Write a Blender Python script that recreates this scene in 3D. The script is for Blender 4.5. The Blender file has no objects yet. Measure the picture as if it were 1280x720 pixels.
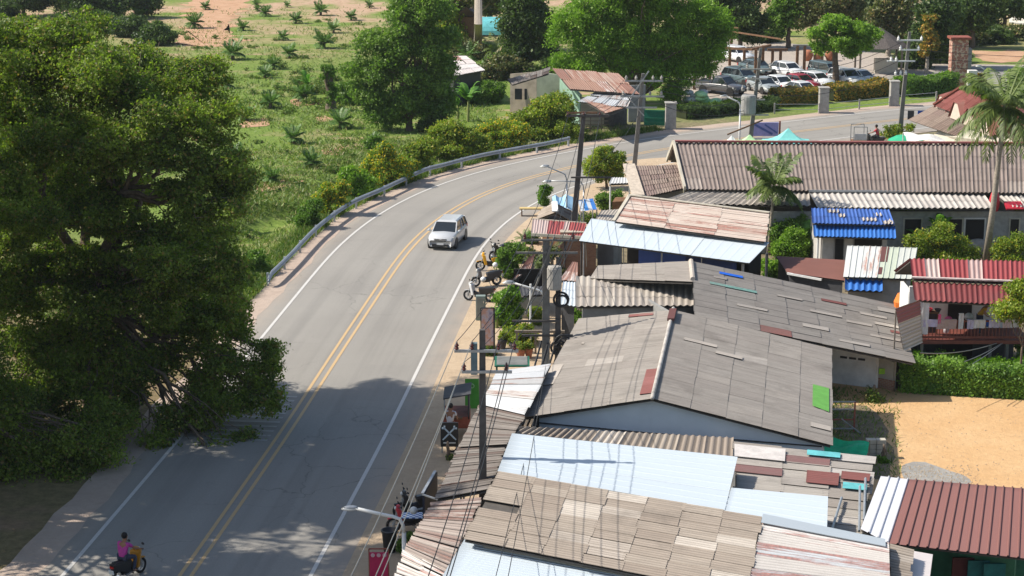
import bpy, math, random
import numpy as np
from mathutils import Vector, Matrix
random.seed(7)
rng = np.random.default_rng(11)
SC = bpy.context.scene
COL = SC.collection
R = math.radians
# ---------------------------------------------------------------- camera model (used to survey positions from the drone's height)
FPX = 2490.0; HCAM = 26.0; TH = math.atan(614/FPX)
def P(px, py, z=0.0):
    u = (px-640)/FPX; v = (py-360)/FPX
    dx, dy, dz = u, math.cos(TH)-v*math.sin(TH), -math.sin(TH)-v*math.cos(TH)
    t = (z-HCAM)/dz
    return Vector((dx*t, dy*t, z))

# ---------------------------------------------------------------- naming helpers
def tag(o, label=None, cat=None, group=None, kind=None):
    if label: o['label'] = label
    if cat: o['category'] = cat
    if group: o['group'] = group
    if kind: o['kind'] = kind
    return o
def thing(name, label, cat, loc=(0, 0, 0), rz=0.0, group=None):
    o = bpy.data.objects.new(name, None); COL.objects.link(o)
    o.location = loc; o.rotation_euler = (0, 0, rz); o.empty_display_size = .3
    o['off'] = [loc[0], loc[1], loc[2]] if rz == 0 else [0, 0, 0]
    return tag(o, label, cat, group)
def copy_tree(o, parent=None):
    c = o.copy(); COL.objects.link(c)
    if parent: c.parent = parent
    for ch in list(o.children): copy_tree(ch, c)
    return c
def dup(o, loc, rz=0.0, label=None, scale=1.0, name=None):
    c = copy_tree(o); c.location = loc; c.rotation_euler = (0, 0, rz)
    c.scale = (scale,)*3 if isinstance(scale, (int, float)) else scale
    if label: c['label'] = label
    if name: c.name = name
    return c

def wofs(o):
    v = Vector((0, 0, 0))
    while o is not None:
        if 'off' in o: v += Vector(o['off'])
        o = o.parent
    return v
# ---------------------------------------------------------------- mesh builder
class MB:
    def __init__(s): s.v = []; s.f = []; s.uv = []; s.m = []; s.cur = 0
    def face(s, idx, uv=None):
        s.f.append(tuple(idx)); s.uv.append(uv); s.m.append(s.cur)
    def poly(s, pts, uv=None):
        n = len(s.v); s.v += [tuple(p) for p in pts]; s.face(range(n, n+len(pts)), uv); return s
    def hexa(s, c):   # 8 corners: bottom 4 (ccw), top 4
        n = len(s.v); s.v += [tuple(p) for p in c]
        for q in ((3, 2, 1, 0), (4, 5, 6, 7), (0, 1, 5, 4), (1, 2, 6, 5), (2, 3, 7, 6), (3, 0, 4, 7)):
            s.face([n+i for i in q])
        return s
    def box(s, c, d, rz=0.0, rot=None):
        c = Vector(c); m = rot or Matrix.Rotation(rz, 3, 'Z')
        x, y, z = d[0]/2, d[1]/2, d[2]/2
        return s.hexa([c+m@Vector(p) for p in ((-x, -y, -z), (x, -y, -z), (x, y, -z), (-x, y, -z), (-x, -y, z), (x, -y, z), (x, y, z), (-x, y, z))])
    def bar(s, a, b, w=.05, h=None, up=(0, 0, 1)):
        a = Vector(a); b = Vector(b); h = h or w; d = (b-a)
        if d.length < 1e-6: return s
        d.normalize(); u = Vector(up)
        if abs(d.dot(u)) > .99: u = Vector((1, 0, 0))
        x = d.cross(u).normalized()*w/2; y = x.cross(d).normalized()*h/2
        return s.hexa([a-x-y, a+x-y, b+x-y, b-x-y, a-x+y, a+x+y, b+x+y, b-x+y])
    def tube(s, pts, rad, n=8, cap=True):
        pts = [Vector(p) for p in pts]; k = len(pts)
        if isinstance(rad, (int, float)): rad = [rad]*k
        base = len(s.v); pu = None
        for i, p in enumerate(pts):
            d = (pts[min(i+1, k-1)]-pts[max(i-1, 0)]).normalized()
            if pu is None:
                u = Vector((0, 0, 1)) if abs(d.z) < .9 else Vector((1, 0, 0))
                x = d.cross(u).normalized()
            else:
                x = (pu-d*pu.dot(d)).normalized()
            pu = x; y = d.cross(x)
            for j in range(n):
                a = 2*math.pi*j/n
                s.v.append(tuple(p+(x*math.cos(a)+y*math.sin(a))*rad[i]))
        for i in range(k-1):
            for j in range(n):
                s.face([base+i*n+j, base+i*n+(j+1) % n, base+(i+1)*n+(j+1) % n, base+(i+1)*n+j])
        if cap:
            s.face([base+j for j in range(n)][::-1]); s.face([base+(k-1)*n+j for j in range(n)])
        return s
    def lathe(s, c, prof, n=14, axis='z'):
        c = Vector(c); base = len(s.v)
        for r, h in prof:
            for j in range(n):
                a = 2*math.pi*j/n; p = (r*math.cos(a), r*math.sin(a), h)
                if axis == 'y': p = (p[0], p[2], p[1])
                if axis == 'x': p = (p[2], p[0], p[1])
                s.v.append(tuple(c+Vector(p)))
        for i in range(len(prof)-1):
            for j in range(n):
                s.face([base+i*n+j, base+i*n+(j+1) % n, base+(i+1)*n+(j+1) % n, base+(i+1)*n+j])
        s.face([base+j for j in range(n)][::-1]); s.face([base+(len(prof)-1)*n+j for j in range(n)])
        return s
    def ball(s, c, r, n=10, m=7):
        if isinstance(r, (int, float)): r = (r, r, r)
        c = Vector(c); base = len(s.v)
        for i in range(m+1):
            t = math.pi*i/m
            for j in range(n):
                a = 2*math.pi*j/n
                s.v.append((c.x+r[0]*math.sin(t)*math.cos(a), c.y+r[1]*math.sin(t)*math.sin(a), c.z-r[2]*math.cos(t)))
        for i in range(m):
            for j in range(n):
                s.face([base+i*n+j, base+i*n+(j+1) % n, base+(i+1)*n+(j+1) % n, base+(i+1)*n+j])
        return s
    def torus(s, c, Rr, r, axis='y', n=18, m=7):
        c = Vector(c); base = len(s.v)
        for i in range(n):
            a = 2*math.pi*i/n
            for j in range(m):
                b = 2*math.pi*j/m; q = Rr+r*math.cos(b)
                p = (q*math.cos(a), r*math.sin(b), q*math.sin(a))
                if axis == 'z': p = (p[0], p[2], p[1])
                if axis == 'x': p = (p[1], p[0], p[2])
                s.v.append(tuple(c+Vector(p)))
        for i in range(n):
            for j in range(m):
                s.face([base+i*m+j, base+((i+1) % n)*m+j, base+((i+1) % n)*m+(j+1) % m, base+i*m+(j+1) % m])
        return s
    def prism(s, poly, z0, z1):
        n = len(poly); b = len(s.v)
        zt = z1 if isinstance(z1, (list, tuple)) else [z1]*n
        s.v += [(p[0], p[1], z0) for p in poly]+[(p[0], p[1], zt[i]) for i, p in enumerate(poly)]
        s.face([b+i for i in range(n)][::-1]); s.face([b+n+i for i in range(n)])
        for i in range(n): s.face([b+i, b+(i+1) % n, b+n+(i+1) % n, b+n+i])
        return s
    def xf(s, mat, start=0):
        s.v[start:] = [tuple(mat@Vector(p)) for p in s.v[start:]]; return s
    def build(s, name, mat, parent=None, smooth=False, bevel=0.0, local=False):
        me = bpy.data.meshes.new(name)
        off = wofs(parent) if (parent is not None and not local) else Vector((0, 0, 0))
        me.from_pydata([(p[0]-off.x, p[1]-off.y, p[2]-off.z) for p in s.v], [], s.f)
        if any(u is not None for u in s.uv):
            lay = me.uv_layers.new(name='UVMap'); k = 0
            for fi, f in enumerate(s.f):
                u = s.uv[fi]
                for j in range(len(f)):
                    if u is not None: lay.data[k].uv = u[j]
                    k += 1
        mats = mat if isinstance(mat, (list, tuple)) else [mat]
        for mm in mats:
            if mm is not None: me.materials.append(mm)
        if len(mats) > 1: me.polygons.foreach_set('material_index', s.m)
        if smooth: me.polygons.foreach_set('use_smooth', [True]*len(me.polygons))
        me.update()
        o = bpy.data.objects.new(name, me); COL.objects.link(o)
        if parent is not None: o.parent = parent
        if bevel:
            b = o.modifiers.new('Bevel', 'BEVEL'); b.width = bevel; b.segments = 2; b.limit_method = 'ANGLE'
        return o

def np_mesh(name, v, nq, mat, parent=None, local=False, k=4, smooth=False):
    """v: (nq*k,3) vertices, each consecutive k form one face"""
    me = bpy.data.meshes.new(name)
    v = np.asarray(v, dtype=np.float32).reshape(-1, 3)
    if parent is not None and not local:
        v = v-np.array(wofs(parent), dtype=np.float32)
    me.vertices.add(len(v)); me.vertices.foreach_set('co', v.ravel())
    me.loops.add(len(v)); me.loops.foreach_set('vertex_index', np.arange(len(v), dtype=np.int32))
    me.polygons.add(nq); me.polygons.foreach_set('loop_start', np.arange(0, nq*k, k, dtype=np.int32))
    me.polygons.foreach_set('loop_total', np.full(nq, k, dtype=np.int32))
    for mm in (mat if isinstance(mat, (list, tuple)) else [mat]): me.materials.append(mm)
    me.update(calc_edges=True); me.validate()
    if smooth: me.polygons.foreach_set('use_smooth', [True]*nq)
    o = bpy.data.objects.new(name, me); COL.objects.link(o)
    if parent is not None: o.parent = parent
    return o

# ---------------------------------------------------------------- leaf clouds
def leaf_quads(c, size, nrm_bias=None, asp=.55, bias=.5):
    """rhombic leaves at centres c (N,3)"""
    n = len(c)
    nr = rng.normal(size=(n, 3))
    nr /= np.linalg.norm(nr, axis=1)[:, None]
    if nrm_bias is not None: nr = nr+nrm_bias*bias
    nr[:, 2] += .25
    nr /= np.linalg.norm(nr, axis=1)[:, None]
    t = rng.normal(size=(n, 3)); t -= nr*(t*nr).sum(1)[:, None]; t /= np.linalg.norm(t, axis=1)[:, None]
    b = np.cross(nr, t)
    L = (size*rng.uniform(.6, 1.35, n))[:, None]
    W = L*asp
    v = np.stack([c-t*L*.5, c+b*W*.5-nr*L*.06, c+t*L*.5, c-b*W*.5-nr*L*.06], axis=1)
    return v
def clump_points(blobs, n, rc=.45, shell=.55, per=26, flat=.7):
    """clumps scattered through ellipsoids, mostly near their surface"""
    blobs = np.array(blobs, dtype=float)
    nb_ = max(5, min(14, int(420/len(blobs)))); d_ = rng.normal(size=(len(blobs), nb_, 3)); d_ /= np.linalg.norm(d_, axis=2)[:, :, None]
    rr_ = rng.uniform(.45, .82, (len(blobs), nb_, 1)); c_ = blobs[:, None, :3]+d_*rr_*blobs[:, None, 3:6]
    s_ = blobs[:, None, 3:6]*rng.uniform(.28, .52, (len(blobs), nb_, 1)); blobs = np.concatenate([np.concatenate([c_, s_], 2).reshape(-1, 6), np.concatenate([blobs[:, :3], blobs[:, 3:6]*.6], 1)])
    w = (blobs[:, 3]*blobs[:, 4]+blobs[:, 3]*blobs[:, 5]+blobs[:, 4]*blobs[:, 5]); w /= w.sum()
    nc = max(3, int(n/per)); bi = rng.choice(len(blobs), nc, p=w)
    d = rng.normal(size=(nc, 3)); d /= np.linalg.norm(d, axis=1)[:, None]
    r = (shell+(1-shell)*rng.random(nc))*np.where(rng.random(nc) < .16, rng.random(nc)*.8+.3, 1)
    cc = blobs[bi, :3]+d*r[:, None]*blobs[bi, 3:6]
    rs = rc*rng.uniform(.5, 1.5, nc)
    ci = rng.integers(0, nc, n)
    off = rng.normal(size=(n, 3)); off /= np.linalg.norm(off, axis=1)[:, None]
    rad = rng.random(n)**.45
    p = cc[ci]+off*(rad*rs[ci])[:, None]*np.array([1, 1, flat])
    nb = off*.6+d[ci]*.6
    return p, nb
def foliage(name, blobs, n, size, mat, parent=None, rc=.45, shell=.55, per=26, asp=.55, local=False, flat=.7, zmin=None):
    p, nb = clump_points(blobs, n, rc, shell, per, flat)
    if zmin is not None:
        k = p[:, 2] > zmin; p = p[k]; nb = nb[k]
    v = leaf_quads(p, size, nb, asp)
    return np_mesh(name, v, len(p), mat, parent, local)

def branchy(mb, a, b, r0, r1, k=5, wob=.25):
    a = Vector(a); b = Vector(b); L = (b-a).length
    pts = [a.lerp(b, i/k)+(Vector([random.uniform(-1, 1)*wob*L*.12 for _ in range(3)]) if 0 < i < k else Vector()) for i in range(k+1)]
    mb.tube(pts, [r0+(r1-r0)*i/k for i in range(k+1)], 7)
    return pts
def tree(name, label, base, blobs, n, leaf, lmat, bmat, trunk_r=.25, group=None, rc=.6, cat='tree', per=26, asp=.55,
         fork=.45, shell=.55, nl=7, lean=(0, 0), zmin=None, flat=.7):
    """blobs relative to base (x,y,z,rx,ry,rz)"""
    t = thing(name, label, cat, base, 0, group)
    B = [(base[0]+b[0], base[1]+b[1], base[2]+b[2], b[3], b[4], b[5]) for b in blobs]
    cz = min(b[2] for b in blobs)
    mb = MB(); top = Vector(base)+Vector((lean[0], lean[1], max(.8, cz*fork*1.5)))
    mb_pts = branchy(mb, Vector(base)-Vector((0, 0, .3)), top, trunk_r*1.25, trunk_r*.8, 5)
    bb = sorted(B, key=lambda q: -q[3]*q[4]*q[5])[:nl]
    for q in bb:
        e = Vector(q[:3])+Vector((0, 0, q[5]*.15))
        pts = branchy(mb, top.lerp(Vector(base), .12*random.random()), e, trunk_r*.55, trunk_r*.16, 5, .5)
        for _ in range(4):
            s0 = random.choice(pts[2:]); d = Vector([random.gauss(0, 1) for _ in range(3)]).normalized()
            branchy(mb, s0, Vector(q[:3])+Vector((d.x*q[3]*.8, d.y*q[4]*.8, d.z*q[5]*.8)), trunk_r*.2, trunk_r*.05, 3, .5)
    mb.build('trunk', bmat, t, smooth=True)
    foliage('crown', B, n, leaf, lmat, t, rc=rc, per=per, asp=asp, shell=shell, zmin=zmin, flat=flat)
    return t

# ---------------------------------------------------------------- palm fronds
def frond(vl, base, az, L, rise, droop, npair=14, ll=.35, lw=.05, hang=.5, twist=0.0):
    """list of quads (leaflets as folded strips) appended to vl"""
    ca, sa = math.cos(az), math.sin(az); d = Vector((ca, sa, 0)); side = Vector((-sa, ca, 0))
    def pt(t):
        r = L*(t-.12*t*t); z = rise*L*t-droop*L*t*t*1.0
        return Vector(base)+d*r*math.cos(math.atan(rise)*.6)+Vector((0, 0, z))
    prev = pt(0)
    K = 8
    for i in range(1, K+1):
        q = pt(i/K); w = .035*L/2*(1-i/K)+.008
        vl += [prev-side*w, prev+side*w, q+side*w*.8, q-side*w*.8]; prev = q
    for i in range(npair):
        t = .12+.86*(i+random.random()*.6)/npair; p = pt(t); q = pt(min(1, t+.03)); fw = (q-p).normalized()
        l = ll*L*(math.sin(math.pi*min(1, t*.85+.12))*.9+.15)
        for sg in (-1, 1):
            o = (side*sg+fw*.7+Vector((0, 0, -hang*random.uniform(.3, 1.2)))).normalized()
            e = p+o*l*random.uniform(.85, 1.1)+Vector((0, 0, -hang*l*.35)); m = p+o*l*.5
            wv = fw*lw*L*.5
            vl += [p-wv*.5, m-wv, e, m+wv]
    return vl
def palm_mesh(nf, L, top, rise=(.2, 1.1), droop=(.5, .9), npair=14, ll=.3, lw=.05, hang=.5):
    vl = []
    for i in range(nf):
        az = 2*math.pi*i/nf*2.4+random.uniform(-.2, .2); f = i/nf
        frond(vl, top, az, L*random.uniform(.8, 1.1), rise[1]+(rise[0]-rise[1])*f+random.uniform(-.1, .1), droop[0]+(droop[1]-droop[0])*f, npair, ll, lw, hang)
    return vl
# ---------------------------------------------------------------- materials
def new_mat(name):
    m = bpy.data.materials.new(name); m.use_nodes = True; nt = m.node_tree
    for n in list(nt.nodes): nt.nodes.remove(n)
    out = nt.nodes.new('ShaderNodeOutputMaterial'); b = nt.nodes.new('ShaderNodeBsdfPrincipled')
    nt.links.new(b.outputs[0], out.inputs[0]); return m, nt, b, out
class N:
    """tiny node-graph helper"""
    def __init__(s, nt): s.nt = nt
    def add(s, t, **k):
        n = s.nt.nodes.new(t)
        for a, v in k.items(): setattr(n, a, v)
        return n
    def link(s, a, b): s.nt.links.new(a, b)
    def pos(s): return s.add('ShaderNodeNewGeometry').outputs['Position']
    def obj(s): return s.add('ShaderNodeTexCoord').outputs['Object']
    def uv(s): return s.add('ShaderNodeTexCoord').outputs['UV']
    def island(s): return s.add('ShaderNodeNewGeometry').outputs['Random Per Island']
    def noise(s, vec, scale, detail=4, rough=.6, st=None, dist=0.0):
        if st is not None:
            mp = s.add('ShaderNodeMapping'); s.link(vec, mp.inputs[0]); mp.inputs['Scale'].default_value = st; vec = mp.outputs[0]
        n = s.add('ShaderNodeTexNoise'); s.link(vec, n.inputs['Vector'])
        n.inputs['Scale'].default_value = scale; n.inputs['Detail'].default_value = detail; n.inputs['Roughness'].default_value = rough
        n.inputs['Distortion'].default_value = dist
        return n.outputs['Fac']
    def ramp(s, fac, stops, const=False):
        r = s.add('ShaderNodeValToRGB'); s.link(fac, r.inputs[0]); e = r.color_ramp.elements
        if const: r.color_ramp.interpolation = 'CONSTANT'
        while len(e) < len(stops): e.new(.5)
        for i, (p, c) in enumerate(stops):
            e[i].position = p; e[i].color = (*c, 1) if len(c) == 3 else c
        return r.outputs[0]
    def mix(s, fac, a, b, mode='MIX'):
        m = s.add('ShaderNodeMix', data_type='RGBA', blend_type=mode)
        for sock, v in ((m.inputs[0], fac), (m.inputs[6], a), (m.inputs[7], b)):
            if hasattr(v, 'links'): s.link(v, sock)
            elif isinstance(v, (int, float)): sock.default_value = v
            else: sock.default_value = (*v, 1)
        return m.outputs[2]
    def math(s, op, a, b=0.0, clamp=False):
        m = s.add('ShaderNodeMath', operation=op, use_clamp=clamp)
        for i, v in enumerate((a, b)):
            if hasattr(v, 'links'): s.link(v, m.inputs[i])
            else: m.inputs[i].default_value = v
        return m.outputs[0]
    def mrange(s, v, a, b, c=0.0, d=1.0):
        m = s.add('ShaderNodeMapRange'); s.link(v, m.inputs[0])
        for i, q in enumerate((a, b, c, d)): m.inputs[i+1].default_value = q
        return m.outputs[0]
    def bump(s, h, dist, strength=1.0):
        b = s.add('ShaderNodeBump'); s.link(h, b.inputs['Height']); b.inputs['Distance'].default_value = dist; b.inputs['Strength'].default_value = strength
        return b.outputs[0]
def hsv(c, f): return tuple(min(1, x*f) for x in c)

def mat(name, col, rough=.75, var=.25, scale=3.0, metal=0.0, col2=None, spec=.3, bump=0.0, coat=0.0):
    m, nt, b, o = new_mat(name); n = N(nt)
    f = n.noise(n.obj(), scale, 5, .65)
    c2 = col2 if col2 else hsv(col, 1-var)
    c = n.ramp(f, [(.3, c2), (.7, hsv(col, 1+var*.35))])
    nt.links.new(c, b.inputs['Base Color'])
    b.inputs['Roughness'].default_value = rough; b.inputs['Metallic'].default_value = metal
    b.inputs['Specular IOR Level'].default_value = spec; b.inputs['Coat Weight'].default_value = coat
    if bump: nt.links.new(n.bump(f, bump), b.inputs['Normal'])
    return m
def leaf_mat(name, dark, light, trans=.3, alt=None, altp=.1, rough=.5):
    m, nt, b, o = new_mat(name); n = N(nt)
    r = n.island()
    big = n.noise(n.pos(), .55, 4, .65)
    f = n.math('ADD', n.math('MULTIPLY', r, .45), n.math('MULTIPLY', n.mrange(big, .3, .7), .5))
    c = n.ramp(f, [(.2, dark), (.8, light)])
    if alt:
        r2 = n.math('FRACT', n.math('MULTIPLY', r, 37.7)); k = n.math('LESS_THAN', r2, altp)
        c = n.mix(k, c, alt)
    nt.links.new(c, b.inputs['Base Color']); b.inputs['Roughness'].default_value = rough; b.inputs['Specular IOR Level'].default_value = .35
    tr = n.add('ShaderNodeBsdfTranslucent'); tc = n.mix(1.0, c, (1.0, 1.25, .45), 'MULTIPLY'); n.link(tc, tr.inputs[0])
    mx = n.add('ShaderNodeMixShader'); mx.inputs[0].default_value = trans
    n.link(b.outputs[0], mx.inputs[1]); n.link(tr.outputs[0], mx.inputs[2]); n.link(mx.outputs[0], o.inputs[0])
    return m
def sheet_mat(name, stops, streak=.35, rough=.8, metal=0.0, rust=None, rustamt=.5, grime=(.09, .08, .07), gr=.5, ssc=(3.2, .35, 1), rib=.5):
    """roof sheets: uv in metres (u across the ribs, v down them); colour per sheet from its island random value"""
    m, nt, b, o = new_mat(name); n = N(nt)
    uv = n.uv(); r = n.island()
    c = n.ramp(r, stops, const=True)
    st = n.noise(uv, 1.6, 5, .7, st=ssc)
    c = n.mix(n.mrange(st, .35, .75, streak, 0), c, hsv(stops[0][1], .45))
    if rust:
        rn = n.noise(uv, .9, 6, .72, st=(5.5, .35, 1)); off = n.math('ADD', rn, n.math('MULTIPLY', r, .22))
        k = n.mrange(off, .76-rustamt*.35, .86-rustamt*.35, 0, .85)
        rc = n.ramp(n.noise(uv, 9, 3), [(.3, hsv(rust, .6)), (.7, hsv(rust, 1.35))])
        c = n.mix(k, c, rc)
    g = n.noise(n.pos(), .55, 6, .7); c = n.mix(n.mrange(g, .52, .78, 0, gr), c, grime)
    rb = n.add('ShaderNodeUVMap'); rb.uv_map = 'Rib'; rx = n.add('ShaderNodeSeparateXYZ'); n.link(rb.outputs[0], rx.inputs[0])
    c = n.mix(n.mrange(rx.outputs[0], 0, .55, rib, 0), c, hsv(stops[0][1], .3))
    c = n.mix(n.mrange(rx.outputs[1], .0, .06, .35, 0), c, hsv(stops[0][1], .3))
    f = n.noise(uv, 22, 3); c = n.mix(n.mrange(f, .3, .7, .14, 0), c, grime)
    nt.links.new(c, b.inputs['Base Color']); b.inputs['Roughness'].default_value = rough; b.inputs['Metallic'].default_value = metal
    b.inputs['Specular IOR Level'].default_value = .3
    return m

G = {}
# foliage
G['tree_dark'] = leaf_mat('leaf_tree_dark', (.06, .1, .018), (.31, .4, .06), .5, (.3, .22, .08), .09)
G['tree_mid'] = leaf_mat('leaf_tree_mid', (.06, .13, .02), (.21, .34, .05), .42)
G['tree_bright'] = leaf_mat('leaf_tree_bright', (.1, .2, .02), (.3, .47, .05), .45)
G['bamboo'] = leaf_mat('leaf_bamboo', (.075, .15, .028), (.25, .37, .07), .45)
G['hedge'] = leaf_mat('leaf_hedge', (.07, .16, .015), (.23, .4, .04), .38)
G['yellowgreen'] = leaf_mat('leaf_yellow_green', (.11, .18, .022), (.36, .43, .05), .42, (.45, .36, .03), .1)
G['yellowbloom'] = leaf_mat('leaf_yellow_bloom', (.1, .19, .022), (.3, .4, .05), .42, (.7, .5, .03), .25)
G['orangehedge'] = leaf_mat('leaf_orange_hedge', (.1, .13, .02), (.3, .26, .05), .3, (.55, .3, .05), .35)
G['oilpalm'] = leaf_mat('leaf_oil_palm', (.05, .11, .025), (.17, .3, .07), .25)
G['palm'] = leaf_mat('leaf_palm', (.06, .1, .025), (.2, .26, .065), .32)
G['banana'] = leaf_mat('leaf_banana', (.07, .17, .03), (.2, .4, .06), .4)
G['olive'] = leaf_mat('leaf_olive', (.06, .08, .025), (.19, .21, .07), .3, (.3, .22, .1), .15)
G['shade'] = leaf_mat('leaf_shade', (.032, .065, .018), (.12, .18, .04), .35)
G['weed'] = leaf_mat('leaf_weed', (.06, .12, .02), (.17, .26, .04), .35, (.3, .27, .1), .15)
G['grass'] = leaf_mat('leaf_grass', (.085, .14, .026), (.21, .29, .055), .3, (.33, .29, .13), .15)
G['drygrass'] = leaf_mat('leaf_dry_grass', (.17, .12, .05), (.38, .3, .14), .3)
G['redplant'] = leaf_mat('leaf_red', (.35, .03, .05), (.65, .08, .12), .3)
G['bark'] = mat('bark', (.16, .12, .09), .9, .5, 6, bump=.02)
G['palebark'] = mat('pale_bark', (.36, .31, .25), .9, .4, 9, bump=.01)
# mineral / paint
G['concrete'] = mat('concrete', (.38, .36, .33), .85, .3, 4)
G['pole'] = mat('pole_concrete', (.2, .19, .175), .85, .3, 3)
G['darkpole'] = mat('pole_dark', (.1, .09, .085), .85, .35, 3)
G['steel'] = mat('galvanised_steel', (.42, .44, .46), .45, .25, 5, metal=.55)
G['rail'] = mat('guardrail_steel', (.4, .43, .46), .5, .2, 2, metal=.35)
G['wire'] = mat('wire_black', (.025, .025, .028), .6, .1)
G['wirelight'] = mat('wire_bright', (.36, .34, .31), .4, .1, metal=.5)
G['ceramic'] = mat('insulator_brown', (.1, .03, .025), .3, .2)
G['white'] = mat('white_paint', (.74, .74, .72), .5, .12, 3)
G['plaster'] = mat('white_plaster', (.78, .75, .71), .85, .3, .9)
G['wallgrey'] = mat('wall_grey', (.3, .3, .29), .85, .3, 1.2)
G['walllilac'] = mat('wall_pale_blue', (.78, .81, .83), .75, .08, .8)
G['wallcream'] = mat('wall_cream', (.5, .46, .38), .85, .25, 1.2)
G['green'] = mat('green_paint', (.02, .14, .09), .6, .3, 2)
G['gatesheet'] = mat('gate_green', (.015, .2, .13), .6, .3, 2)
G['greenwall'] = mat('wall_green', (.06, .22, .13), .7, .45, 1.5)
G['greenboard'] = mat('board_green', (.06, .27, .03), .5, .2, 2)
G['dark'] = mat('dark_interior', (.025, .022, .02), .9, .3)
G['darkgrey'] = mat('dark_grey', (.06, .06, .065), .7, .3)
G['wood'] = mat('wood', (.22, .12, .065), .8, .4, 5)
G['woodgrey'] = mat('wood_weathered', (.25, .21, .17), .85, .4, 6)
G['brown'] = mat('brown_paint', (.19, .06, .045), .6, .25, 3)
G['redbrown'] = mat('red_brown', (.3, .09, .06), .7, .35, 3)
G['red'] = mat('red_plastic', (.5, .03, .05), .45, .25)
G['pink'] = mat('pink_cloth', (.7, .12, .25), .8, .15)
G['magenta'] = mat('magenta_shirt', (.5, .06, .3), .85, .2, 8)
G['blue'] = mat('blue_paint', (.015, .07, .36), .5, .2, 2)
G['bluebright'] = mat('blue_plastic', (.03, .16, .7), .5, .15)
G['lightblue'] = mat('light_blue', (.3, .5, .68), .6, .15)
G['teal'] = mat('teal_fabric', (.22, .62, .58), .7, .12)
G['turq'] = mat('turquoise_sheet', (.15, .5, .52), .4, .3, 2)
G['tarp'] = mat('tarp_green', (.0, .45, .2), .5, .3, 3)
G['limetarp'] = mat('tarp_lime', (.45, .7, .38), .7, .15)
G['greenumb'] = mat('fabric_green', (.03, .38, .2), .7, .15)
G['yellow'] = mat('yellow_plastic', (.75, .38, .02), .4, .15)
G['orange'] = mat('orange_plastic', (.75, .2, .03), .5, .2)
G['mustard'] = mat('mustard_cloth', (.45, .26, .02), .8, .2)
G['purple'] = mat('purple_print', (.35, .33, .65), .6, .2)
G['cloth'] = mat('white_cloth', (.62, .6, .62), .85, .15)
G['lilac'] = mat('lilac_cloth', (.5, .45, .6), .85, .2)
G['black'] = mat('black_plastic', (.02, .02, .022), .4, .2, spec=.5)
G['rubber'] = mat('rubber', (.02, .02, .02), .85, .2)
G['chrome'] = mat('chrome', (.6, .6, .62), .2, .1, metal=.9)
G['glass'] = mat('car_glass', (.015, .02, .024), .06, .1, spec=.8)
G['lamp'] = mat('lamp_glass', (.65, .65, .62), .15, .1, spec=.8)
G['redlamp'] = mat('lamp_red', (.45, .02, .02), .2, .1)
G['skin'] = mat('skin', (.3, .15, .09), .6, .12)
G['hair'] = mat('hair', (.012, .01, .01), .6, .2)
G['jeans'] = mat('jeans', (.05, .06, .1), .9, .2)
G['soilpot'] = mat('terracotta', (.4, .15, .08), .8, .3)
G['roofdeck'] = mat('roof_underside', (.1, .09, .08), .9, .3)
def paint(name, c): return mat('car_'+name, c, .28, .04, 1, spec=.5, coat=.6)
G['silver'] = paint('silver', (.52, .53, .54)); G['carwhite'] = paint('white', (.72, .73, .74)); G['carred'] = paint('red', (.33, .015, .03))
G['cargrey'] = paint('grey', (.09, .09, .1)); G['carteal'] = paint('teal', (.08, .12, .13)); G['carsilverdark'] = paint('dull_silver', (.3, .33, .34))

# roof sheets
FC = (.335, .305, .275)
G['fc'] = sheet_mat('fibre_cement_roof', [(0, FC), (.35, (.345, .315, .285)), (.6, (.322, .29, .262)), (.9, (.375, .34, .305)), (.96, (.47, .43, .39)), (.99, (.29, .1, .085))], .55, rib=.45)
G['fctan'] = sheet_mat('fibre_cement_roof_tan', [(0, (.38, .32, .265)), (.4, (.42, .36, .3)), (.62, (.34, .28, .23)), (.78, (.5, .44, .38)), (.93, (.62, .56, .49))], .45, rib=.8)
G['fclight'] = sheet_mat('fibre_cement_roof_light', [(0, (.45, .4, .35)), (.4, (.5, .45, .39)), (.8, (.42, .37, .32))], .35, gr=.3)
G['fcpale'] = sheet_mat('fibre_cement_roof_pale', [(0, (.56, .52, .48)), (.4, (.6, .56, .51)), (.7, (.52, .48, .44)), (.97, (.36, .12, .12))], .35, gr=.25)
G['fclong'] = sheet_mat('fibre_cement_roof_mauve', [(0, (.3, .24, .213)), (.4, (.33, .265, .235)), (.75, (.27, .215, .19)), (.96, (.42, .36, .32))], .6, gr=.5)
G['patch'] = sheet_mat('patchwork_roof', [(0, (.42, .38, .34)), (.3, (.48, .44, .39)), (.55, (.36, .32, .28)), (.7, (.58, .54, .5)), (.84, (.24, .1, .1)), (.9, (.46, .42, .37)), (.96, (.2, .5, .48))], .45)
G['bluewhite'] = sheet_mat('pale_blue_tin', [(0, (.5, .56, .61)), (.5, (.515, .575, .625))], .1, rib=.12, rough=.5, gr=.14, grime=(.42, .5, .56))
G['whitetin'] = sheet_mat('white_tin', [(0, (.62, .64, .66)), (.35, (.7, .71, .72)), (.65, (.5, .5, .5)), (.85, (.6, .57, .54))], .3, rough=.5, rust=(.26, .11, .07), rustamt=.22, gr=.45)
G['rusttin'] = sheet_mat('rusty_tin', [(0, (.56, .47, .41)), (.3, (.62, .54, .48)), (.6, (.46, .33, .28)), (.85, (.68, .63, .58))], .3, rough=.7, rust=(.3, .125, .095), rustamt=.5, gr=.2)
G['rustdark'] = sheet_mat('rusty_tin_dark', [(0, (.24, .21, .19)), (.3, (.3, .27, .245)), (.55, (.15, .105, .09)), (.68, (.34, .31, .28)), (.88, (.1, .08, .07))], .55, rough=.8, rust=(.15, .08, .062), rustamt=.25, gr=.5)
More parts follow.
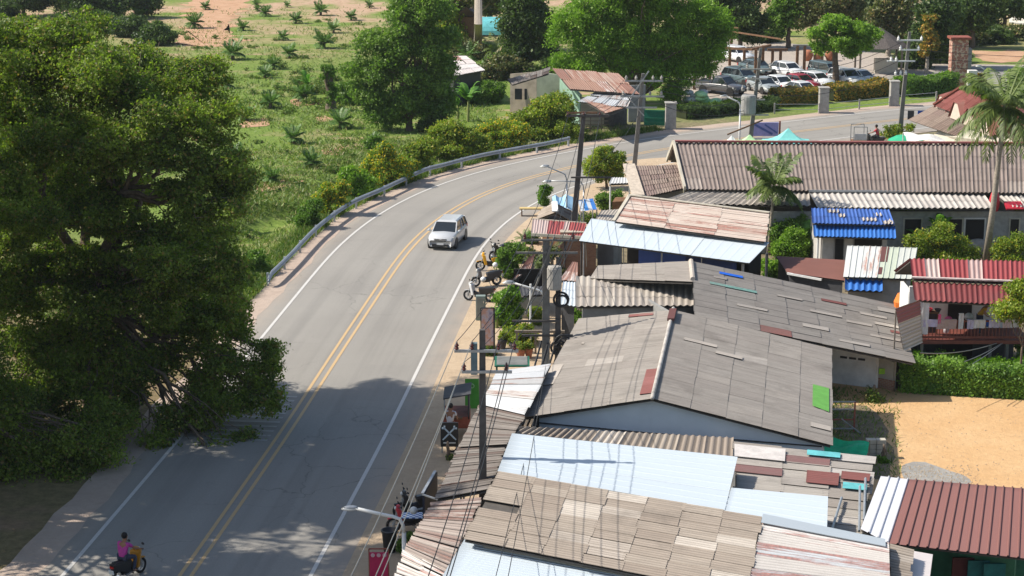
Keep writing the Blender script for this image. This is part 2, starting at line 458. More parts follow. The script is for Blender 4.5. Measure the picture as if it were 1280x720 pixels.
G['ruststripe'] = sheet_mat('rust_striped_tin', [(0, (.6, .56, .52)), (.5, (.68, .65, .62)), (.8, (.55, .58, .6))], .2, rough=.6, rust=(.34, .13, .1), rustamt=.4, gr=.2)
G['rustbrown'] = sheet_mat('rust_brown_tin', [(0, (.4, .24, .18)), (.3, (.46, .3, .24)), (.55, (.3, .16, .13)), (.75, (.55, .42, .35)), (.88, (.7, .67, .64))], .4, rough=.75, rust=(.28, .11, .07), rustamt=.4, gr=.35)
G['brownmetal'] = sheet_mat('brown_metal_roof', [(0, (.25, .115, .1)), (.5, (.26, .12, .104))], .1, rough=.5, gr=.12)
G['whitemetal'] = sheet_mat('white_metal_roof', [(0, (.68, .69, .75)), (.5, (.72, .72, .76))], .1, rough=.45, gr=.1)
G['redsheet'] = sheet_mat('red_sheet_roof', [(0, (.24, .045, .048)), (.4, (.27, .055, .055)), (.8, (.21, .04, .042)), (.95, (.5, .38, .35))], .5, rough=.65, gr=.3)
G['redsheetpale'] = sheet_mat('red_sheet_roof_bleached', [(0, (.32, .055, .06)), (.3, (.55, .42, .39)), (.45, (.34, .06, .065)), (.85, (.6, .5, .46))], .3, rough=.6, gr=.15)
G['redstripe'] = sheet_mat('red_striped_awning', [(0, (.36, .075, .075)), (.35, (.55, .46, .43)), (.6, (.33, .08, .08)), (.75, (.5, .45, .42))], .2, rough=.6, gr=.15)
G['bluesheet'] = sheet_mat('blue_sheet_roof', [(0, (.05, .14, .46)), (.4, (.06, .16, .52)), (.8, (.045, .12, .42))], .4, rough=.6, gr=.25)
G['bluesheet2'] = sheet_mat('blue_sheet_awning', [(0, (.03, .17, .56)), (.5, (.035, .19, .62))], .3, rough=.6, gr=.15)
G['paletin'] = sheet_mat('pale_green_tin', [(0, (.52, .57, .46)), (.2, (.58, .6, .55)), (.4, (.66, .67, .65)), (.94, (.33, .1, .085))], .15, rough=.6, rust=(.4, .16, .1), rustamt=.15, gr=.1)
G['tile'] = sheet_mat('red_brown_tile', [(0, (.27, .085, .075)), (.4, (.31, .1, .09)), (.8, (.24, .08, .07))], .3, rough=.7, gr=.08)
G['greytile'] = sheet_mat('faded_tile', [(0, (.27, .2, .17)), (.4, (.31, .24, .2)), (.8, (.24, .17, .15))], .4, rough=.8, gr=.4)
G['thatch'] = mat('thatch', (.14, .12, .11), .95, .5, 8, bump=.03)

# ground family (world position)
def ground_mat():
    m, nt, b, o = new_mat('ground_earth_grass'); n = N(nt); p = n.pos()
    big = n.noise(p, .045, 5, .6, dist=.6); mid = n.noise(p, .22, 5, .65); fine = n.noise(p, 2.2, 6, .75)
    grass = n.ramp(fine, [(.25, (.08, .13, .026)), (.5, (.15, .22, .043)), (.75, (.24, .3, .075))])
    dry = n.ramp(fine, [(.3, (.22, .17, .08)), (.7, (.4, .33, .19))])
    soil = n.ramp(n.noise(p, 1.1, 6, .7), [(.3, (.36, .23, .15)), (.7, (.52, .38, .26))])
    c = n.mix(n.mrange(mid, .53, .7, 0, .8), grass, dry)
    c = n.mix(n.mrange(n.math('ADD', n.math('MULTIPLY', big, .6), n.math('MULTIPLY', n.noise(p, .5, 4, .6, st=(.35, 1, 1)), .4)), .555, .64), c, soil)
    # distant part of the plantation is barer
    sx = n.add('ShaderNodeSeparateXYZ'); n.link(p, sx.inputs[0])
    far = n.math('MULTIPLY', n.mrange(sx.outputs[1], 195, 250), n.mrange(n.noise(p, .12, 4, .6), .4, .55))
    c = n.mix(far, c, soil)
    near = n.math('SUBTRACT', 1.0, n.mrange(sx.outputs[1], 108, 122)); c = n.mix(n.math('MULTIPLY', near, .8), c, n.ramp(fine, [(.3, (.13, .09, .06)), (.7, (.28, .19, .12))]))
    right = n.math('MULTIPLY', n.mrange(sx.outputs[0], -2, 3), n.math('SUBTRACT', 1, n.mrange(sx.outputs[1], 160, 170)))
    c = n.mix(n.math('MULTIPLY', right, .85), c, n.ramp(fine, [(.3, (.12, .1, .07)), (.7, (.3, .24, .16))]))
    nt.links.new(c, b.inputs['Base Color']); b.inputs['Roughness'].default_value = .95; b.inputs['Specular IOR Level'].default_value = .1
    nt.links.new(n.bump(fine, .12), b.inputs['Normal']); return m
def asphalt_mat():
    m, nt, b, o = new_mat('asphalt_worn'); n = N(nt); p = n.pos(); uv = n.uv()
    grain = n.noise(p, 14, 4, .8); big = n.noise(p, .12, 5, .6)
    lane = n.noise(uv, 1.0, 3, .6, st=(.9, .012, 1))
    c = n.ramp(big, [(.3, (.245, .23, .208)), (.7, (.3, .283, .255))])
    c = n.mix(n.mrange(lane, .35, .68, .0, .55), c, (.345, .326, .295))
    c = n.mix(n.mrange(lane, .5, .25, 0, .35), c, (.17, .165, .158))
    c = n.mix(n.mrange(grain, .3, .7, .25, 0), c, (.12, .115, .11))
    # cracks, sealed joints and oil darkened lane centres
    mp = n.add('ShaderNodeMapping'); n.link(p, mp.inputs[0]); mp.inputs['Scale'].default_value = (.22, .22, .22)
    wn = n.add('ShaderNodeTexNoise'); n.link(p, wn.inputs['Vector']); wn.inputs['Scale'].default_value = .8; wn.inputs['Detail'].default_value = 5
    ad = n.add('ShaderNodeMixRGB'); ad.blend_type = 'ADD'; ad.inputs[0].default_value = .35; n.link(mp.outputs[0], ad.inputs[1]); n.link(wn.outputs['Color'], ad.inputs[2])
    vo = n.add('ShaderNodeTexVoronoi'); vo.feature = 'DISTANCE_TO_EDGE'; n.link(ad.outputs[0], vo.inputs['Vector']); vo.inputs['Scale'].default_value = 1.0
    ck = n.math('MULTIPLY', n.mrange(vo.outputs['Distance'], .0, .008, .55, 0), n.mrange(n.noise(p, .09, 3), .46, .56)); c = n.mix(ck, c, (.1, .095, .09))
    pt = n.add('ShaderNodeTexBrick'); n.link(uv, pt.inputs['Vector']); pt.inputs['Scale'].default_value = .13; pt.inputs['Mortar Size'].default_value = 0; pt.inputs['Color1'].default_value = (0, 0, 0, 1); pt.inputs['Color2'].default_value = (1, 1, 1, 1)
    c = n.mix(n.mrange(pt.outputs['Color'], .82, .86, 0, .12), c, (.2, .19, .18))
    sp = n.noise(p, 1.6, 4, .7); c = n.mix(n.mrange(sp, .64, .72, 0, .3), c, (.15, .145, .14))
    # dust creeping in from the verge
    sx = n.add('ShaderNodeSeparateXYZ'); n.link(uv, sx.inputs[0])
    side = n.mrange(n.math('ABSOLUTE', sx.outputs[0]), 4.2, 6.6)
    d = n.math('MULTIPLY', side, n.mrange(n.noise(p, .7, 5, .7), .2, .6)); c = n.mix(d, c, (.43, .34, .26))
    nt.links.new(c, b.inputs['Base Color']); b.inputs['Roughness'].default_value = .88; b.inputs['Specular IOR Level'].default_value = .2
    nt.links.new(n.bump(grain, .01), b.inputs['Normal']); return m
def soil_mat(name, a, bcol, dark, sc=.5, dk=.5):
    m, nt, b, o = new_mat(name); n = N(nt); p = n.pos()
    f = n.noise(p, sc, 7, .68); g = n.noise(p, 3.5, 6, .78); h = n.noise(p, .9, 5, .7, st=(.5, 1.6, 1))
    c = n.ramp(f, [(.3, a), (.7, bcol)])
    c = n.mix(n.mrange(g, .3, .66, dk, 0), c, dark); c = n.mix(n.mrange(h, .58, .7, 0, .35), c, dark)
    nt.links.new(c, b.inputs['Base Color']); b.inputs['Roughness'].default_value = .95; b.inputs['Specular IOR Level'].default_value = .1
    nt.links.new(n.bump(g, .06), b.inputs['Normal']); return m
def marking_mat(name, col, wear=.3):
    m, nt, b, o = new_mat(name); n = N(nt); p = n.pos()
    w = n.noise(p, 7, 5, .8); c = n.mix(n.mrange(w, .52, .7, 0, wear), col, (.3, .29, .27))
    nt.links.new(c, b.inputs['Base Color']); b.inputs['Roughness'].default_value = .7; return m
G['ground'] = ground_mat(); G['asphalt'] = asphalt_mat()
G['lotsand'] = soil_mat('sandy_lot', (.58, .355, .17), (.68, .46, .25), (.4, .25, .13), .3, .45)
G['forecourt'] = soil_mat('tan_forecourt', (.46, .35, .24), (.55, .43, .3), (.3, .22, .15), .5, .3)
G['paleshoulder'] = soil_mat('paved_shoulder', (.42, .33, .27), (.5, .4, .33), (.3, .24, .19), .6, .3)
G['rubble'] = soil_mat('grey_rubble', (.3, .29, .27), (.42, .4, .37), (.18, .17, .15), 1.2, .6)
G['lotgrey'] = soil_mat('car_park_gravel', (.36, .32, .28), (.48, .42, .36), (.25, .2, .17), .3, .4)
G['soil'] = soil_mat('bare_orange_soil', (.42, .24, .14), (.58, .38, .25), (.28, .17, .1), .6, .4)
G['markwhite'] = marking_mat('road_white', (.55, .53, .5), .5); G['markyellow'] = marking_mat('road_yellow', (.52, .35, .17), .75)
def brick_mat():
    m, nt, b, o = new_mat('brick'); n = N(nt)
    t = n.add('ShaderNodeTexBrick'); mp = n.add('ShaderNodeMapping'); n.link(n.obj(), mp.inputs[0]); mp.inputs['Rotation'].default_value = (R(90), 0, 0)
    n.link(mp.outputs[0], t.inputs['Vector']); t.inputs['Scale'].default_value = 3.2
    t.inputs['Color1'].default_value = (.4, .2, .12, 1); t.inputs['Color2'].default_value = (.3, .13, .08, 1); t.inputs['Mortar'].default_value = (.4, .35, .28, 1)
    nt.links.new(t.outputs[0], b.inputs['Base Color']); b.inputs['Roughness'].default_value = .9; return m
G['brick'] = brick_mat()

# ---------------------------------------------------------------- roof builder
def sheet_roof(name, q, mats, parent, ribs='d', prof='sine', pitch=.18, amp=.024, sw=1.02, sl=1.25, jit=.012, slip=.0, deck=True, seed=1, missing=()):
    """q = TL,TR,BR,BL (Vectors). ribs 'd' run TL->BL, 'a' run TL->TR. Every sheet is its own island."""
    rn = random.Random(seed)
    TL, TR, BR, BL = [Vector(p) for p in q]
    if ribs == 'a': A, B, C, D = TL, BL, BR, TR     # s from TL->BL, t from TL->TR
    else: A, B, C, D = TL, TR, BR, BL
    Ls = ((B-A).length+(C-D).length)/2; Lt = ((D-A).length+(C-B).length)/2
    nrm = (B-A).cross(D-A).normalized()
    if nrm.z < 0: nrm = -nrm
    def pos(s, t): return (A*(1-s)+B*s)*(1-t)+(D*(1-s)+C*s)*t
    ns = max(1, round(Ls/sw)); nt_ = max(1, round(Lt/sl))
    verts = []; faces = []; uvs = []; ribs_ = []
    k = 4 if prof == 'sine' else 5
    # down-slope: the sheet nearer the ridge (higher end) lies on top
    highA = (A.z+B.z) >= (C.z+D.z)
    for i in range(ns):
        for j in range(nt_):
            if (i, j) in missing: continue
            lift = rn.uniform(0, jit); sk = rn.uniform(-1, 1)*slip; dt = rn.uniform(-1, 1)*slip*1.5
            s0, s1 = i/ns, (i+1)/ns; t0, t1 = j/nt_, (j+1)/nt_
            ov = .09/Lt
            if highA: t1 = min(1.0+.03/Lt, t1+ov)
            else: t0 = max(-.03/Lt, t0-ov)
            t0 += dt/Lt; t1 += dt/Lt
            nw = max(1, int(round((s1-s0)*Ls/pitch)))
            if prof == 'flat': S = [0, 1]; Hh = [0, 0]
            elif prof == 'sine':
                S = [a/(nw*k) for a in range(nw*k+1)]; Hh = [amp*math.cos(2*math.pi*a/k) for a in range(nw*k+1)]
            else:   # trapezoidal ribs
                S = []; Hh = []
                for a in range(nw):
                    for x, h in ((0, 0), (.76, 0), (.82, 1), (.94, 1)): S.append((a+x)/nw); Hh.append(h*amp*1.6)
                S.append(1); Hh.append(0)
            b0 = len(verts)
            for tt, e in ((t0, 0), (t1, 1)):
                up = lift+(.016 if (e == 1) == highA else 0)+.002*((i+j) % 2)
                for x, h in zip(S, Hh):
                    s = s0+(s1-s0)*x+sk/Ls
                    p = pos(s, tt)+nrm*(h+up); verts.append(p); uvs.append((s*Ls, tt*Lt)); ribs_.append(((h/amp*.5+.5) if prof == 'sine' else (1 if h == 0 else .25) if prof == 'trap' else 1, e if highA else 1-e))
            m = len(S)
            for a in range(m-1): faces.append((b0+a, b0+a+1, b0+m+a+1, b0+m+a))
    mb = MB(); mb.v = [tuple(v) for v in verts]
    for f in faces: mb.face(f, [uvs[a] for a in f])
    o = mb.build(name, mats, parent, smooth=(prof == 'sine'))
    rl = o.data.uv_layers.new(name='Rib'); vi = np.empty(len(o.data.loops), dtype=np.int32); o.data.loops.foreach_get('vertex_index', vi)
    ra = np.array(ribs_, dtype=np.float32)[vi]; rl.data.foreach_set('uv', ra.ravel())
    if deck:
        g_ = 8; dk = MB()
        for d in (-amp-.03, -amp-.08):
            b0 = len(dk.v)
            for i in range(g_+1):
                for j in range(g_+1): dk.v.append(tuple(pos(.008+.984*i/g_, .008+.984*j/g_)+nrm*d))
            for i in range(g_):
                for j in range(g_): dk.face([b0+i*(g_+1)+j, b0+(i+1)*(g_+1)+j, b0+(i+1)*(g_+1)+j+1, b0+i*(g_+1)+j+1])
        m_ = (g_+1)**2; rim = [(i, 0) for i in range(g_)]+[(g_, j) for j in range(g_)]+[(i, g_) for i in range(g_, 0, -1)]+[(0, j) for j in range(g_, 0, -1)]
        for a in range(len(rim)):
            p_, q_ = rim[a], rim[(a+1) % len(rim)]; x_, y_ = p_[0]*(g_+1)+p_[1], q_[0]*(g_+1)+q_[1]; dk.face([x_, y_, y_+m_, x_+m_])
        dk.build('batten_deck', G['roofdeck'], o)
    return o
def inset(poly, d):
    """shrink convex xy polygon about its centroid by ~d metres"""
    c = sum((Vector((p[0], p[1])) for p in poly), Vector((0, 0)))/len(poly)
    out = []
    for p in poly:
        v = Vector((p[0], p[1]))-c; L = v.length; out.append(c+v*max(.1, (L-d*1.3)/L))
    return out
def walls_under(name, q, mat_, parent, ins=.35, drop=.12, z0=-.05):
    pl = inset(q, ins); zt = []
    TL, TR, BR, BL = q
    for p, o in zip(pl, q): zt.append(o.z-drop)
    mb = MB(); idx = [3, 2, 1, 0]; mb.prism([pl[i] for i in idx], z0, [zt[i] for i in idx]); return mb.build(name, mat_, parent)
def wall_seg(mb, a, b, z0, za, zb=None, th=.15):
    a = Vector((a[0], a[1], 0)); b = Vector((b[0], b[1], 0)); zb = za if zb is None else zb
    d = (b-a).normalized(); nrm = Vector((-d.y, d.x, 0))*th/2
    mb.hexa([(*(a-nrm).xy, z0), (*(b-nrm).xy, z0), (*(b+nrm).xy, z0), (*(a+nrm).xy, z0), (*(a-nrm).xy, za), (*(b-nrm).xy, zb), (*(b+nrm).xy, zb), (*(a+nrm).xy, za)])
# ================================================================ SETTING
CPX = [(232, 720), (357, 540), (420, 443), (475, 360), (505, 316), (535, 285), (570, 260), (605, 241), (640, 228), (671, 219), (705, 210.5), (750, 201), (795, 192), (837, 185), (900, 176.5), (980, 166.5), (1060, 157), (1120, 150), (1200, 142), (1330, 132)]
cw = [Vector(P(x, y).xy) for x, y in CPX]
d0 = (cw[0]-cw[1]).normalized(); d1 = (cw[-1]-cw[-2]).normalized()
cw = [cw[0]+d0*60, cw[0]+d0*25]+cw+[cw[-1]+d1*40, cw[-1]+d1*120]
def catmull(pts, step=1.5):
    out = []
    for i in range(len(pts)-1):
        p0 = pts[max(i-1, 0)]; p1 = pts[i]; p2 = pts[i+1]; p3 = pts[min(i+2, len(pts)-1)]
        n = max(1, int((p2-p1).length/step))
        for k in range(n):
            t = k/n; out.append(.5*((2*p1)+(p2-p0)*t+(2*p0-5*p1+4*p2-p3)*t*t+(3*p1-p0-3*p2+p3)*t**3))
    out.append(pts[-1]); return out
CL = catmull(cw)
for _ in range(10):
    CL = [CL[0]]+[(CL[i-1]+CL[i]*2+CL[i+1])/4 for i in range(1, len(CL)-1)]+[CL[-1]]
CT = []; CS = [0.0]
for i in range(len(CL)):
    d = (CL[min(i+1, len(CL)-1)]-CL[max(i-1, 0)]).normalized(); CT.append(d)
    if i: CS.append(CS[-1]+(CL[i]-CL[i-1]).length)
def off_pt(i, o):   # o>0 to the right of travel away from camera
    t = CT[i]; return CL[i]+Vector((t.y, -t.x))*o
def ribbon(name, o0, o1, z, m, i0=0, i1=None, kind='structure', ncross=1, wob=0.0):
    mb = MB(); i1 = len(CL)-1 if i1 is None else i1; rr = random.Random(hash(name) % 999 if False else len(name))
    prev = None
    for i in range(i0, i1+1):
        row = []
        for k in range(ncross+1):
            o = o0+(o1-o0)*k/ncross
            if wob and k == ncross: o += wob*(math.sin(CS[i]*.31)+.6*math.sin(CS[i]*.83+1)+.5*math.sin(CS[i]*1.9))
            if wob and k == 0 and abs(o0) > abs(o1): o += wob*(math.sin(CS[i]*.31)+.6*math.sin(CS[i]*.83+1)+.5*math.sin(CS[i]*1.9))
            row.append((off_pt(i, o), o))
        if prev:
            for k in range(ncross):
                a, b = prev[k], prev[k+1]; c, d = row[k+1], row[k]
                mb.poly([(a[0].x, a[0].y, z), (b[0].x, b[0].y, z), (c[0].x, c[0].y, z), (d[0].x, d[0].y, z)],
                        [(a[1], CS[i-1]), (b[1], CS[i-1]), (c[1], CS[i]), (d[1], CS[i])])
        prev = row
    o = mb.build(name, m); tag(o, kind=kind); return o
def idx_at_y(y): return min(range(len(CL)), key=lambda i: abs(CL[i].y-y) if CL[i].x < 60 else 1e9)
# ground with roadside ditch
xs = np.concatenate([np.linspace(-600, -90, 12), np.arange(-85, -34, 5), np.arange(-34, 12, 1.0), np.arange(12, 80, 6), np.linspace(85, 700, 12)])
ys = np.concatenate([np.linspace(-50, 80, 14), np.arange(85, 150, 1.0), np.arange(150, 300, 6), np.linspace(305, 1200, 14)])
CLn = np.array([(p.x, p.y) for p in CL]); CTn = np.array([(t.x, t.y) for t in CT])
def ground_h(x, y):
    d2 = (CLn[:, 0]-x)**2+(CLn[:, 1]-y)**2; i = int(d2.argmin()); v = (x-CLn[i, 0], y-CLn[i, 1])
    o = v[0]*CTn[i, 1]-v[1]*CTn[i, 0]
    if o > -7.9: return -.02
    f = max(0, min(1, (y-95)/10))*max(0, min(1, (142-y)/10))
    return -.02-1.15*f*math.exp(-((o+11.3)/1.9)**2)
mb = MB(); nx, ny = len(xs), len(ys)
for y in ys:
    for x in xs:
        mb.v.append((float(x), float(y), ground_h(x, y) if (-34 <= x <= 12 and 85 <= y <= 150) else -.02))
for j in range(ny-1):
    for i in range(nx-1): mb.face([j*nx+i, j*nx+i+1, (j+1)*nx+i+1, (j+1)*nx+i])
tag(mb.build('ground', G['ground'], smooth=True), kind='structure')
ribbon('road', -5.6, 5.9, .012, G['asphalt'], ncross=4)
ribbon('road_shoulder', -6.5, -5.1, .017, G['paleshoulder'], ncross=1, wob=.12)
ribbon('forecourt', 5.35, 10.5, .017, G['forecourt'], i1=idx_at_y(140), ncross=1, wob=.0)
ribbon('edge_line', -4.28, -4.13, .022, G['markwhite']); ribbon('edge_line', 4.2, 4.35, .022, G['markwhite'])
ribbon('centre_line', -.27, -.13, .022, G['markyellow']); ribbon('centre_line', .13, .27, .022, G['markyellow'])
iy = idx_at_y(P(330, 548).y)
G['rumble'] = marking_mat('rumble_worn', (.35, .335, .31), .9)
for k in range(11):   # transverse rumble strips
    mb = MB(); s = CS[iy]+k*.62; i = min(range(len(CS)), key=lambda a: abs(CS[a]-s)); t = CT[i]; e = (s-CS[i])
    a = off_pt(i, -4.0)+t*e; b = off_pt(i, -.5)+t*e
    mb.poly([(a.x, a.y, .024), (b.x, b.y, .024), (b.x+t.x*.2, b.y+t.y*.2, .024), (a.x+t.x*.2, a.y+t.y*.2, .024)])
    tag(mb.build('rumble_strip', G['rumble']), kind='structure')
def patch(name, px, z, m, wob=0):
    pts = [P(x, y, z) for x, y in px]
    if wob:
        rr = random.Random(int(px[0][0]*7+px[0][1])); out = []
        for i in range(len(pts)):
            a, b = pts[i], pts[(i+1) % len(pts)]; L = (b-a).length; k_ = max(3, int(L/.8))
            for j in range(k_):
                p = a.lerp(b, j/k_)+Vector((rr.gauss(0, 1), rr.gauss(0, 1), 0))*min(wob, L*.12); out.append(p)
        for _ in range(1): out = [(out[i-1]+out[i]*2+out[(i+1) % len(out)])/4 for i in range(len(out))]
        pts = out
    mb = MB(); mb.poly(pts[::-1]); o = mb.build(name, m); tag(o, kind='structure')
    if o.data.polygons[0].normal.z < 0: o.data.flip_normals()
    return o
patch('sandy_lot', [(1030, 476), (1110, 484), (1185, 494), (1330, 503), (1330, 650), (1180, 640), (1060, 620), (1030, 560)], .006, G['lotsand'])
patch('rubble_patch', [(1128, 583), (1160, 577), (1205, 592), (1222, 604), (1180, 612), (1130, 604)], .01, G['rubble'], .35)
patch('lot_grass_shade', [(1036, 504), (1080, 506), (1104, 520), (1112, 560), (1120, 600), (1036, 600)], .011, G['ground'], .25)  # dark grassy earth that also paints in the shade beside the gable house
patch('car_park', [(850, 128), (1000, 122), (1060, 113), (1190, 106), (1330, 96), (1330, 82), (1200, 80), (1100, 66), (900, 45), (845, 60)], .004, G['lotgrey'])
patch('side_road', [(1085, 103), (1180, 106), (1330, 104), (1330, 84), (1230, 82), (1190, 88), (1120, 92)], .01, G['asphalt'])
patch('sandy_forecourt', [(742, 212), (790, 200), (850, 195), (850, 250), (735, 262)], .02, G['forecourt'], .2)
patch('bare_soil_path', [(236, 0), (312, 0), (300, 12), (282, 34), (300, 52), (262, 62), (215, 56), (232, 30)], .0, G['soil'], 1.2)
patch('bare_soil_strip', [(1215, 64), (1330, 62), (1330, 76), (1240, 78), (1212, 72)], .003, G['soil'], .8)
for k, q in enumerate([[(395, 187), (428, 183), (446, 191), (410, 196)], [(455, 201), (486, 195), (497, 199), (470, 207)], [(322, 228), (352, 224), (377, 226), (350, 238), (318, 239)], [(392, 146), (412, 143), (420, 150), (400, 153)], [(497, 181), (522, 177), (530, 190), (505, 191)], [(240, 163), (262, 160), (262, 174), (238, 178)], [(300, 150), (335, 147), (330, 158), (298, 160)], [(365, 125), (392, 122), (405, 130), (370, 134)]]):
    patch('bare_soil', q, .002, G['soil'], .5)

# guardrail ------------------------------------------------------------
gr = thing('guardrail', 'long galvanised steel guardrail curving along the outer side of the road bend', 'guardrail', P(345, 345))
GPX = [(335, 346), (362, 320), (397, 284), (437, 255), (477, 237), (505, 224), (532, 212), (555, 206), (598, 195), (640, 187), (680, 180), (712, 173)]
gw = catmull([Vector(P(x, y, .62).xy) for x, y in GPX], .6)
mb = MB(); prof = [(0, .15), (.07, .1), (.07, .06), (0, .0), (.07, -.06), (.07, -.1), (0, -.15)]
prev = None
for i, p in enumerate(gw):
    t = (gw[min(i+1, len(gw)-1)]-gw[max(i-1, 0)]).normalized(); nr = Vector((t.y, -t.x)); dip = .25 if i == 0 else (.1 if i == 1 else 0)
    base = len(mb.v)
    for o, h in prof+[(x-.03, y) for x, y in prof[::-1]]: mb.v.append((p.x+nr.x*o, p.y+nr.y*o, .62+h-dip))
    if i:
        m = 14
        for k in range(m): mb.face([base-m+k, base+k, base+(k+1) % m, base-m+(k+1) % m])
mb.build('beam', G['rail'], gr)
acc = 0
for i in range(1, len(gw)):
    acc += (gw[i]-gw[i-1]).length
    if acc > 3.8 or i == 1:
        acc = 0; p = gw[i]; t = (gw[i]-gw[i-1]).normalized(); a = math.atan2(t.y, t.x); q = p-Vector((t.y, -t.x))*.12
        mb = MB(); mb.box((q.x, q.y, .05), (.14, .1, 1.4), a); mb.build('post', G['rail'], gr)
# ================================================================ BUILDINGS
def V(*a): return P(*a)
def quad(*pts): return [P(*p) for p in pts]
def base_of(q, z=0): c = sum(q, Vector())/4; return (c.x, c.y, z)

# --- H1 : big grey gable house
L1 = quad((724, 399, 2.9), (842, 388, 4.1), (815, 499, 4.1), (655, 523, 2.9))
R1 = quad((842, 388, 4.1), (1039, 437, 2.8), (1040, 558, 2.8), (815, 499, 4.1))
h = thing('gable_house', 'long low house with a weathered grey gable roof holding one green sheet', 'house', base_of(R1))
sheet_roof('roof', L1, G['fc'], h, 'a', seed=3, slip=.006, sl=1.5, jit=.006); sheet_roof('roof', R1, G['fc'], h, 'a', seed=9, slip=.01, sl=1.5, jit=.006)
# green replacement sheet
def roof_point(q, s, t): return (q[0]*(1-s)+q[1]*s)*(1-t)+(q[3]*(1-s)+q[2]*s)*t
mb = MB(); n0 = Vector((0, 0, .06))
mb.poly([roof_point(R1, .89, .46)+n0, roof_point(R1, .985, .46)+n0, roof_point(R1, .985, .70)+n0, roof_point(R1, .89, .68)+n0][::-1]); mb.build('green_roof_sheet', mat('sheet_green', (.13, .36, .07), .7, .2), h)
def patchs(q, s0, s1, t0, t1, m, nm='replaced_sheet', par=None, up=.035):
    u = Vector((0, 0, up)); mb = MB()
    if nm != 'ridge_sheet' and nm != 'rust_red_sheet': return sheet_roof(nm, [roof_point(q, s0, t0)+u, roof_point(q, s1, t0)+u, roof_point(q, s1, t1)+u, roof_point(q, s0, t1)+u], m, par, 'a', sw=1.0, sl=2.5, jit=.0, deck=False)
    k = [roof_point(q, s0, t0)+u, roof_point(q, s1, t0)+u, roof_point(q, s1, t1)+u, roof_point(q, s0, t1)+u]
    mb.hexa([p-Vector((0, 0, .02)) for p in (k[3], k[2], k[1], k[0])]+[k[3], k[2], k[1], k[0]]); return mb.build(nm, m, par)
palesheet = sheet_mat('sheet_pale', [(0, (.5, .45, .4)), (.6, (.56, .51, .46))], .4, gr=.4); redsheet_ = sheet_mat('sheet_red', [(0, (.27, .1, .09)), (.6, (.33, .13, .12))], .45, gr=.4)
for (q, a, b, c, d, m) in ((R1, .1, .3, .3, .33, palesheet), (R1, .3, .46, .36, .39, palesheet), (R1, .88, .99, .84, .88, palesheet),
        (L1, .9, .985, .7, .95, redsheet_), (L1, .55, .8, .02, .05, redsheet_), (L1, .0, .1, .52, .72, palesheet), (L1, .18, .2, .3, .32, palesheet)):
    patchs(q, a, b, c, d, m, par=h)
mb = MB(); mb.tube([L1[1]+Vector((0, .1, .07)), (L1[1]+L1[2])/2+Vector((0, 0, .05)), L1[2]+Vector((0, -.1, .07))], .085, 8); mb.build('ridge_cap', mat('ridge_white', (.5, .46, .42), .8, .45, 2), h, smooth=True)
mb = MB(); a = L1[1].lerp(L1[2], .03); b = L1[1].lerp(L1[2], .16); mb.bar(a+Vector((0, 0, .14)), b+Vector((0, 0, .14)), .3, .12); mb.build('red_ridge_piece', redsheet_, h)
pl = inset([L1[3], R1[2], R1[1], L1[0]], .45); ap0 = (Vector(L1[2].xy)+Vector((0, .45))); 
A_, B_, C_, D_ = pl
mb = MB(); wall_seg(mb, A_, ap0, -.05, 2.78, 3.93); wall_seg(mb, ap0, B_, -.05, 3.93, 2.68); wall_seg(mb, B_, C_, -.05, 2.6); wall_seg(mb, D_, A_, -.05, 2.7)
ap1 = Vector(L1[1].xy)-Vector((0, .35)); wall_seg(mb, C_, ap1, -.05, 2.5, 3.6); wall_seg(mb, ap1, D_, -.05, 3.6, 2.5); mb.build('wall', G['walllilac'], h)
mb = MB()
for (a, b) in ((A_, ap0), (ap0, B_)):
    dd = (b-a).normalized(); nn = Vector((dd.y, -dd.x))*.1
    mb.bar((*(a+nn*1.2), 2.66), (*(b+nn*1.2), 2.66), .04, .04)
mb.build('wall_seam', G['darkgrey'], h)
mb = MB(); a = A_.lerp(ap0, 0.02); b = A_.lerp(ap0, .98); nn = Vector((0, -.12)); mb.bar((*(a+nn), 2.3), (*(b+nn), 2.3), .05, .24)
a = ap0.lerp(B_, .5); b = B_; mb.bar((*(a+nn*1.2), 2.3), (*(b+nn*1.2), 2.2), .05, .5); mb.build('green_band', G['green'], h)

# --- H2 : wide grey house behind
R2 = quad((865, 327, 4.3), (1118, 381, 1.7), (1144, 455, 1.7), (868, 397, 3.85))
L2 = quad((748, 333, 3.5), (862, 327, 4.25), (866, 353, 4.1), (738, 349, 3.4))
h = thing('patched_house', 'wide low house behind with a grey patched sheet roof running down to the sandy lot', 'house', base_of(R2))
sheet_roof('roof', R2, G['fc'], h, 'a', seed=21, slip=.02, sl=1.5, jit=.008); sheet_roof('roof', L2, G['fc'], h, 'a', seed=22, sl=1.5)
for (a, b, c, d, m) in ((.1, .16, .2, .24, palesheet), (.08, .3, .33, .37, mat('sheet_aqua', (.22, .4, .35), .7, .4, 6)), (.13, .24, .1, .14, G['bluebright']), (.2, .34, .62, .66, palesheet), (.4, .52, .3, .33, palesheet), (.5, .62, .72, .78, palesheet), (.55, .7, .45, .49, palesheet), (.62, .74, .2, .24, redsheet_), (.72, .84, .5, .54, palesheet), (.8, .93, .3, .34, palesheet), (.82, .96, .66, .7, palesheet), (.9, .99, .12, .2, palesheet), (.86, .98, .42, .47, palesheet), (.66, .8, .86, .9, palesheet), (.93, .99, .52, .56, redsheet_)):
    patchs(R2, a, b, c, d, m, par=h)
mb = MB(); mb.tube([R2[0]+Vector((-.05, 0, .04)), R2[0].lerp(R2[3], .35)+Vector((0, 0, .04))], .12, 8); mb.build('ridge_cap', mat('ridge_tan', (.5, .44, .38), .8, .3), h)
mb = MB(); a = V(1039, 478); b = V(1095, 485); c = V(1118, 489); back = Vector((1.4, 9, 0))
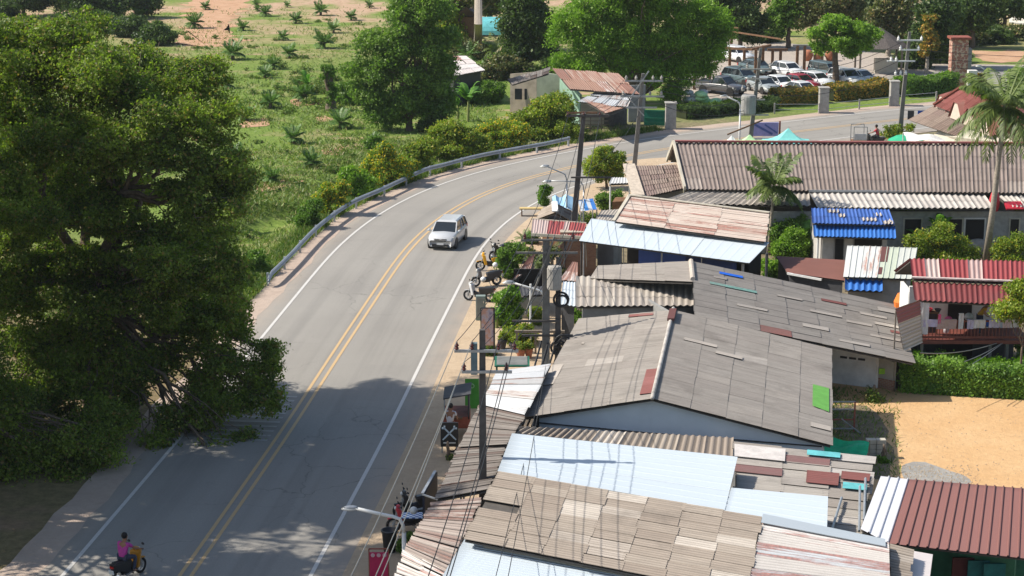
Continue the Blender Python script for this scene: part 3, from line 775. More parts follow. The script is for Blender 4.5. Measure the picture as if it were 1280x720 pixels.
wall_seg(mb, a, b, -.05, 1.72, 1.62); wall_seg(mb, b, b+back*.9, -.05, 1.6)
mb.build('wall', G['plaster'], h)
mb = MB(); wall_seg(mb, b+Vector((.1, .25, 0)), c+Vector((0, .2, 0)), -.05, 1.45, 1.3); wall_seg(mb, c+Vector((0, .2, 0)), c+back, -.05, 1.3); mb.build('side_wall', G['wallcream'], h)
mb = MB(); wall_seg(mb, b+Vector((.12, .12, 0)), c+Vector((0, .08, 0)), 0, .45, .45, .1); mb.build('brick_base', G['brick'], h)
mb = MB(); 
for i in range(3):
    for j in range(8):
        t = .18+i*.2+j*.019; p = a.lerp(b, t); mb.box((p.x, p.y-.08, 1.28), (.045, .03, .1))
mb.build('vent_blocks', G['darkgrey'], h)
mb = MB(); p = b.lerp(c, .2); mb.box((p.x+.1, p.y+.06, .8), (.32, .06, .26)); mb.build('window', mat('window_lime', (.3, .6, .03), .5), h)
pl = inset([R2[3], R2[2], R2[1], L2[0]], .5)
mb = MB(); wall_seg(mb, pl[0], V(866, 400, 3).xy.lerp(a.xy, .98), 0, 2.4, 1.4); wall_seg(mb, pl[2], pl[3], -.05, 1.5, 3.2); wall_seg(mb, pl[3], pl[0], -.05, 3.1); mb.build('back_wall', G['wallgrey'], h)

# front awning of H2
q = quad((720, 345, 3.45), (867, 350, 3.55), (867, 382, 3.0), (719, 383, 2.9))
h = thing('ribbed_awning', 'light tan ribbed fibre cement lean-to roof between the tin shop and the big gable', 'awning', base_of(q))
sheet_roof('roof', q, G['fclight'], h, 'd', amp=.04, pitch=.27, seed=5); walls_under('wall', q, G['wallgrey'], h, .3)

# --- H3 : rusty tin shop with pale sheet awning
q = quad((787, 245, 4.6), (962, 267, 4.6), (956, 303, 3.7), (767, 277, 3.7))
w = quad((739, 273, 3.45), (962, 303, 3.6), (937, 329, 3.0), (724, 301, 3.0))
h = thing('rusty_tin_shop', 'shop with a rust streaked tin roof over a blue wall', 'shop', base_of(q))
sheet_roof('roof', q, G['rusttin'], h, 'a', pitch=.2, seed=31, sl=3.2, sw=.3, slip=.03)
mb = MB(); mb.bar(q[0]+Vector((0, 0, .06)), q[3]+Vector((0, 0, .06)), .18, .06); mb.bar(q[0]+Vector((0, 0, .07)), q[1]+Vector((0, 0, .07)), .2, .05); mb.build('barge_board', G['wallcream'], h)
walls_under('wall', [q[0], q[1], q[2]+Vector((-.3, 1.6, 0)), q[3]+Vector((.5, 1.6, 0))], G['dark'], h, .3, .3)
p0 = w[3].xy+Vector((3.3, 1.0)); p1 = w[2].xy+Vector((-.6, .9))
mb = MB(); wall_seg(mb, p0, p0.lerp(p1, .5), 0, 2.9); mb.build('blue_wall', G['blue'], h)
mb = MB(); wall_seg(mb, p0.lerp(p1, .5), p1, 0, 2.9, th=.14); mb.build('blue_curtain_wall', mat('blue_dark', (.012, .035, .16), .6, .3), h)
mb = MB(); pb = V(700, 345); mb.prism([(pb.x, pb.y), (pb.x+2.0, pb.y), (pb.x+2.0, pb.y+2.2), (pb.x, pb.y+2.2)], 0, 2.5); mb.build('brick_wall', G['brick'], h)
h = thing('pale_sheet_awning', 'pale blue white sheet awning on steel struts in front of the rusty tin shop', 'awning', base_of(w))
sheet_roof('roof', w, G['bluewhite'], h, 'd', 'trap', pitch=.6, amp=.004, sw=3.5, sl=4, seed=32)
for i in range(5):
    mb = MB(); a = w[3].lerp(w[2], .04+.23*i); mb.bar(a+Vector((0, .15, -.1)), a+Vector((.1, 1.1, -1.6)), .05); mb.build('strut', G['steel'], h)
for i in range(3):
    mb = MB(); a = w[3].lerp(w[2], .03+.47*i); mb.tube([Vector((a.x, a.y+.3, -.05)), Vector((a.x, a.y+.3, a.z-.08))], .045, 8); mb.build('post', G['steel'], h)
q = quad((752, 263, 3.1), (781, 261, 3.1), (769, 276, 2.8), (744, 275, 2.8))
h = thing('small_grey_roof', 'small grey corrugated shed roof tucked against the left end of the rusty tin roof', 'shed', base_of(q))
sheet_roof('roof', q, G['fclight'], h, 'd', seed=33); walls_under('wall', q, G['wallgrey'], h, .15)

# --- H4 : the long building
q = quad((843, 178.5, 5.3), (1345, 181, 5.3), (1345, 242, 3.35), (857, 236.5, 3.35))
h = thing('long_house', 'very long building with a mauve grey corrugated roof along the far side of the village', 'building', base_of(q))
sheet_roof('roof', q, G['fclong'], h, 'd', amp=.05, pitch=.26, sl=1.6, seed=41, jit=.01)
rb = [q[0], q[1], q[1]+Vector((0, 5, -2)), q[0]+Vector((0, 5, -2))]
sheet_roof('back_roof', [rb[3], rb[2], rb[1], rb[0]], G['fclong'], h, 'd', amp=.05, pitch=.34, sl=1.6, seed=42)
mb = MB(); mb.bar(q[0]+Vector((0, 0, .1)), q[1]+Vector((0, 0, .1)), .35, .1); mb.build('ridge_cap', mat('ridge_maroon', (.28, .09, .08), .7, .3), h)
mb = MB(); mb.bar(q[0]+Vector((-.05, 0, .05)), q[3]+Vector((-.05, 0, .05)), .12, .3); mb.bar(q[0]+Vector((-.05, .1, .05)), rb[3]+Vector((-.05, 0, .05)), .12, .3); mb.build('barge_board', G['wallcream'], h)
x0, x1, yf, yb = q[3].x+.6, q[2].x, q[3].y+1.7, q[3].y+10
mb = MB(); mb.box(((x0+x1)/2, yf, 1.6), (x1-x0, .18, 3.3)); mb.box(((x0+x1)/2, yb-2, 1.7), (x1-x0, .18, 3.5)); mb.build('wall', G['wallgrey'], h)
mb = MB(); ym = q[0].y
mb.prism([(x0, yf), (x0+.15, yf), (x0+.15, yb-2), (x0, yb-2)], -.05, 3.45)
mb.hexa([(x0, yf, 3.2), (x0+.15, yf, 3.2), (x0+.15, ym, 3.2), (x0, ym, 3.2), (x0, yf, 3.3), (x0+.15, yf, 3.3), (x0+.15, ym, 5.1), (x0, ym, 5.1)])
mb.hexa([(x0, ym, 3.2), (x0+.15, ym, 3.2), (x0+.15, yb-2, 3.2), (x0, yb-2, 3.2), (x0, ym, 5.1), (x0+.15, ym, 5.1), (x0+.15, yb-2, 3.5), (x0, yb-2, 3.5)]); mb.build('gable_wall', G['wallcream'], h)
mb = MB(); mb.box(((x0+x1)/2, yf-.14, 3.1), (x1-x0, .06, .3)); mb.build('green_fascia', mat('fascia_green', (.05, .14, .11), .7, .3), h)
lo = quad((866, 238, 3.22), (1011, 240, 3.2), (1013, 257.5, 2.85), (822, 254, 2.85))
sheet_roof('lower_roof', lo, G['fclight'], h, 'd', amp=.05, pitch=.3, seed=43)
lo2 = quad((1011, 241, 3.25), (1229, 242, 3.2), (1242, 260.5, 2.9), (1021, 259.5, 2.9))
sheet_roof('lower_roof', lo2, G['fcpale'], h, 'd', amp=.05, pitch=.3, seed=44)
lo3 = quad((1243, 243, 3.2), (1345, 244, 3.2), (1345, 260, 2.85), (1262, 259, 2.85))
sheet_roof('lower_roof', lo3, G['fcpale'], h, 'd', amp=.05, pitch=.3, seed=46)
mb = MB(); mb.bar(lo2[0]+Vector((0, -.05, .12)), lo2[1]+Vector((0, -.05, .12)), .1, .12); mb.build('gutter', G['steel'], h)
wf = lo2[3].y+.9
mb = MB(); mb.box(((x0+1+x1)/2, wf, 1.25), (x1-x0-1, .15, 2.5)); mb.build('front_wall', mat('wall_front_grey', (.36, .35, .33), .85, .3), h)
for (a, b, y0_, y1_, nm) in ((1168, 1201, 300, 272, 'window'), (1206, 1229, 304, 270, 'door'), (1262, 1272, 300, 266, 'window'), (1130, 1150, 300, 272, 'window')):
    A = V(a, 290); B = V(b, 290); xa = A.x*(wf/A.y); xb = B.x*(wf/B.y)
    z0_, z1_ = (.0, 2.05) if nm == 'door' else (.8, 2.05)
    f = MB().box(((xa+xb)/2, wf-.1, (z0_+z1_)/2), (xb-xa+.2, .08, z1_-z0_+.15)).build(nm, G['wallcream'] if nm == 'window' else G['plaster'], h)
    MB().box(((xa+xb)/2, wf-.16, (z0_+z1_)/2), (xb-xa, .06, z1_-z0_)).build('pane', G['dark'], f)

# --- H5 low brown hipped shed beside the long building
q = quad((790, 207.5, 3.3), (845, 206, 3.3), (858, 235, 3.0), (800, 247, 2.9))
h = thing('grey_lean_to', 'small grey brown roof leaning against the left gable of the long building', 'shed', base_of(q))
sheet_roof('roof', q, G['greytile'], h, 'd', seed=51, slip=.05); walls_under('wall', q, G['wallgrey'], h, .25)
mb = MB(); a = q[0]+Vector((-.2, 0, .1)); b = q[3]+Vector((-.1, 0, .12)); mb.bar(a, b, .75, .12); mb.build('pale_edge_sheet', mat('edge_pale', (.55, .47, .38), .8, .35, 4), h)
q = quad((765, 222, 2.5), (787, 222, 2.5), (789, 229, 2.4), (761, 230, 2.4))
h = thing('street_stall', 'tiny stall with a flat white roof and brown goods beside the yellow green tree', 'stall', base_of(q))
sheet_roof('roof', q, G['whitetin'], h, 'd', seed=52); walls_under('counter', [p-Vector((0, 0, 0)) for p in q], G['wood'], h, .3, 1.2)
for p in q[2:]:
    MB().tube([Vector((p.x+(-.1 if p == q[2] else .1), p.y+.1, -.05)), Vector((p.x+(-.1 if p == q[2] else .1), p.y+.1, p.z))], .05).build('post', G['white'], h)

# --- roadside kiosks near the tall poles
q = quad((697, 253, 2.6), (700, 262, 2.6), (690, 274, 2.0), (672, 273, 1.9))
rr1 = quad((692, 252, 2.7), (698, 254, 2.7), (691, 273, 2.2), (671, 272, 1.7))
h = thing('thatched_kiosk', 'small kiosk with a brown gable roof and white ridge sheet at the road edge', 'kiosk', base_of(rr1))
a0 = V(693, 254, 2.7); a1 = V(694, 266, 2.7)
ql = [a0, a0, a1, a1]
lft = [V(677, 262, 1.8), a0, a1, V(670, 275, 1.8)]; rgt = [a0, V(714, 264, 1.9), V(714, 277, 1.9), a1]
sheet_roof('roof', lft, G['fctan'], h, 'a', seed=61, sw=.5); sheet_roof('roof', rgt, G['rustdark'], h, 'a', seed=62, sw=.5)
MB().bar(a0+Vector((0, 0, .08)), a1+Vector((0, 0, .08)), .35, .06).build('ridge_cap', G['white'], h)
mb = MB(); pl = inset([lft[3], rgt[2], rgt[1], lft[0]], .4); mb.prism(pl, -.05, 1.75); mb.build('wall', G['wood'], h)
q = quad((666, 274, 2.7), (733, 279, 2.75), (728, 297, 2.3), (664, 293, 2.3))
h = thing('red_striped_awning', 'red and white striped corrugated awning beside the road', 'awning', base_of(q))
sheet_roof('roof', q, G['redstripe'], h, 'd', prof='sine', sw=.32, sl=3, pitch=.16, amp=.03, seed=63, jit=.02)
mb = MB(); mb.bar(q[3], q[2], .08, .16); mb.bar(q[0], q[1], .06, .1); mb.build('fascia', G['wallcream'], h)
for k in (0.02, .33, .66, .98):
    a = q[3].lerp(q[2], k); MB().tube([(a.x, a.y+.12, -.05), (a.x, a.y+.12, a.z)], .045).build('post', G['darkpole'], h)
q = quad((722, 250, 2.5), (741, 248, 2.5), (746, 262, 2.1), (726, 264, 2.1))
h = thing('blue_striped_awning', 'blue and white striped canvas awning behind the leaning tall pole', 'awning', base_of(q))
bs = sheet_mat('blue_striped', [(0, (.05, .25, .65)), (.45, (.6, .64, .68)), (.7, (.04, .2, .6)), (.9, (.45, .15, .1))], .1)
sheet_roof('roof', q, bs, h, 'd', prof='flat', sw=.25, sl=3, seed=65, deck=False)
for p in q: MB().tube([(p.x, p.y, -.05), (p.x, p.y, p.z)], .035).build('post', G['steel'], h)
q = quad((690, 248, 2.2), (716, 246, 2.3), (717, 260, 2.0), (694, 262, 1.9))
h = thing('tarpaulin_shelter', 'pale blue tarpaulin shelter beside the brown gable kiosk', 'shelter', base_of(q))
mb = MB()
for i in range(6):
    for j in range(4):
        mb.poly([roof_point(q, (i+a)/6, (j+b)/4)+Vector((0, 0, .12*math.sin((i+a)*1.9)+.1*math.cos((j+b)*2.3))) for a, b in ((0, 0), (0, 1), (1, 1), (1, 0))])
mb.build('tarpaulin', G['lightblue'], h)
for p in q: MB().tube([(p.x, p.y, -.05), (p.x, p.y, p.z)], .03).build('post', G['steel'], h)
b_ = V(664, 270)
bn = thing('roadside_bench', 'low yellow bench at the kerb in front of the brown gable kiosk', 'bench', b_)
MB().box((b_.x, b_.y, .5), (1.5, .5, .08)).build('seat', mat('bench_yellow', (.6, .45, .2), .7), bn)
for sx in (-.6, .6): MB().box((b_.x+sx, b_.y, .22), (.08, .4, .48)).build('leg', G['wood'], bn)
# rusty shelters among the roadside plants
for (pts, m, lb) in ((((661, 322, 2.5), (669, 317, 2.6), (663, 338, 2.2), (642, 349, 2.0)), G['rustbrown'], 'narrow rust red lean-to roof among palms by the parked motorbikes'),
                     (((716, 327, 2.6), (722, 328, 2.6), (722, 352, 2.1), (700, 350, 2.1)), G['rustbrown'], 'rusty red sheet roof just right of the transformer pole'),
                     (((704, 352, 2.4), (719, 353, 2.4), (719, 383, 2.0), (700, 380, 2.0)), G['bluewhite'], 'small white blue sheet awning left of the tan ribbed awning')):
    q = quad(*pts); h = thing('lean_to', lb, 'lean-to', base_of(q)); sheet_roof('roof', q, m, h, 'd', seed=int(pts[0][0])); walls_under('wall', q, G['darkgrey'], h, .2)
q = quad((655, 362, 2.2), (676, 364, 2.2), (678, 378, 2.2), (655, 376, 2.2))
h = thing('dark_stall', 'dark open stall with grey concrete front behind the roadside plants', 'stall', base_of(q))
sheet_roof('roof', quad((649, 358, 2.5), (682, 358, 2.5), (682, 368, 2.4), (652, 370, 2.4)), G['darkgrey'], h, 'd', seed=8)
pb = V(664, 398); MB().box((pb.x, pb.y, .6), (1.7, .15, 1.25)).build('counter', G['concrete'], h); MB().box((pb.x, pb.y+.9, 1.2), (1.8, .12, 2.4)).build('back_wall', G['dark'], h)

# --- blue roofed house
q = quad((1014, 260, 3.4), (1111, 262, 3.4), (1118, 281, 2.9), (1015, 279, 2.9))
h = thing('blue_roofed_house', 'small grey house with a bright blue corrugated roof patched with bleached sheets', 'house', base_of(q))
sheet_roof('roof', q, G['bluesheet'], h, 'd', amp=.035, pitch=.22, sw=.6, sl=.8, seed=71)
q2 = quad((1016, 280, 2.75), (1119, 283, 2.75), (1120, 298, 2.3), (1017, 295, 2.3)); sheet_roof('awning_roof', q2, G['bluesheet2'], h, 'd', amp=.04, pitch=.24, seed=72)

for s_, t_ in ((.2, .12), (.25, .12), (.3, .12), (.33, .4), (.37, .4), (.6, .62), (.65, .62), (.7, .62), (.75, .62), (.78, .3), (.83, .3), (.86, .8), (.9, .8), (.94, .8), (.92, .7)): sheet_roof('bleached_sheet', [roof_point(q, s_, t_)+Vector((0, 0, .05)), roof_point(q, s_+.045, t_)+Vector((0, 0, .05)), roof_point(q, s_+.045, t_+.2)+Vector((0, 0, .05)), roof_point(q, s_, t_+.2)+Vector((0, 0, .05))], palesheet, h, 'd', amp=.05, pitch=.3, sw=.3, sl=.5, deck=False)
wy = q2[3].y+.7; xa = q2[3].x+.6; xb = q2[2].x-.3
mb = MB(); mb.box(((xa+xb)/2, wy, 1.15), (xb-xa, .15, 2.4)); mb.box((xa, wy+2, 1.2), (.15, 4, 2.5)); mb.box((xb, wy+2, 1.2), (.15, 4, 2.5)); mb.build('wall', mat('wall_bluehouse', (.5, .48, .45), .8, .2), h)
for (f0, f1, z0_, z1_, nm) in ((.2, .33, .35, 2.0, 'door'), (.5, .93, 1.0, 2.0, 'window')):
    f = MB().box((xa+(xb-xa)*(f0+f1)/2, wy-.1, (z0_+z1_)/2), ((xb-xa)*(f1-f0)+.12, .06, z1_-z0_+.12)).build(nm, G['concrete'], h)
    MB().box((xa+(xb-xa)*(f0+f1)/2, wy-.15, (z0_+z1_)/2), ((xb-xa)*(f1-f0), .05, z1_-z0_)).build('pane', G['dark'], f)
MB().tube([(xa-.3, wy-.4, 0), (xa-.3, wy-.4, 2.25)], .06).build('drain_pipe', G['white'], h)

# --- brown low roof + dark fence
q = quad((970, 320, 2.4), (1056, 325, 2.4), (1056, 351, 2.3), (984, 341, 2.3))
h = thing('brown_flat_shed', 'low shed with a plain flat brown roof below the blue roofed house', 'shed', base_of(q))
sheet_roof('roof', q, mat('roof_brown_plain', (.2, .085, .065), .8, .15, .6), h, 'd', 'flat', sw=9, sl=9, seed=1); walls_under('wall', q, G['darkgrey'], h, .15)
MB().bar(q[3]+Vector((0, -.05, -.02)), q[3].lerp(q[2], .6)+Vector((0, -.05, -.1)), .1, .1).build('white_edge_pipe', G['white'], h)
# --- pale tin shed
q = quad((1059, 307, 3.3), (1147, 310, 3.3), (1140, 349, 2.5), (1054, 346, 2.5))
h = thing('pale_tin_shed', 'shed with a pale green and white metal roof with one rust red sheet', 'shed', base_of(q))
sheet_roof('roof', q, G['paletin'], h, 'd', 'trap', pitch=.35, amp=.02, sw=.85, sl=3, seed=82)
patchs(q, .48, .6, .02, .5, redsheet_, 'rust_red_sheet', h, .04); patchs(q, .5, .55, .68, .9, redsheet_, 'rust_red_sheet', h, .04)
walls_under('wall', q, G['wallgrey'], h, .3)
q2 = quad((1056, 348, 2.35), (1103, 349, 2.35), (1103, 364, 1.95), (1056, 362, 1.95))
sheet_roof('awning_roof', q2, G['bluesheet2'], h, 'd', amp=.06, pitch=.3, seed=83)

# --- red roofed house with balcony
q = quad((1137, 323, 5.3), (1300, 327, 5.3), (1300, 383, 4.0), (1143, 375, 4.0)); qm = [q[0], q[1], q[1].lerp(q[2], .52)+Vector((0, 0, .03)), q[0].lerp(q[3], .52)+Vector((0, 0, .03))]
h = thing('balcony_house', 'raised house with a dark red corrugated roof, white wall and a cluttered balcony', 'house', base_of(q))
sheet_roof('upper_roof', qm, G['redsheetpale'], h, 'd', amp=.045, pitch=.24, sw=.62, sl=1.2, seed=91)
sheet_roof('roof', [qm[3]-Vector((0, 0, .12)), qm[2]-Vector((0, 0, .12)), q[2], q[3]], G['redsheet'], h, 'd', amp=.045, pitch=.24, sw=1.24, sl=2.5, seed=92)
MB().bar(qm[3]+Vector((0, 0, .09)), qm[2]+Vector((0, 0, .09)), .2, .06).build('ridge_cap', mat('ridge_pale', (.6, .5, .46), .7, .4, 5), h)
fy = q[3].y; fx0 = q[3].x; fx1 = q[2].x
bq = [q[0]+Vector((0, 3.6, -1.5)), q[1]+Vector((0, 3.6, -1.5)), q[1]+Vector((0, 0, -.04)), q[0]+Vector((0, 0, -.04))]; sheet_roof('back_roof', bq, G['redsheet'], h, 'd', amp=.045, pitch=.24, seed=93)
# balcony floor at z such that it sits at row ~430
flz = 2.15; wyb = fy+2.2
mb = MB(); mb.box(((fx0+fx1)/2, wyb, 3.1), (fx1-fx0-.4, .15, 2.0)); mb.box((fx0+.25, wyb+1, 1.9), (.15, 2, 3.9)); mb.build('wall', G['white'], h)
mb = MB(); mb.box(((fx0+fx1)/2, wyb-1.0, flz-.1), (fx1-fx0, 2.6, .16)); mb.build('balcony_floor', G['brown'], h)
mb = MB(); mb.box(((fx0+fx1)/2, wyb+.2, 1.0), (fx1-fx0-.3, .2, 2.1)); mb.build('lower_wall', G['darkgrey'], h)
dx0 = fx0+(fx1-fx0)*.375; dx1 = fx0+(fx1-fx0)*.58
MB().box(((dx0+dx1)/2, wyb-.1, 3.1), (dx1-dx0, .08, 1.95)).build('doorway', G['dark'], h)
MB().box((fx0+(fx1-fx0)*.48, wyb+.08, .95), (1.4, .1, 1.9)).build('lower_doorway', G['dark'], h)
mb = MB(); yr = wyb-2.15
mb.bar((fx0+.1, yr, flz+.85), (fx1, yr, flz+.85), .07, .07); mb.bar((fx0+.1, yr, flz+.1), (fx1, yr, flz+.1), .06, .1)
for i in range(34):
    x = fx0+.1+(fx1-fx0-.1)*i/33; mb.bar((x, yr, flz), (x, yr, flz+.85), .03)
mb.build('railing', G['brown'], h)
for x in (fx0+.45, fx0+3.1, fx0+4.6): MB().box((x, yr+.05, 2.9), (.1, .1, 1.9) if x < fx0+1 else (.05, .05, .1)).build('post', G['brown'], h)
for x in (fx0+.5, fx0+3.6, fx1-1): MB().box((x, yr+.2, 1.0), (.13, .13, 2.1)).build('stilt', G['pole'], h)
sq = quad((1120, 386, 3.75), (1150, 375, 4.05), (1153, 428, 2.05), (1130, 438, 1.8))
h = thing('striped_side_awning', 'red and cream striped sheet awning slanting off the left side of the balcony house', 'awning', base_of(sq))
rs = sheet_mat('striped_red_cream', [(0, (.66, .57, .5)), (.45, (.36, .11, .11)), (.62, (.62, .53, .47)), (.85, (.45, .2, .18))], .2)
sheet_roof('roof', sq, rs, h, 'a', sw=.34, sl=4, seed=95, pitch=.17, jit=.03)
for p_ in (sq[0], sq[2]): MB().bar((p_.x, p_.y, -.05), (p_.x, p_.y, p_.z-.1), .06).build('post', G['woodgrey'], h)

# --- lower right brown metal hall
q = quad((1136, 599, 4.2), (1300, 612, 4.2), (1300, 700, 3.3), (1111, 679, 3.3)); qw = quad((1101, 595, 4.2), (1136, 599, 4.2), (1111, 679, 3.3), (1076, 661, 3.5))
h = thing('brown_roofed_hall', 'hall with a ribbed brown metal roof, white left edge sheets and green walls', 'hall', base_of(q))
sheet_roof('roof', q, G['brownmetal'], h, 'd', 'trap', pitch=.3, amp=.03, sw=12, sl=9, seed=101, jit=0)
sheet_roof('white_roof_strip', qw, G['whitemetal'], h, 'd', 'trap', pitch=.3, amp=.03, sw=2, sl=9, seed=102, jit=0)
pl = inset(q, 1.0); y0_ = pl[3].y+.3
mb = MB(); wall_seg(mb, (pl[3].x+1.2, y0_+.8), (pl[2].x+.5, pl[2].y+.9), -.05, 3.2); wall_seg(mb, (qw[3].x+.9, qw[3].y+.4), (qw[0].x+.3, qw[0].y-.3), -.05, 3.4); wall_seg(mb, (qw[0].x+.4, qw[0].y-.35), (q[1].x, q[1].y-.4), -.05, 3.9); mb.build('wall', G['greenwall'], h)
for k, m in ((.2, G['redbrown']), (.45, G['turq']), (.7, G['green'])):
    a = Vector((pl[3].x+1.2, y0_+.65)).lerp(Vector((pl[2].x+.5, pl[2].y+.75)), k); MB().box((a.x, a.y-.05, 1.2), (.9, .06, 2.3)).build('door', mat('door_dim', (.12, .03, .03) if k < .3 else (.02, .16, .16), .7, .4), h)

# --- lower centre block
q = quad((652, 533, 3.3), (917, 547, 3.3), (916, 571, 2.95), (636, 541, 3.1))
h = thing('narrow_ribbed_roof', 'narrow strip of brown ribbed roofing between the gable house and the pale blue tin roof', 'roof', base_of(q))
sheet_roof('roof', q, G['fctan'], h, 'd', amp=.05, pitch=.24, sl=3, seed=111); walls_under('wall', q, G['darkgrey'], h, .15)
qa = quad((640, 541.5, 3.9), (921, 571.5, 3.9), (905, 638, 3.9), (622, 589, 3.9)); qb = quad((914, 609.5, 3.9), (1034, 621, 3.9), (1032.5, 662, 3.9), (905, 638, 3.9))
h = thing('pale_blue_tin_shophouse', 'shophouse with a large smooth pale blue L shaped tin roof above the tan patchwork roof', 'shophouse', base_of(qa))
sheet_roof('roof', qa, G['bluewhite'], h, 'a', 'trap', pitch=.5, amp=.01, sw=1.5, sl=6, seed=112, jit=.003); sheet_roof('roof', qb, G['bluewhite'], h, 'a', 'trap', pitch=.5, amp=.01, sw=2.5, sl=6, seed=113, jit=.003)
walls_under('wall', qa, G['wallcream'], h, .5, .2); walls_under('wall', qb, G['wallcream'], h, .5, .2)
q = quad((622, 590, 4.25), (952, 647, 4.25), (932, 745, 4.0), (578, 674, 4.0)); q2 = quad((953, 648, 4.22), (1110, 680, 4.1), (1112, 760, 3.7), (932, 746, 4.0))
h = thing('tan_sheet_shophouse', 'shophouse with a tan patchwork of small sheets and rust striped tin on the right', 'shophouse', base_of(q))
sheet_roof('roof', q, G['fctan'], h, 'a', sw=.62, sl=1.3, seed=114, slip=.03, jit=.012, missing=((4, 0),)); sheet_roof('rust_striped_roof', q2, G['ruststripe'], h, 'a', sw=.8, sl=3.0, seed=115)
patchs(q2, .0, .98, -.03, .09, G['bluewhite'], 'ridge_sheet', h, .09)
walls_under('wall', q, G['wallcream'], h, .5, .25); walls_under('wall', q2, G['wallcream'], h, .5, .4)
q3 = quad((1111, 680, 3.9), (1140, 688, 3.8), (1136, 735, 3.5), (1112, 730, 3.6)); q4 = quad((1138, 688, 3.6), (1166, 693, 3.5), (1160, 740, 3.2), (1134, 736, 3.3))
sheet_roof('end_roof', q3, G['fctan'], h, 'a', seed=116, sw=.5, sl=.9, slip=.04)
sheet_roof('plastic_sheet_roof', q4, mat('sheet_offwhite', (.62, .57, .55), .6, .08), h, 'd', 'flat', sw=4, sl=4, seed=1)
walls_under('wall', q3, G['wallgrey'], h, .1, .2)
q = quad((581, 673.5, 3.7), (852, 724, 3.7), (820, 800, 3.6), (535, 750, 3.6))
h = thing('corner_tin_shophouse', 'shophouse with a pale blue finely ribbed tin roof at the bottom edge of the view', 'shophouse', base_of(q))
sheet_roof('roof', q, G['bluewhite'], h, 'a', 'trap', pitch=.16, amp=.012, sw=2, sl=6, seed=117, jit=.003); walls_under('wall', q, G['wallcream'], h, .5, .2)
q = quad((918, 554, 3.2), (1094, 573, 2.9), (1078, 672, 2.9), (918, 652, 3.3))
h = thing('patchwork_roofed_shed', 'shed under a patchwork of tan, white, maroon and turquoise sheets with loose pipes on top', 'shed', base_of(q))
sheet_roof('roof', q, G['patch'], h, 'a', sw=.85, sl=1.5, seed=118, slip=.06, jit=.04); walls_under('wall', q, G['wallcream'], h, .5, .3)
for (a, b, c, d, m) in ((.0, .36, .05, .22, mat('sheet_white_old', (.6, .56, .53), .7, .2)), (.52, .75, .02, .09, G['turq']), (.53, .76, .3, .46, redsheet_), (.78, .98, .26, .36, redsheet_), (.8, .97, .4, .48, G['turq'])): patchs(q, a, b, c, d, m, par=h, up=.09)
for (a, b) in (((1075, 608), (1074, 664)), ((1082, 598), (1080, 650)), ((1052, 622), (1040, 662))):
    o = MB().tube([P(a[0], a[1], 3.15), P(b[0], b[1], 3.15)], .045, 7).build('loose_pipe', G['steel']); tag(o, 'loose metal pipe lying on the patchwork roof, '+{1075: 'middle one of the three', 1082: 'rightmost of the three', 1052: 'leaning leftmost beside a gap'}[a[0]], 'pipe', 'metal pipes on the patchwork roof')

# --- street side awnings
G['rustgrey'] = sheet_mat('rust_grey_tin', [(0, (.36, .3, .27)), (.3, (.42, .36, .32)), (.55, (.28, .2, .175)), (.8, (.48, .42, .38))], .4, rough=.8, rust=(.2, .1, .08), rustamt=.3, gr=.5)
for (pts, m, nm, lb, sd, kw) in (
    (((622, 465, 3.1), (689, 455, 3.3), (656, 520, 3.3), (600, 507, 3.0)), G['whitetin'], 'tin_awning', 'bright white tin awning right beside the near utility pole', 121, dict(sw=.8, sl=2)),
    (((599, 508, 3.0), (657, 521, 3.25), (634, 556, 3.3), (574, 560, 2.9)), G['rustdark'], 'tin_awning', 'grey weathered tin awning with dark streaks just beyond the board cart', 122, dict(sw=.28, sl=2.4)),
    (((573, 561, 2.85), (634, 557, 3.2), (612, 612, 3.2), (545, 625, 2.8)), G['rustdark'], 'tin_awning', 'shaded dark maroon and grey tin awning around the foot of the near utility pole', 123, dict(sw=.25, sl=2.4)),
    (((540, 630, 2.95), (603, 623, 3.3), (558, 717, 3.3), (505, 690, 2.9)), G['rustgrey'], 'tin_awning', 'rusty grey brown tin awning behind the curved street lamp', 124, dict(sw=.24, sl=2.2))):
    q = quad(*pts); h = thing(nm, lb, 'awning', base_of(q), group='tin awnings along the street'); sheet_roof('roof', q, m, h, 'a', pitch=.16, amp=.022, seed=sd, slip=.04, jit=.03, **kw)
    for k in (0.05, .95):
        a = q[0].lerp(q[3], k); MB().bar((a.x+.12, a.y, -.05), (a.x+.12, a.y, a.z-.08), .07).build('post', G['steel'], h)
    mb = MB(); a = q[1].xy+Vector((.3, 0)); b = q[2].xy+Vector((.3, 0)); wall_seg(mb, a, b, -.05, 2.9); mb.build('shop_front', G['dark'], h)
    # far side wall-plate
q = quad((505, 690, 2.85), (558, 717, 3.2), (548, 745, 3.1), (492, 728, 2.8)); h = thing('tin_awning', 'last tattered rust and white tin awning at the bottom edge, beside the red banner', 'awning', base_of(q), group='tin awnings along the street')
sheet_roof('roof', q, G['ruststripe'], h, 'a', pitch=.16, sw=.4, sl=1.1, slip=.1, jit=.08, seed=126)
sb = thing('leaning_shop_board', 'dark shop board with a pale edge standing at the street side of the dark awning', 'sign board', P(535, 650))
a = P(528, 618, 2.3); b = P(544, 590, 2.3); mb = MB(); mb.hexa([(a.x, a.y, 0), (b.x, b.y, 0), (b.x+.08, b.y, 0), (a.x+.08, a.y, 0), tuple(a), tuple(b), (b.x+.08, b.y, 2.3), (a.x+.08, a.y, 2.3)]); mb.build('board', mat('board_navy', (.03, .035, .06), .6), sb)
MB().bar(a+Vector((0, 0, .03)), b+Vector((0, 0, .03)), .1, .05).build('frame', G['steel'], sb)
MB().bar(a, a+Vector((1.2, -.6, -.2)), .05).build('strut', G['steel'], sb)
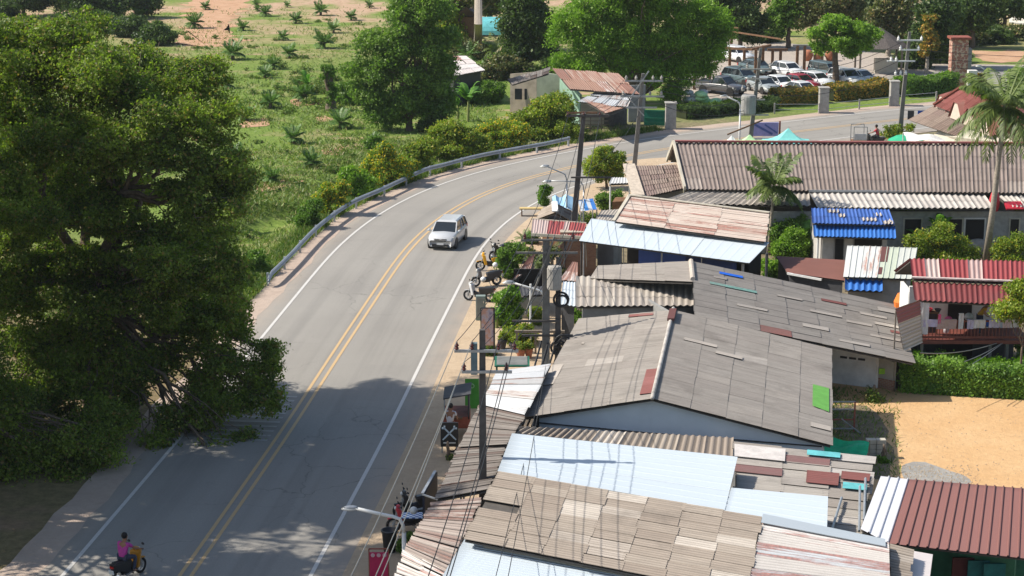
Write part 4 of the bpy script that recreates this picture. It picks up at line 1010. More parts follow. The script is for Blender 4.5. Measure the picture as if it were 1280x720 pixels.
# ================================================================ VEGETATION
def gp(px, py, dz=-.02):
    p = P(px, py); return (p.x, p.y, dz)
def upx(bx, by, h_px):   # metres for a height in pixels at that ground point
    return h_px/(.03734*(by+254))
# ---- the giant roadside tree (several limbs, dense feathery crown)
def B3(px, py, Y, rx, ry, rz):
    """blob centred on the ray through a pixel, at ground distance Y"""
    v = (py-360)/FPX; dy = math.cos(TH)-v*math.sin(TH); t = Y/dy
    return ((px-640)/FPX*t, Y, HCAM+(-math.sin(TH)-v*math.cos(TH))*t, rx, ry, rz)
def big_tree(name, label, base, blobs, n, leaf, lm, bm, tr, rc, nl=16, per=30, lm2=None, shell=.35):
    t = thing(name, label, 'tree', base)
    mb = MB(); b0 = Vector(base); top = b0+Vector((random.uniform(-.4, .4), 0, 4.5))
    branchy(mb, b0-Vector((0, 0, .3)), top, tr*1.2, tr*.85, 6, .3)
    mains = []
    for k in range(5):
        a = k*1.26+.4; e = top+Vector((math.cos(a)*2.6, math.sin(a)*2.2, 4.2+random.random()*1.5)); mains.append(branchy(mb, top-Vector((0, 0, random.random()*1.2)), e, tr*.6, tr*.32, 5, .5))
    for q in blobs:
        c = Vector(q[:3]); st = min((p for m in mains for p in m[1:]), key=lambda p: (p-c).length+max(0, p.z-c.z)*.8)
        pts = branchy(mb, st, c, tr*.24, tr*.07, 6, .6)
        for _ in range(5):
            d = Vector([random.gauss(0, 1) for _ in range(3)]).normalized(); branchy(mb, random.choice(pts[2:]), c+Vector((d.x*q[3]*.9, d.y*q[4]*.9, d.z*q[5]*.8)), tr*.07, tr*.02, 4, .7)
    mb.build('trunk', bm, t, smooth=True)
    foliage('crown', blobs, n, leaf, lm, t, rc=rc, per=per, shell=shell, asp=.6, flat=.55)
    return t
BT = [B3(*a) for a in [
    (25, 70, 90, 3.0, 3.0, 2.0), (-15, 50, 90, 3.0, 3.0, 2.2), (5, 110, 88, 2.6, 2.6, 2.0), (70, 55, 91, 2.6, 2.8, 1.8), (100, 80, 89, 2.8, 3, 2.0), (150, 110, 88, 2.6, 3, 2.2), (190, 95, 92, 2.2, 2.6, 1.9), (225, 115, 89, 2.2, 2.5, 1.7),
    (262, 95, 90, 1.5, 1.8, 1.0), (250, 150, 87, 1.9, 2.2, 1.4), (200, 170, 86, 2.3, 2.6, 1.9), (130, 190, 86, 2.6, 2.8, 1.9), (60, 150, 88, 2.8, 3.0, 2.4), (20, 190, 86, 2.4, 2.8, 2.2),
    (268, 218, 86, 1.7, 2.0, 1.5), (235, 250, 85, 2.0, 2.2, 1.3), (285, 262, 85, 1.0, 1.4, .8), (25, 270, 84, 2.0, 2.4, 1.8), (215, 335, 84, 2.5, 2.6, 1.6), (285, 345, 84, 1.3, 1.8, 1.5),
    (150, 350, 83, 2.2, 2.4, 1.3), (240, 400, 83, 2.8, 2.8, 1.6), (290, 400, 83, 1.2, 1.8, 1.1), (20, 360, 83, 2.2, 2.6, 2.0), (120, 430, 82, 2.8, 2.8, 1.6), (50, 440, 82, 2.4, 2.6, 1.7),
    (200, 455, 82, 2.2, 2.4, 1.2), (280, 460, 82, 2.0, 2.4, 1.2), (325, 470, 82, 1.1, 1.5, .8), (300, 500, 81, 1.8, 2.0, .9), (240, 525, 80, 1.9, 2.2, .9), (285, 558, 79, 1.5, 1.8, .8), (150, 520, 79, 2.0, 2.2, 1.0), (245, 585, 78.5, .8, 1.2, .5), (200, 560, 78.5, 1.5, 1.8, .8), (265, 580, 78, 1.0, 1.3, .6), (335, 500, 81, .8, 1.2, .6), (100, 255, 91, 1.5, 1.5, 1.0), (165, 245, 91, 1.4, 1.5, .8), (60, 300, 90, 1.6, 1.6, 1.2), (110, 320, 89, 1.4, 1.5, .9), (185, 300, 89, 1.3, 1.4, .7), (150, 285, 92, 1.2, 1.3, .6), (90, 215, 90, 1.8, 2, 1.3), (140, 230, 88, 1.6, 1.8, 1.1), (75, 340, 87, 2.0, 2.0, 1.4), (105, 385, 85, 2.0, 2.2, 1.2), (190, 375, 85, 1.6, 1.8, 1.0), (335, 440, 82, .8, 1.2, .5), (10, 330, 86, 2.2, 2.2, 1.8), (120, 272, 86, 1.8, 2, 1.1), (200, 285, 86, 1.7, 1.9, 1.0), (255, 305, 87, 1.4, 1.7, .9), (60, 262, 87, 2.0, 2, 1.3), (165, 325, 87, 1.8, 1.8, .9), (230, 350, 86, 1.6, 1.8, .9), (60, 490, 81, 2.2, 2.2, 1.2), (110, 480, 81, 1.8, 2.0, 1.0), (165, 480, 81, 1.6, 2, .9), (15, 490, 81, 2, 2, 1.3), (250, 490, 81, 1.5, 2, .8), (95, 545, 78.5, 1.6, 1.8, .8)]]
BT = [(q[0]*(1-4.5/q[1]), q[1]-4.5, HCAM-(HCAM-q[2])*(1-4.5/q[1]), q[3], q[4], q[5]) if q[1] > 83.5 else q for q in BT]
big_tree('roadside_tree', 'giant dark feathery tree filling the left side, its branches reaching over the road', (B3(118, 440, 84, 1, 1, 1)[0], 84, 0), BT, 500000, .145, G['tree_dark'], G['bark'], .5, .42)
BT2 = [B3(*a) for a in [(10, 520, 77, 2.0, 2.4, 1.4), (60, 560, 76, 2.2, 2.4, 1.3), (20, 600, 75, 1.8, 2.2, 1.1), (95, 600, 75, 1.1, 1.6, .8), (20, 640, 74, 1.0, 1.4, .7), (130, 560, 76, 1.2, 1.6, .8), (60, 625, 75, 1.8, 1.8, .9), (0, 645, 74, 1.9, 1.6, 1.1), (30, 675, 73, 1.1, 1.4, .7), (-10, 690, 72.5, 1.3, 1.4, .8), (110, 585, 77, 1.4, 1.6, .8), (160, 590, 77.5, 1.0, 1.3, .6), (200, 600, 77.5, .8, 1.2, .45), (70, 655, 73.5, .7, 1.0, .4), (115, 610, 76, 1.0, 1.3, .6), (8, 675, 73, .8, 1.2, .6), (35, 655, 74, .8, 1.2, .5), (-60, 560, 77, 3, 3, 3), (-50, 480, 79, 3, 3, 3)]]
big_tree('roadside_tree', 'dark leafy tree at the lower left corner above the road shoulder', (-25, 75.5, 0), BT2, 190000, .138, G['tree_dark'], G['bark'], .4, .6)
# tree outside the left edge whose crown shades the lower road
BT3 = [(-26.5+random.uniform(-4, 3.2), 60+random.random()*19.5, 14+random.uniform(-6, 6), 2.7, 2.7, 1.7) for _ in range(40)]+[(-24.7+random.uniform(-1.5, .6), 61+18.5*k_/17+random.uniform(-1, 1), 20.5+random.uniform(-2, 2.5), 1.9, 2.4, 1.7) for k_ in range(18)]+[(-26+random.uniform(-3, 2), 60+random.random()*19, 5+random.uniform(-2, 4), 2.4, 2.6, 1.7) for _ in range(22)]+[]
big_tree('roadside_tree', 'tall tree left of the frame whose crown shades the lower road', (-26, 72, 0), BT3, 340000, .27, G['tree_dark'], G['bark'], .5, .8)

def T(name, label, bx, by, blobs, n, leaf, lm, bm='bark', **k):
    return tree(name, label, gp(bx, by), blobs, n, leaf, G[lm], G[bm], **k)
# bamboo-like dense tree in the middle
b = gp(512, 160); s = .03734*(160+254)
def rel(bx, by, lst):
    """blob list in pixels (px,py,rxpx,rypx,depth offset) -> metres relative to the base"""
    g = P(bx, by); sc = .03734*(by+254); out = []
    for q in lst:
        px, py, rx, rz = q[:4]; dy = q[4] if len(q) > 4 else 0
        out.append(((px-bx)/sc, dy, (by-py)/sc+dy*-.0+.0, rx/sc, max(rx, rz*.8)/sc, rz/sc))
    return out
def R_(bx, by, lst): return rel(bx, by, lst)
T('broadleaf_tree', 'tall dense dark green tree standing alone in the plantation behind the guardrail', 512, 163, R_(512, 163, [(460, 120, 20, 22), (450, 85, 18, 16), (475, 140, 22, 16), (555, 125, 18, 20), (530, 10, 30, 22), (555, 80, 18, 20), (505, 25, 30, 24), (545, 15, 24, 18), (470, 50, 22, 18), (500, 60, 32, 22), (540, 55, 28, 24), (480, 85, 30, 22), (525, 95, 32, 26), (548, 105, 22, 26), (500, 125, 28, 22), (535, 135, 26, 20), (470, 115, 22, 18), (560, 45, 14, 14), (495, 148, 16, 10), (520, 0, 26, 14)]), 100000, .22, 'bamboo', trunk_r=.3, rc=.6, nl=12, shell=.4)
T('weeping_tree', 'huge bright green weeping tree behind the tin shack', 800, 128, R_(800, 128, [(720, 20, 26, 26), (760, 10, 30, 24), (810, 8, 36, 24), (860, 12, 30, 26), (890, 30, 22, 26), (740, 50, 34, 24), (790, 45, 34, 26), (840, 45, 36, 28), (885, 60, 24, 24), (705, 75, 20, 12), (735, 80, 26, 12), (780, 78, 26, 18), (820, 85, 26, 22), (855, 85, 24, 24), (840, 112, 16, 14), (880, 85, 14, 12), (700, 35, 14, 22), (800, -25, 60, 20)]), 150000, .26, 'tree_bright', trunk_r=.5, rc=.75, nl=14, asp=.38)
T('shade_tree', 'small round umbrella shaped bright green tree by the parked cars', 1043, 108, R_(1043, 108, [(1040, 32, 22, 11), (1020, 42, 14, 9), (1065, 36, 22, 11), (1085, 42, 14, 9), (1050, 52, 26, 12), (1075, 56, 18, 11), (1022, 60, 10, 9), (1040, 24, 16, 5), (1062, 66, 16, 7)]), 26000, .24, 'tree_bright', trunk_r=.28, rc=.4, nl=8, fork=.9)
G['tree_bright2'] = G['tree_bright']
# backdrop trees, top right
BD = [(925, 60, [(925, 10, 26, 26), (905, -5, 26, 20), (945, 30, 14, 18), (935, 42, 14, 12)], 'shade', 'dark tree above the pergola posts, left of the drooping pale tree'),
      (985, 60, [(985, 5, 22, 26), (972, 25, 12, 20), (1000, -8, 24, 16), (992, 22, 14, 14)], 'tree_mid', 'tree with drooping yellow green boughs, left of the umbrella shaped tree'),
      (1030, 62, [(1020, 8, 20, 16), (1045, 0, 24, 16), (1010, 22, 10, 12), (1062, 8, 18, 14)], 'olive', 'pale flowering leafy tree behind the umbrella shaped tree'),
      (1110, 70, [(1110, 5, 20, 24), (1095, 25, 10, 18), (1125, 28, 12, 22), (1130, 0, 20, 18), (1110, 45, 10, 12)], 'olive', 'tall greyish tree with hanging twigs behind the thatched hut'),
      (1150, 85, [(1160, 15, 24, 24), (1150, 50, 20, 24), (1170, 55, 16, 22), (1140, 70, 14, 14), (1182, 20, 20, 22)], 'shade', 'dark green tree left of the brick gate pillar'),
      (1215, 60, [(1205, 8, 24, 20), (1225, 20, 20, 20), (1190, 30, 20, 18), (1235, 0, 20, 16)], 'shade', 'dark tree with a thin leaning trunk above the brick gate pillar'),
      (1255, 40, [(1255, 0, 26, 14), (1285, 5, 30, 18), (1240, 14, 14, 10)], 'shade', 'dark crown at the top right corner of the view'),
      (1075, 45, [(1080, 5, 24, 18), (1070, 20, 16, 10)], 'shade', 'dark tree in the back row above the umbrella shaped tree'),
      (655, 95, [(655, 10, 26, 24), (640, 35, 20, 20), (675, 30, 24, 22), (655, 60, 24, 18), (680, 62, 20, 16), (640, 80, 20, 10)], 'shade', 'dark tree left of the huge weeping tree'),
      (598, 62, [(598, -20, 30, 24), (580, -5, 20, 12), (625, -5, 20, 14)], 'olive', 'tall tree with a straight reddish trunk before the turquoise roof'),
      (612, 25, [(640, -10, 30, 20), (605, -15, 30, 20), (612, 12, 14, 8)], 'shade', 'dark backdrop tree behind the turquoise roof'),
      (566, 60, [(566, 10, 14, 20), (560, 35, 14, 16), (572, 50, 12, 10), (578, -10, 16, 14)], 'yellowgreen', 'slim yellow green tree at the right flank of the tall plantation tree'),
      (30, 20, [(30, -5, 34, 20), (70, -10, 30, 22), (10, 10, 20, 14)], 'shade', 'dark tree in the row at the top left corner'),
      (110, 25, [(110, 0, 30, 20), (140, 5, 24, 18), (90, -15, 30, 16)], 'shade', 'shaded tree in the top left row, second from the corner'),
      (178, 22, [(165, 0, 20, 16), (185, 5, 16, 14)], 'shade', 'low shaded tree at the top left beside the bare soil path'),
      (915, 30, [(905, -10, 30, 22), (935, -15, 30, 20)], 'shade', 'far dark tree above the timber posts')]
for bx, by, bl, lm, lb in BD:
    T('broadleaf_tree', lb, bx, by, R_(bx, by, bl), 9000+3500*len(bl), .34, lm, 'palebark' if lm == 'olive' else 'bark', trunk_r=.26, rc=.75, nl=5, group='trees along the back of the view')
o = MB().tube([gp(597, 62), P(598, 30, 4), (P(597, 62).x+.1, P(597, 62).y, 9), (P(597, 62).x-.1, P(597, 62).y, 16)], [.5, .42, .36, .3], 9).build('tree_trunk', G['palebark']); tag(o, 'straight pale trunk standing in front of the turquoise arched roof', 'tree trunk')
o = MB().tube([gp(585, 52), (P(585, 52).x+.6, P(585, 52).y, 5), (P(585, 52).x+1.2, P(585, 52).y, 12)], [.3, .24, .2], 8).build('tree_trunk', G['bark']); tag(o, 'thin dark leaning trunk left of the straight pale trunk', 'tree trunk')
o = MB().tube([gp(661, 62), (P(661, 62).x+.2, P(661, 62).y, 5), (P(661, 62).x-.4, P(661, 62).y, 12)], [.6, .5, .4], 9).build('tree_trunk', G['bark']); tag(o, 'thick dark trunk left of the huge weeping tree', 'tree trunk')
# bushes
def bush(lb, bx, by, bl, n, leaf, lm, cat='bush', name='bush', **k):
    if name == 'bush':
        xa = min(b[0]-b[2]*.6 for b in bl); xb = max(b[0]+b[2]*.6 for b in bl); hh = by-min(b[1] for b in bl); bl = bl+[((xa+xb)/2, by-hh*.22, (xb-xa)/2*.8, hh*.26), ((xa*2+xb)/3, by-hh*.3, (xb-xa)/3.5, hh*.3), ((xa+xb*2)/3, by-hh*.3, (xb-xa)/3.5, hh*.3)]; n = int(n*1.25)
    k.setdefault('trunk_r', .06); k.setdefault('rc', .3)
    return T(name, lb, bx, by, R_(bx, by, bl), n, leaf, lm, **k)
bush('big yellow green shrub mass beside the tin shack', 690, 172, [(690, 130, 26, 18), (670, 143, 22, 16), (708, 145, 18, 17), (650, 152, 20, 13), (690, 158, 28, 12)], 34000, .2, 'yellowgreen', rc=.4)
bush('yellowish shrub just behind the upper guardrail, left of the shack shrub', 630, 186, [(630, 160, 24, 13), (610, 166, 17, 12), (650, 166, 17, 12), (630, 175, 26, 9)], 20000, .18, 'yellowbloom', rc=.35)
bush('rounded green and yellow shrub by the guardrail, halfway round the bend', 565, 198, [(562, 163, 20, 16), (546, 172, 17, 15), (582, 170, 18, 14), (600, 176, 15, 12), (565, 184, 34, 10)], 28000, .18, 'yellowgreen', rc=.35)
bush('green shrub with yellow flowers beside the guardrail', 478, 232, [(478, 200, 19, 15), (463, 210, 15, 13), (495, 205, 15, 14), (506, 214, 14, 11), (478, 219, 28, 9), (482, 186, 10, 9)], 28000, .17, 'yellowbloom', rc=.35)
bush('bright yellow flowered shrub at the lower guardrail', 413, 268, [(413, 243, 16, 14), (401, 252, 12, 11), (426, 235, 12, 11), (415, 256, 18, 8)], 18000, .16, 'yellowbloom', rc=.28)
bush('leafy green shrub between the two flowered guardrail shrubs', 448, 248, [(442, 218, 15, 12), (456, 230, 14, 11), (435, 234, 11, 9)], 14000, .16, 'tree_bright', rc=.3)
bush('leafy green shrub in the ditch close to the near end of the guardrail', 318, 342, [(318, 320, 14, 10), (305, 332, 12, 10), (325, 334, 8, 8)], 10000, .16, 'tree_mid', rc=.3)
bush('loose yellow green shrub filling the gap in the guardrail hedge', 525, 212, [(522, 190, 16, 13), (535, 184, 13, 12), (512, 200, 12, 10)], 14000, .17, 'yellowgreen', rc=.35)
bush('low mixed shrub between the flowered shrubs and the rounded one', 505, 226, [(500, 214, 12, 9), (512, 208, 12, 9)], 8000, .16, 'yellowbloom', rc=.3)
bush('low green shrub at the guardrail before the bright yellow one', 388, 285, [(384, 266, 12, 11), (394, 258, 10, 10), (378, 276, 9, 8)], 10000, .15, 'tree_mid', rc=.3)
bush('small yellowish bush at the upper guardrail end', 712, 176, [(708, 160, 14, 10), (722, 164, 10, 8)], 7000, .17, 'yellowgreen', rc=.3)
bush('bushy sapling on the plantation edge above the long grass', 470, 195, [(468, 178, 12, 8), (480, 184, 9, 6)], 6000, .18, 'tree_mid')
bush('dark shrub under the tall plantation tree', 545, 165, [(545, 152, 14, 10), (532, 158, 10, 7)], 6000, .2, 'shade')
bush('round green bush in front of the rust roofed hut', 618, 128, [(618, 108, 16, 12), (606, 118, 10, 8)], 8000, .2, 'tree_mid')
bush('olive undergrowth in front of the turquoise roof', 590, 72, [(582, 55, 16, 10), (600, 62, 18, 9), (618, 66, 14, 8), (574, 66, 12, 8)], 9000, .26, 'olive', rc=.5)
bush('tangled undergrowth right of the rusted hut roof', 640, 98, [(628, 78, 18, 12), (650, 84, 16, 12), (640, 92, 20, 8)], 9000, .26, 'olive', rc=.5)
bush('dense dark undergrowth beneath the weeping tree, left side', 680, 100, [(672, 90, 16, 10), (690, 82, 12, 10)], 7000, .25, 'shade', rc=.5)
bush('vines on the waste ground behind the plantation tree', 440, 130, [(436, 110, 14, 9), (450, 120, 12, 9), (425, 122, 10, 7)], 8000, .2, 'tree_mid')
bush('rounded yellow green tree by the roadside stall', 758, 236, [(756, 200, 20, 14), (742, 208, 14, 12), (772, 204, 14, 14), (758, 190, 14, 8), (748, 218, 10, 7), (768, 218, 12, 8)], 24000, .15, 'yellowgreen', 'tree', 'small_tree', rc=.3, trunk_r=.1)
bush('little round bright green shrub alone at the kerb', 681, 257, [(681, 238, 9, 8), (677, 246, 6, 5)], 4000, .13, 'hedge', rc=.2)
bush('low plants in the forecourt behind the blue striped awning', 765, 262, [(752, 248, 12, 8), (770, 246, 10, 8), (778, 255, 8, 6)], 6000, .15, 'tree_mid', rc=.25)
bush('small plants below the leaning tall pole', 735, 282, [(728, 272, 10, 6), (742, 270, 8, 5)], 3500, .14, 'weed', rc=.2)
# lower village greenery
bush('large yellow green shrub below the long building, left one', 1170, 330, [(1150, 300, 18, 14), (1175, 292, 20, 14), (1195, 302, 16, 13), (1160, 318, 24, 9), (1200, 318, 18, 9), (1215, 316, 8, 7)], 34000, .15, 'yellowgreen', rc=.35)
bush('yellow green shrub right of the coconut palm trunk', 1262, 330, [(1255, 310, 14, 13), (1272, 302, 14, 12), (1262, 322, 20, 8)], 18000, .15, 'yellowgreen', rc=.3)
bush('dark green shrub left of the blue roofed house', 988, 325, [(985, 300, 16, 14), (1002, 306, 12, 12), (975, 310, 12, 10), (995, 290, 10, 8)], 24000, .15, 'tree_bright', rc=.3)
bush('tall leafy growth against the long building, left of the blue roofed house', 1000, 318, [(998, 278, 10, 14), (1008, 290, 8, 14), (985, 285, 10, 12), (972, 290, 10, 14)], 14000, .16, 'tree_mid', rc=.3)
bush('leafy growth between the blue roofed house and the big yellow green shrub', 1138, 300, [(1136, 272, 12, 12), (1150, 280, 10, 10), (1128, 284, 8, 10)], 9000, .16, 'tree_mid', rc=.3)
bush('dark leafy growth under the windows of the long building', 1215, 308, [(1212, 292, 14, 9), (1228, 298, 10, 8)], 7000, .16, 'tree_mid', rc=.3)
bush('bright weed tuft at the right end of the pale sheet awning', 962, 350, [(960, 330, 16, 8), (974, 334, 11, 7)], 8000, .13, 'tree_bright', rc=.2)
bush('light airy sapling hanging over the balcony corner', 1274, 497, [(1265, 372, 18, 15), (1250, 384, 14, 9), (1280, 392, 16, 11), (1268, 356, 14, 9), (1290, 372, 18, 16)], 14000, .15, 'yellowgreen', 'tree', 'small_tree', rc=.35, trunk_r=.06)
bush('small weeds growing against the pale tin shed', 1136, 362, [(1134, 346, 6, 7), (1139, 354, 5, 5)], 1800, .12, 'tree_mid', rc=.15)
bush('leafy climber at the right edge beyond the hedge', 1278, 475, [(1276, 432, 8, 10), (1280, 450, 10, 9)], 6000, .14, 'hedge', rc=.25)
# plants by the motorbikes
bush('tall feathery green plant right beside the yellow scooter', 636, 348, [(633, 318, 13, 10), (643, 308, 9, 8), (636, 335, 12, 10), (628, 328, 8, 8)], 14000, .13, 'tree_mid', rc=.25)
bush('bright leafy plants behind the advertising frame', 634, 408, [(630, 372, 12, 12), (640, 385, 12, 12), (628, 395, 10, 12), (645, 365, 10, 10)], 15000, .13, 'hedge', rc=.25)
bush('yellow green potted bushes below the double pole', 646, 432, [(642, 415, 12, 9), (655, 410, 10, 8), (640, 425, 8, 6)], 8000, .12, 'yellowgreen', rc=.2)
bush('small bush between the pipe post and the transformer pole', 672, 405, [(670, 392, 9, 8), (675, 400, 7, 6)], 4500, .12, 'yellowgreen', rc=.2)
bush('green bush under the tan ribbed awning edge', 725, 402, [(718, 392, 9, 6), (735, 388, 9, 5)], 5000, .12, 'hedge', rc=.2)
bush('palm seedlings and vines around the transformer pole', 668, 350, [(665, 318, 10, 8), (676, 330, 10, 12), (668, 345, 10, 8), (690, 315, 8, 8)], 9000, .14, 'olive', rc=.25)
bush('low dark potted plants beside the red banner', 508, 690, [(507, 676, 9, 6), (515, 668, 7, 6), (503, 684, 6, 5)], 5000, .1, 'tree_mid', rc=.15)
bush('small plant on the tin awning edge beside the board cart', 560, 575, [(562, 570, 4, 4)], 700, .1, 'weed', rc=.1)
bush('seedlings at the corner of the white roofed hall', 1104, 578, [(1101, 573, 5, 5), (1110, 580, 5, 4)], 1500, .1, 'hedge', rc=.12)
bush('dry weeds at the edge of the sandy lot', 1092, 502, [(1090, 492, 8, 6), (1098, 498, 6, 5)], 1500, .1, 'weed', rc=.25)
bush('greenery beside the motorcycle with the red canopy', 1112, 172, [(1108, 166, 9, 7), (1118, 160, 7, 6), (1136, 158, 6, 5)], 5000, .16, 'yellowgreen', rc=.3)
bush('light green bushy palmlike shrub at the right edge above the red roof', 1270, 125, [(1268, 95, 14, 12), (1278, 108, 14, 12), (1258, 108, 8, 8)], 9000, .22, 'tree_bright', rc=.35)
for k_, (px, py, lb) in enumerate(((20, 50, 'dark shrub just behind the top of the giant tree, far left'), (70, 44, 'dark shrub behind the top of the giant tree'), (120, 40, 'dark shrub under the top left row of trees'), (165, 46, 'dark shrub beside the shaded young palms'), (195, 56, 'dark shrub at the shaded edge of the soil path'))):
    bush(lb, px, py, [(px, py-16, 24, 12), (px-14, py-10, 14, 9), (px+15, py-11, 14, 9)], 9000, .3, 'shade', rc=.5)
for px, py, lb, m_ in ((600, 100, 'low scrub right behind the rust roofed hut', 'olive'), (650, 72, 'dark scrub at the foot of the thick dark trunk', 'shade'), (625, 90, 'scrub between the rust roofed hut and the tin shack', 'tree_mid'), (570, 110, 'leafy scrub beside the rust roofed hut, left', 'tree_mid'), (600, 128, 'banana coloured scrub in front of the rust roofed hut', 'tree_mid')):
    bush(lb, px, py, [(px, py-12, 20, 10), (px-12, py-8, 14, 8), (px+14, py-9, 14, 8)], 7000, .25, m_, rc=.45)
for px, py, w_, h_, lb, m_ in ((652, 322, 12, 12, 'leafy shrub left of the transformer pole, upper', 'tree_mid'), (700, 345, 10, 12, 'vines hanging behind the transformer pole', 'olive'), (646, 372, 10, 10, 'shrub in front of the dark open stall', 'tree_mid'), (618, 398, 9, 11, 'shrub squeezed between the lightbox and the kerb', 'hedge'), (660, 424, 10, 9, 'leafy shrub over the timber rack', 'yellowgreen'), (664, 300, 9, 9, 'small shrub below the red striped awning', 'tree_mid'), (612, 440, 7, 8, 'weedy plant under the near pole crossarm', 'weed')):
    bush(lb, px, py+h_*.5, [(px, py-h_*.5, w_, h_*.7), (px-w_*.5, py-h_*.2, w_*.6, h_*.5), (px+w_*.5, py-h_*.3, w_*.6, h_*.5)], 6500, .12, m_, rc=.2)
# clipped hedge of the lot
def hedge(lb, pts, w, hgt, n, leaf, lm, z0=0):
    a = Vector(P(*pts[0])); b = Vector(P(*pts[1])); d = (b-a); L = d.length; d.normalize(); s_ = Vector((d.y, -d.x, 0))
    if s_.y > 0: s_ = -s_
    t = thing('hedge', lb, 'hedge', tuple(a.lerp(b, .5)))
    m = n; u = rng.random(m)*L; face = rng.random(m)
    wv = rng.random(m); hv = rng.random(m)
    top = face < w/(w+hgt*2)*1.6
    yy = np.where(top, (wv-.5)*w, np.where(rng.random(m) < .6, w/2, -w/2)); zz = np.where(top, hgt, hv*hgt)
    jit = rng.normal(size=(m, 3))*.09
    bump = .12*np.sin(u*1.3)+.09*np.sin(u*3.3+1)+.06*np.sin(u*7.1+2)
    pts_ = np.stack([a.x+d.x*u+s_.x*yy, a.y+d.y*u+s_.y*yy, z0+zz+bump*(zz/hgt)], axis=1)+jit
    core = MB(); c = a.lerp(b, .5); core.box((c.x, c.y, z0+hgt*.45), (L-.2, w*.7, hgt*.85), math.atan2(d.y, d.x)); core.build('woody_core', mat('hedge_core', (.03, .04, .012), .95), t)
    nb = np.stack([s_.x*np.sign(yy), s_.y*np.sign(yy), np.where(top, 1, .2)], axis=1)
    np_mesh('leaves', leaf_quads(pts_, leaf, nb, .6, 1.2), m, G[lm], t); return t
hedge('neatly clipped bright green hedge along the edge of the sandy lot', ((1125, 485), (1310, 495)), 1.5, 1.35, 30000, .12, 'hedge')
# ornamental hedge along the car park fence
hedge('orange tipped hedge left of the small fence pillar', ((968, 132), (1022, 127)), 1.6, 1.1, 8000, .2, 'orangehedge', .1)
hedge('orange tipped hedge between the two fence pillars', ((1036, 126), (1110, 118)), 1.6, 1.1, 10000, .2, 'orangehedge', .1)
hedge('dark green hedge right of the second fence pillar', ((1124, 120), (1190, 114)), 1.8, 1.3, 9000, .22, 'tree_mid', .1)
hedge('low weedy hedge below the parked pickup', ((850, 148), (965, 136)), 2.0, .8, 12000, .2, 'shade', 0)
hedge('low orange hedge right of the brick gate pillar', ((1205, 108), (1228, 106)), 1.2, .8, 2500, .2, 'orangehedge', 0)
# weeds along the guardrail (uncountable)
def scatter_quads(n, gen, hgt, wd, lean=.5):
    out = np.zeros((n, 4, 3), dtype=np.float32); 
    p = gen(n); a = rng.random(n)*2*np.pi; h_ = hgt*rng.uniform(.4, 1.3, n); w_ = wd*rng.uniform(.6, 1.3, n)
    dx = np.cos(a)*w_; dy = np.sin(a)*w_; lx = rng.normal(size=n)*lean*h_; ly = rng.normal(size=n)*lean*h_
    out[:, 0] = p+np.stack([-dx, -dy, 0*dx], 1); out[:, 1] = p+np.stack([dx, dy, 0*dx], 1)
    out[:, 2] = p+np.stack([lx+dx*.3, ly+dy*.3, h_], 1); out[:, 3] = p+np.stack([lx-dx*.3, ly-dy*.3, h_], 1)
    return out
def gen_verge(n, i0, i1, o0, o1, z=0):
    ii = rng.integers(i0, i1, n); fr = rng.random(n); o_ = o0+(o1-o0)*rng.random(n)
    # clumpiness
    keep = np.sin(ii*.9)+np.sin(ii*.37+2)+rng.normal(size=n)*.8
    o_ = np.where(keep > -.6, o_, o0+(o1-o0)*(.5+.5*rng.random(n)) if abs(o1) > abs(o0) else o_)
    x = CLn[ii, 0]*(1-fr)+CLn[ii+1, 0]*fr+CTn[ii, 1]*o_; y = CLn[ii, 1]*(1-fr)+CLn[ii+1, 1]*fr-CTn[ii, 0]*o_
    zz = np.array([ground_h(a, b) if a > -34 and a < 12 and 85 < b < 150 else -.02 for a, b in zip(x, y)]) if abs(o1) > 7.8 else np.zeros(n)
    return np.stack([x, y, zz], 1)
i0 = idx_at_y(100); i1 = idx_at_y(153)
o = np_mesh('verge_weeds', scatter_quads(26000, lambda n: gen_verge(n, i0, i1, -6.3, -7.7), .3, .03), 26000, G['weed']); tag(o, 'green weeds growing between the road shoulder and the guardrail', 'weeds', kind='stuff')
o = np_mesh('ditch_grass', scatter_quads(22000, lambda n: gen_verge(n, i0-2, i1, -7.9, -17), .28, .035, .7), 22000, G['grass']); tag(o, 'long dry grass in the ditch behind the guardrail', 'grass', kind='stuff')
def gen_field(n):
    px = rng.random(n)*640-20; py = 6+(rng.random(n)**.7)*250
    keep = []; 
    out = np.zeros((n, 3)); k = 0
    g = [P(a, b) for a, b in zip(px, py)]
    arr = np.array([(q.x, q.y, 0) for q in g])
    d = np.sin(arr[:, 0]*.35+arr[:, 1]*.2)+np.sin(arr[:, 1]*.31)+rng.normal(size=n)*.9
    dm = np.array([((CLn-a[:2])**2).sum(1).min() for a in arr])
    i = np.where((dm > 81) & (d > -.5))[0]; return arr[rng.choice(i, n)]+rng.normal(size=(n, 3))*np.array([.35, .35, 0])
o = np_mesh('field_grass', scatter_quads(45000, gen_field, .22, .05, .9), 45000, G['grass']); tag(o, 'short grass between the young oil palms', 'grass', kind='stuff')

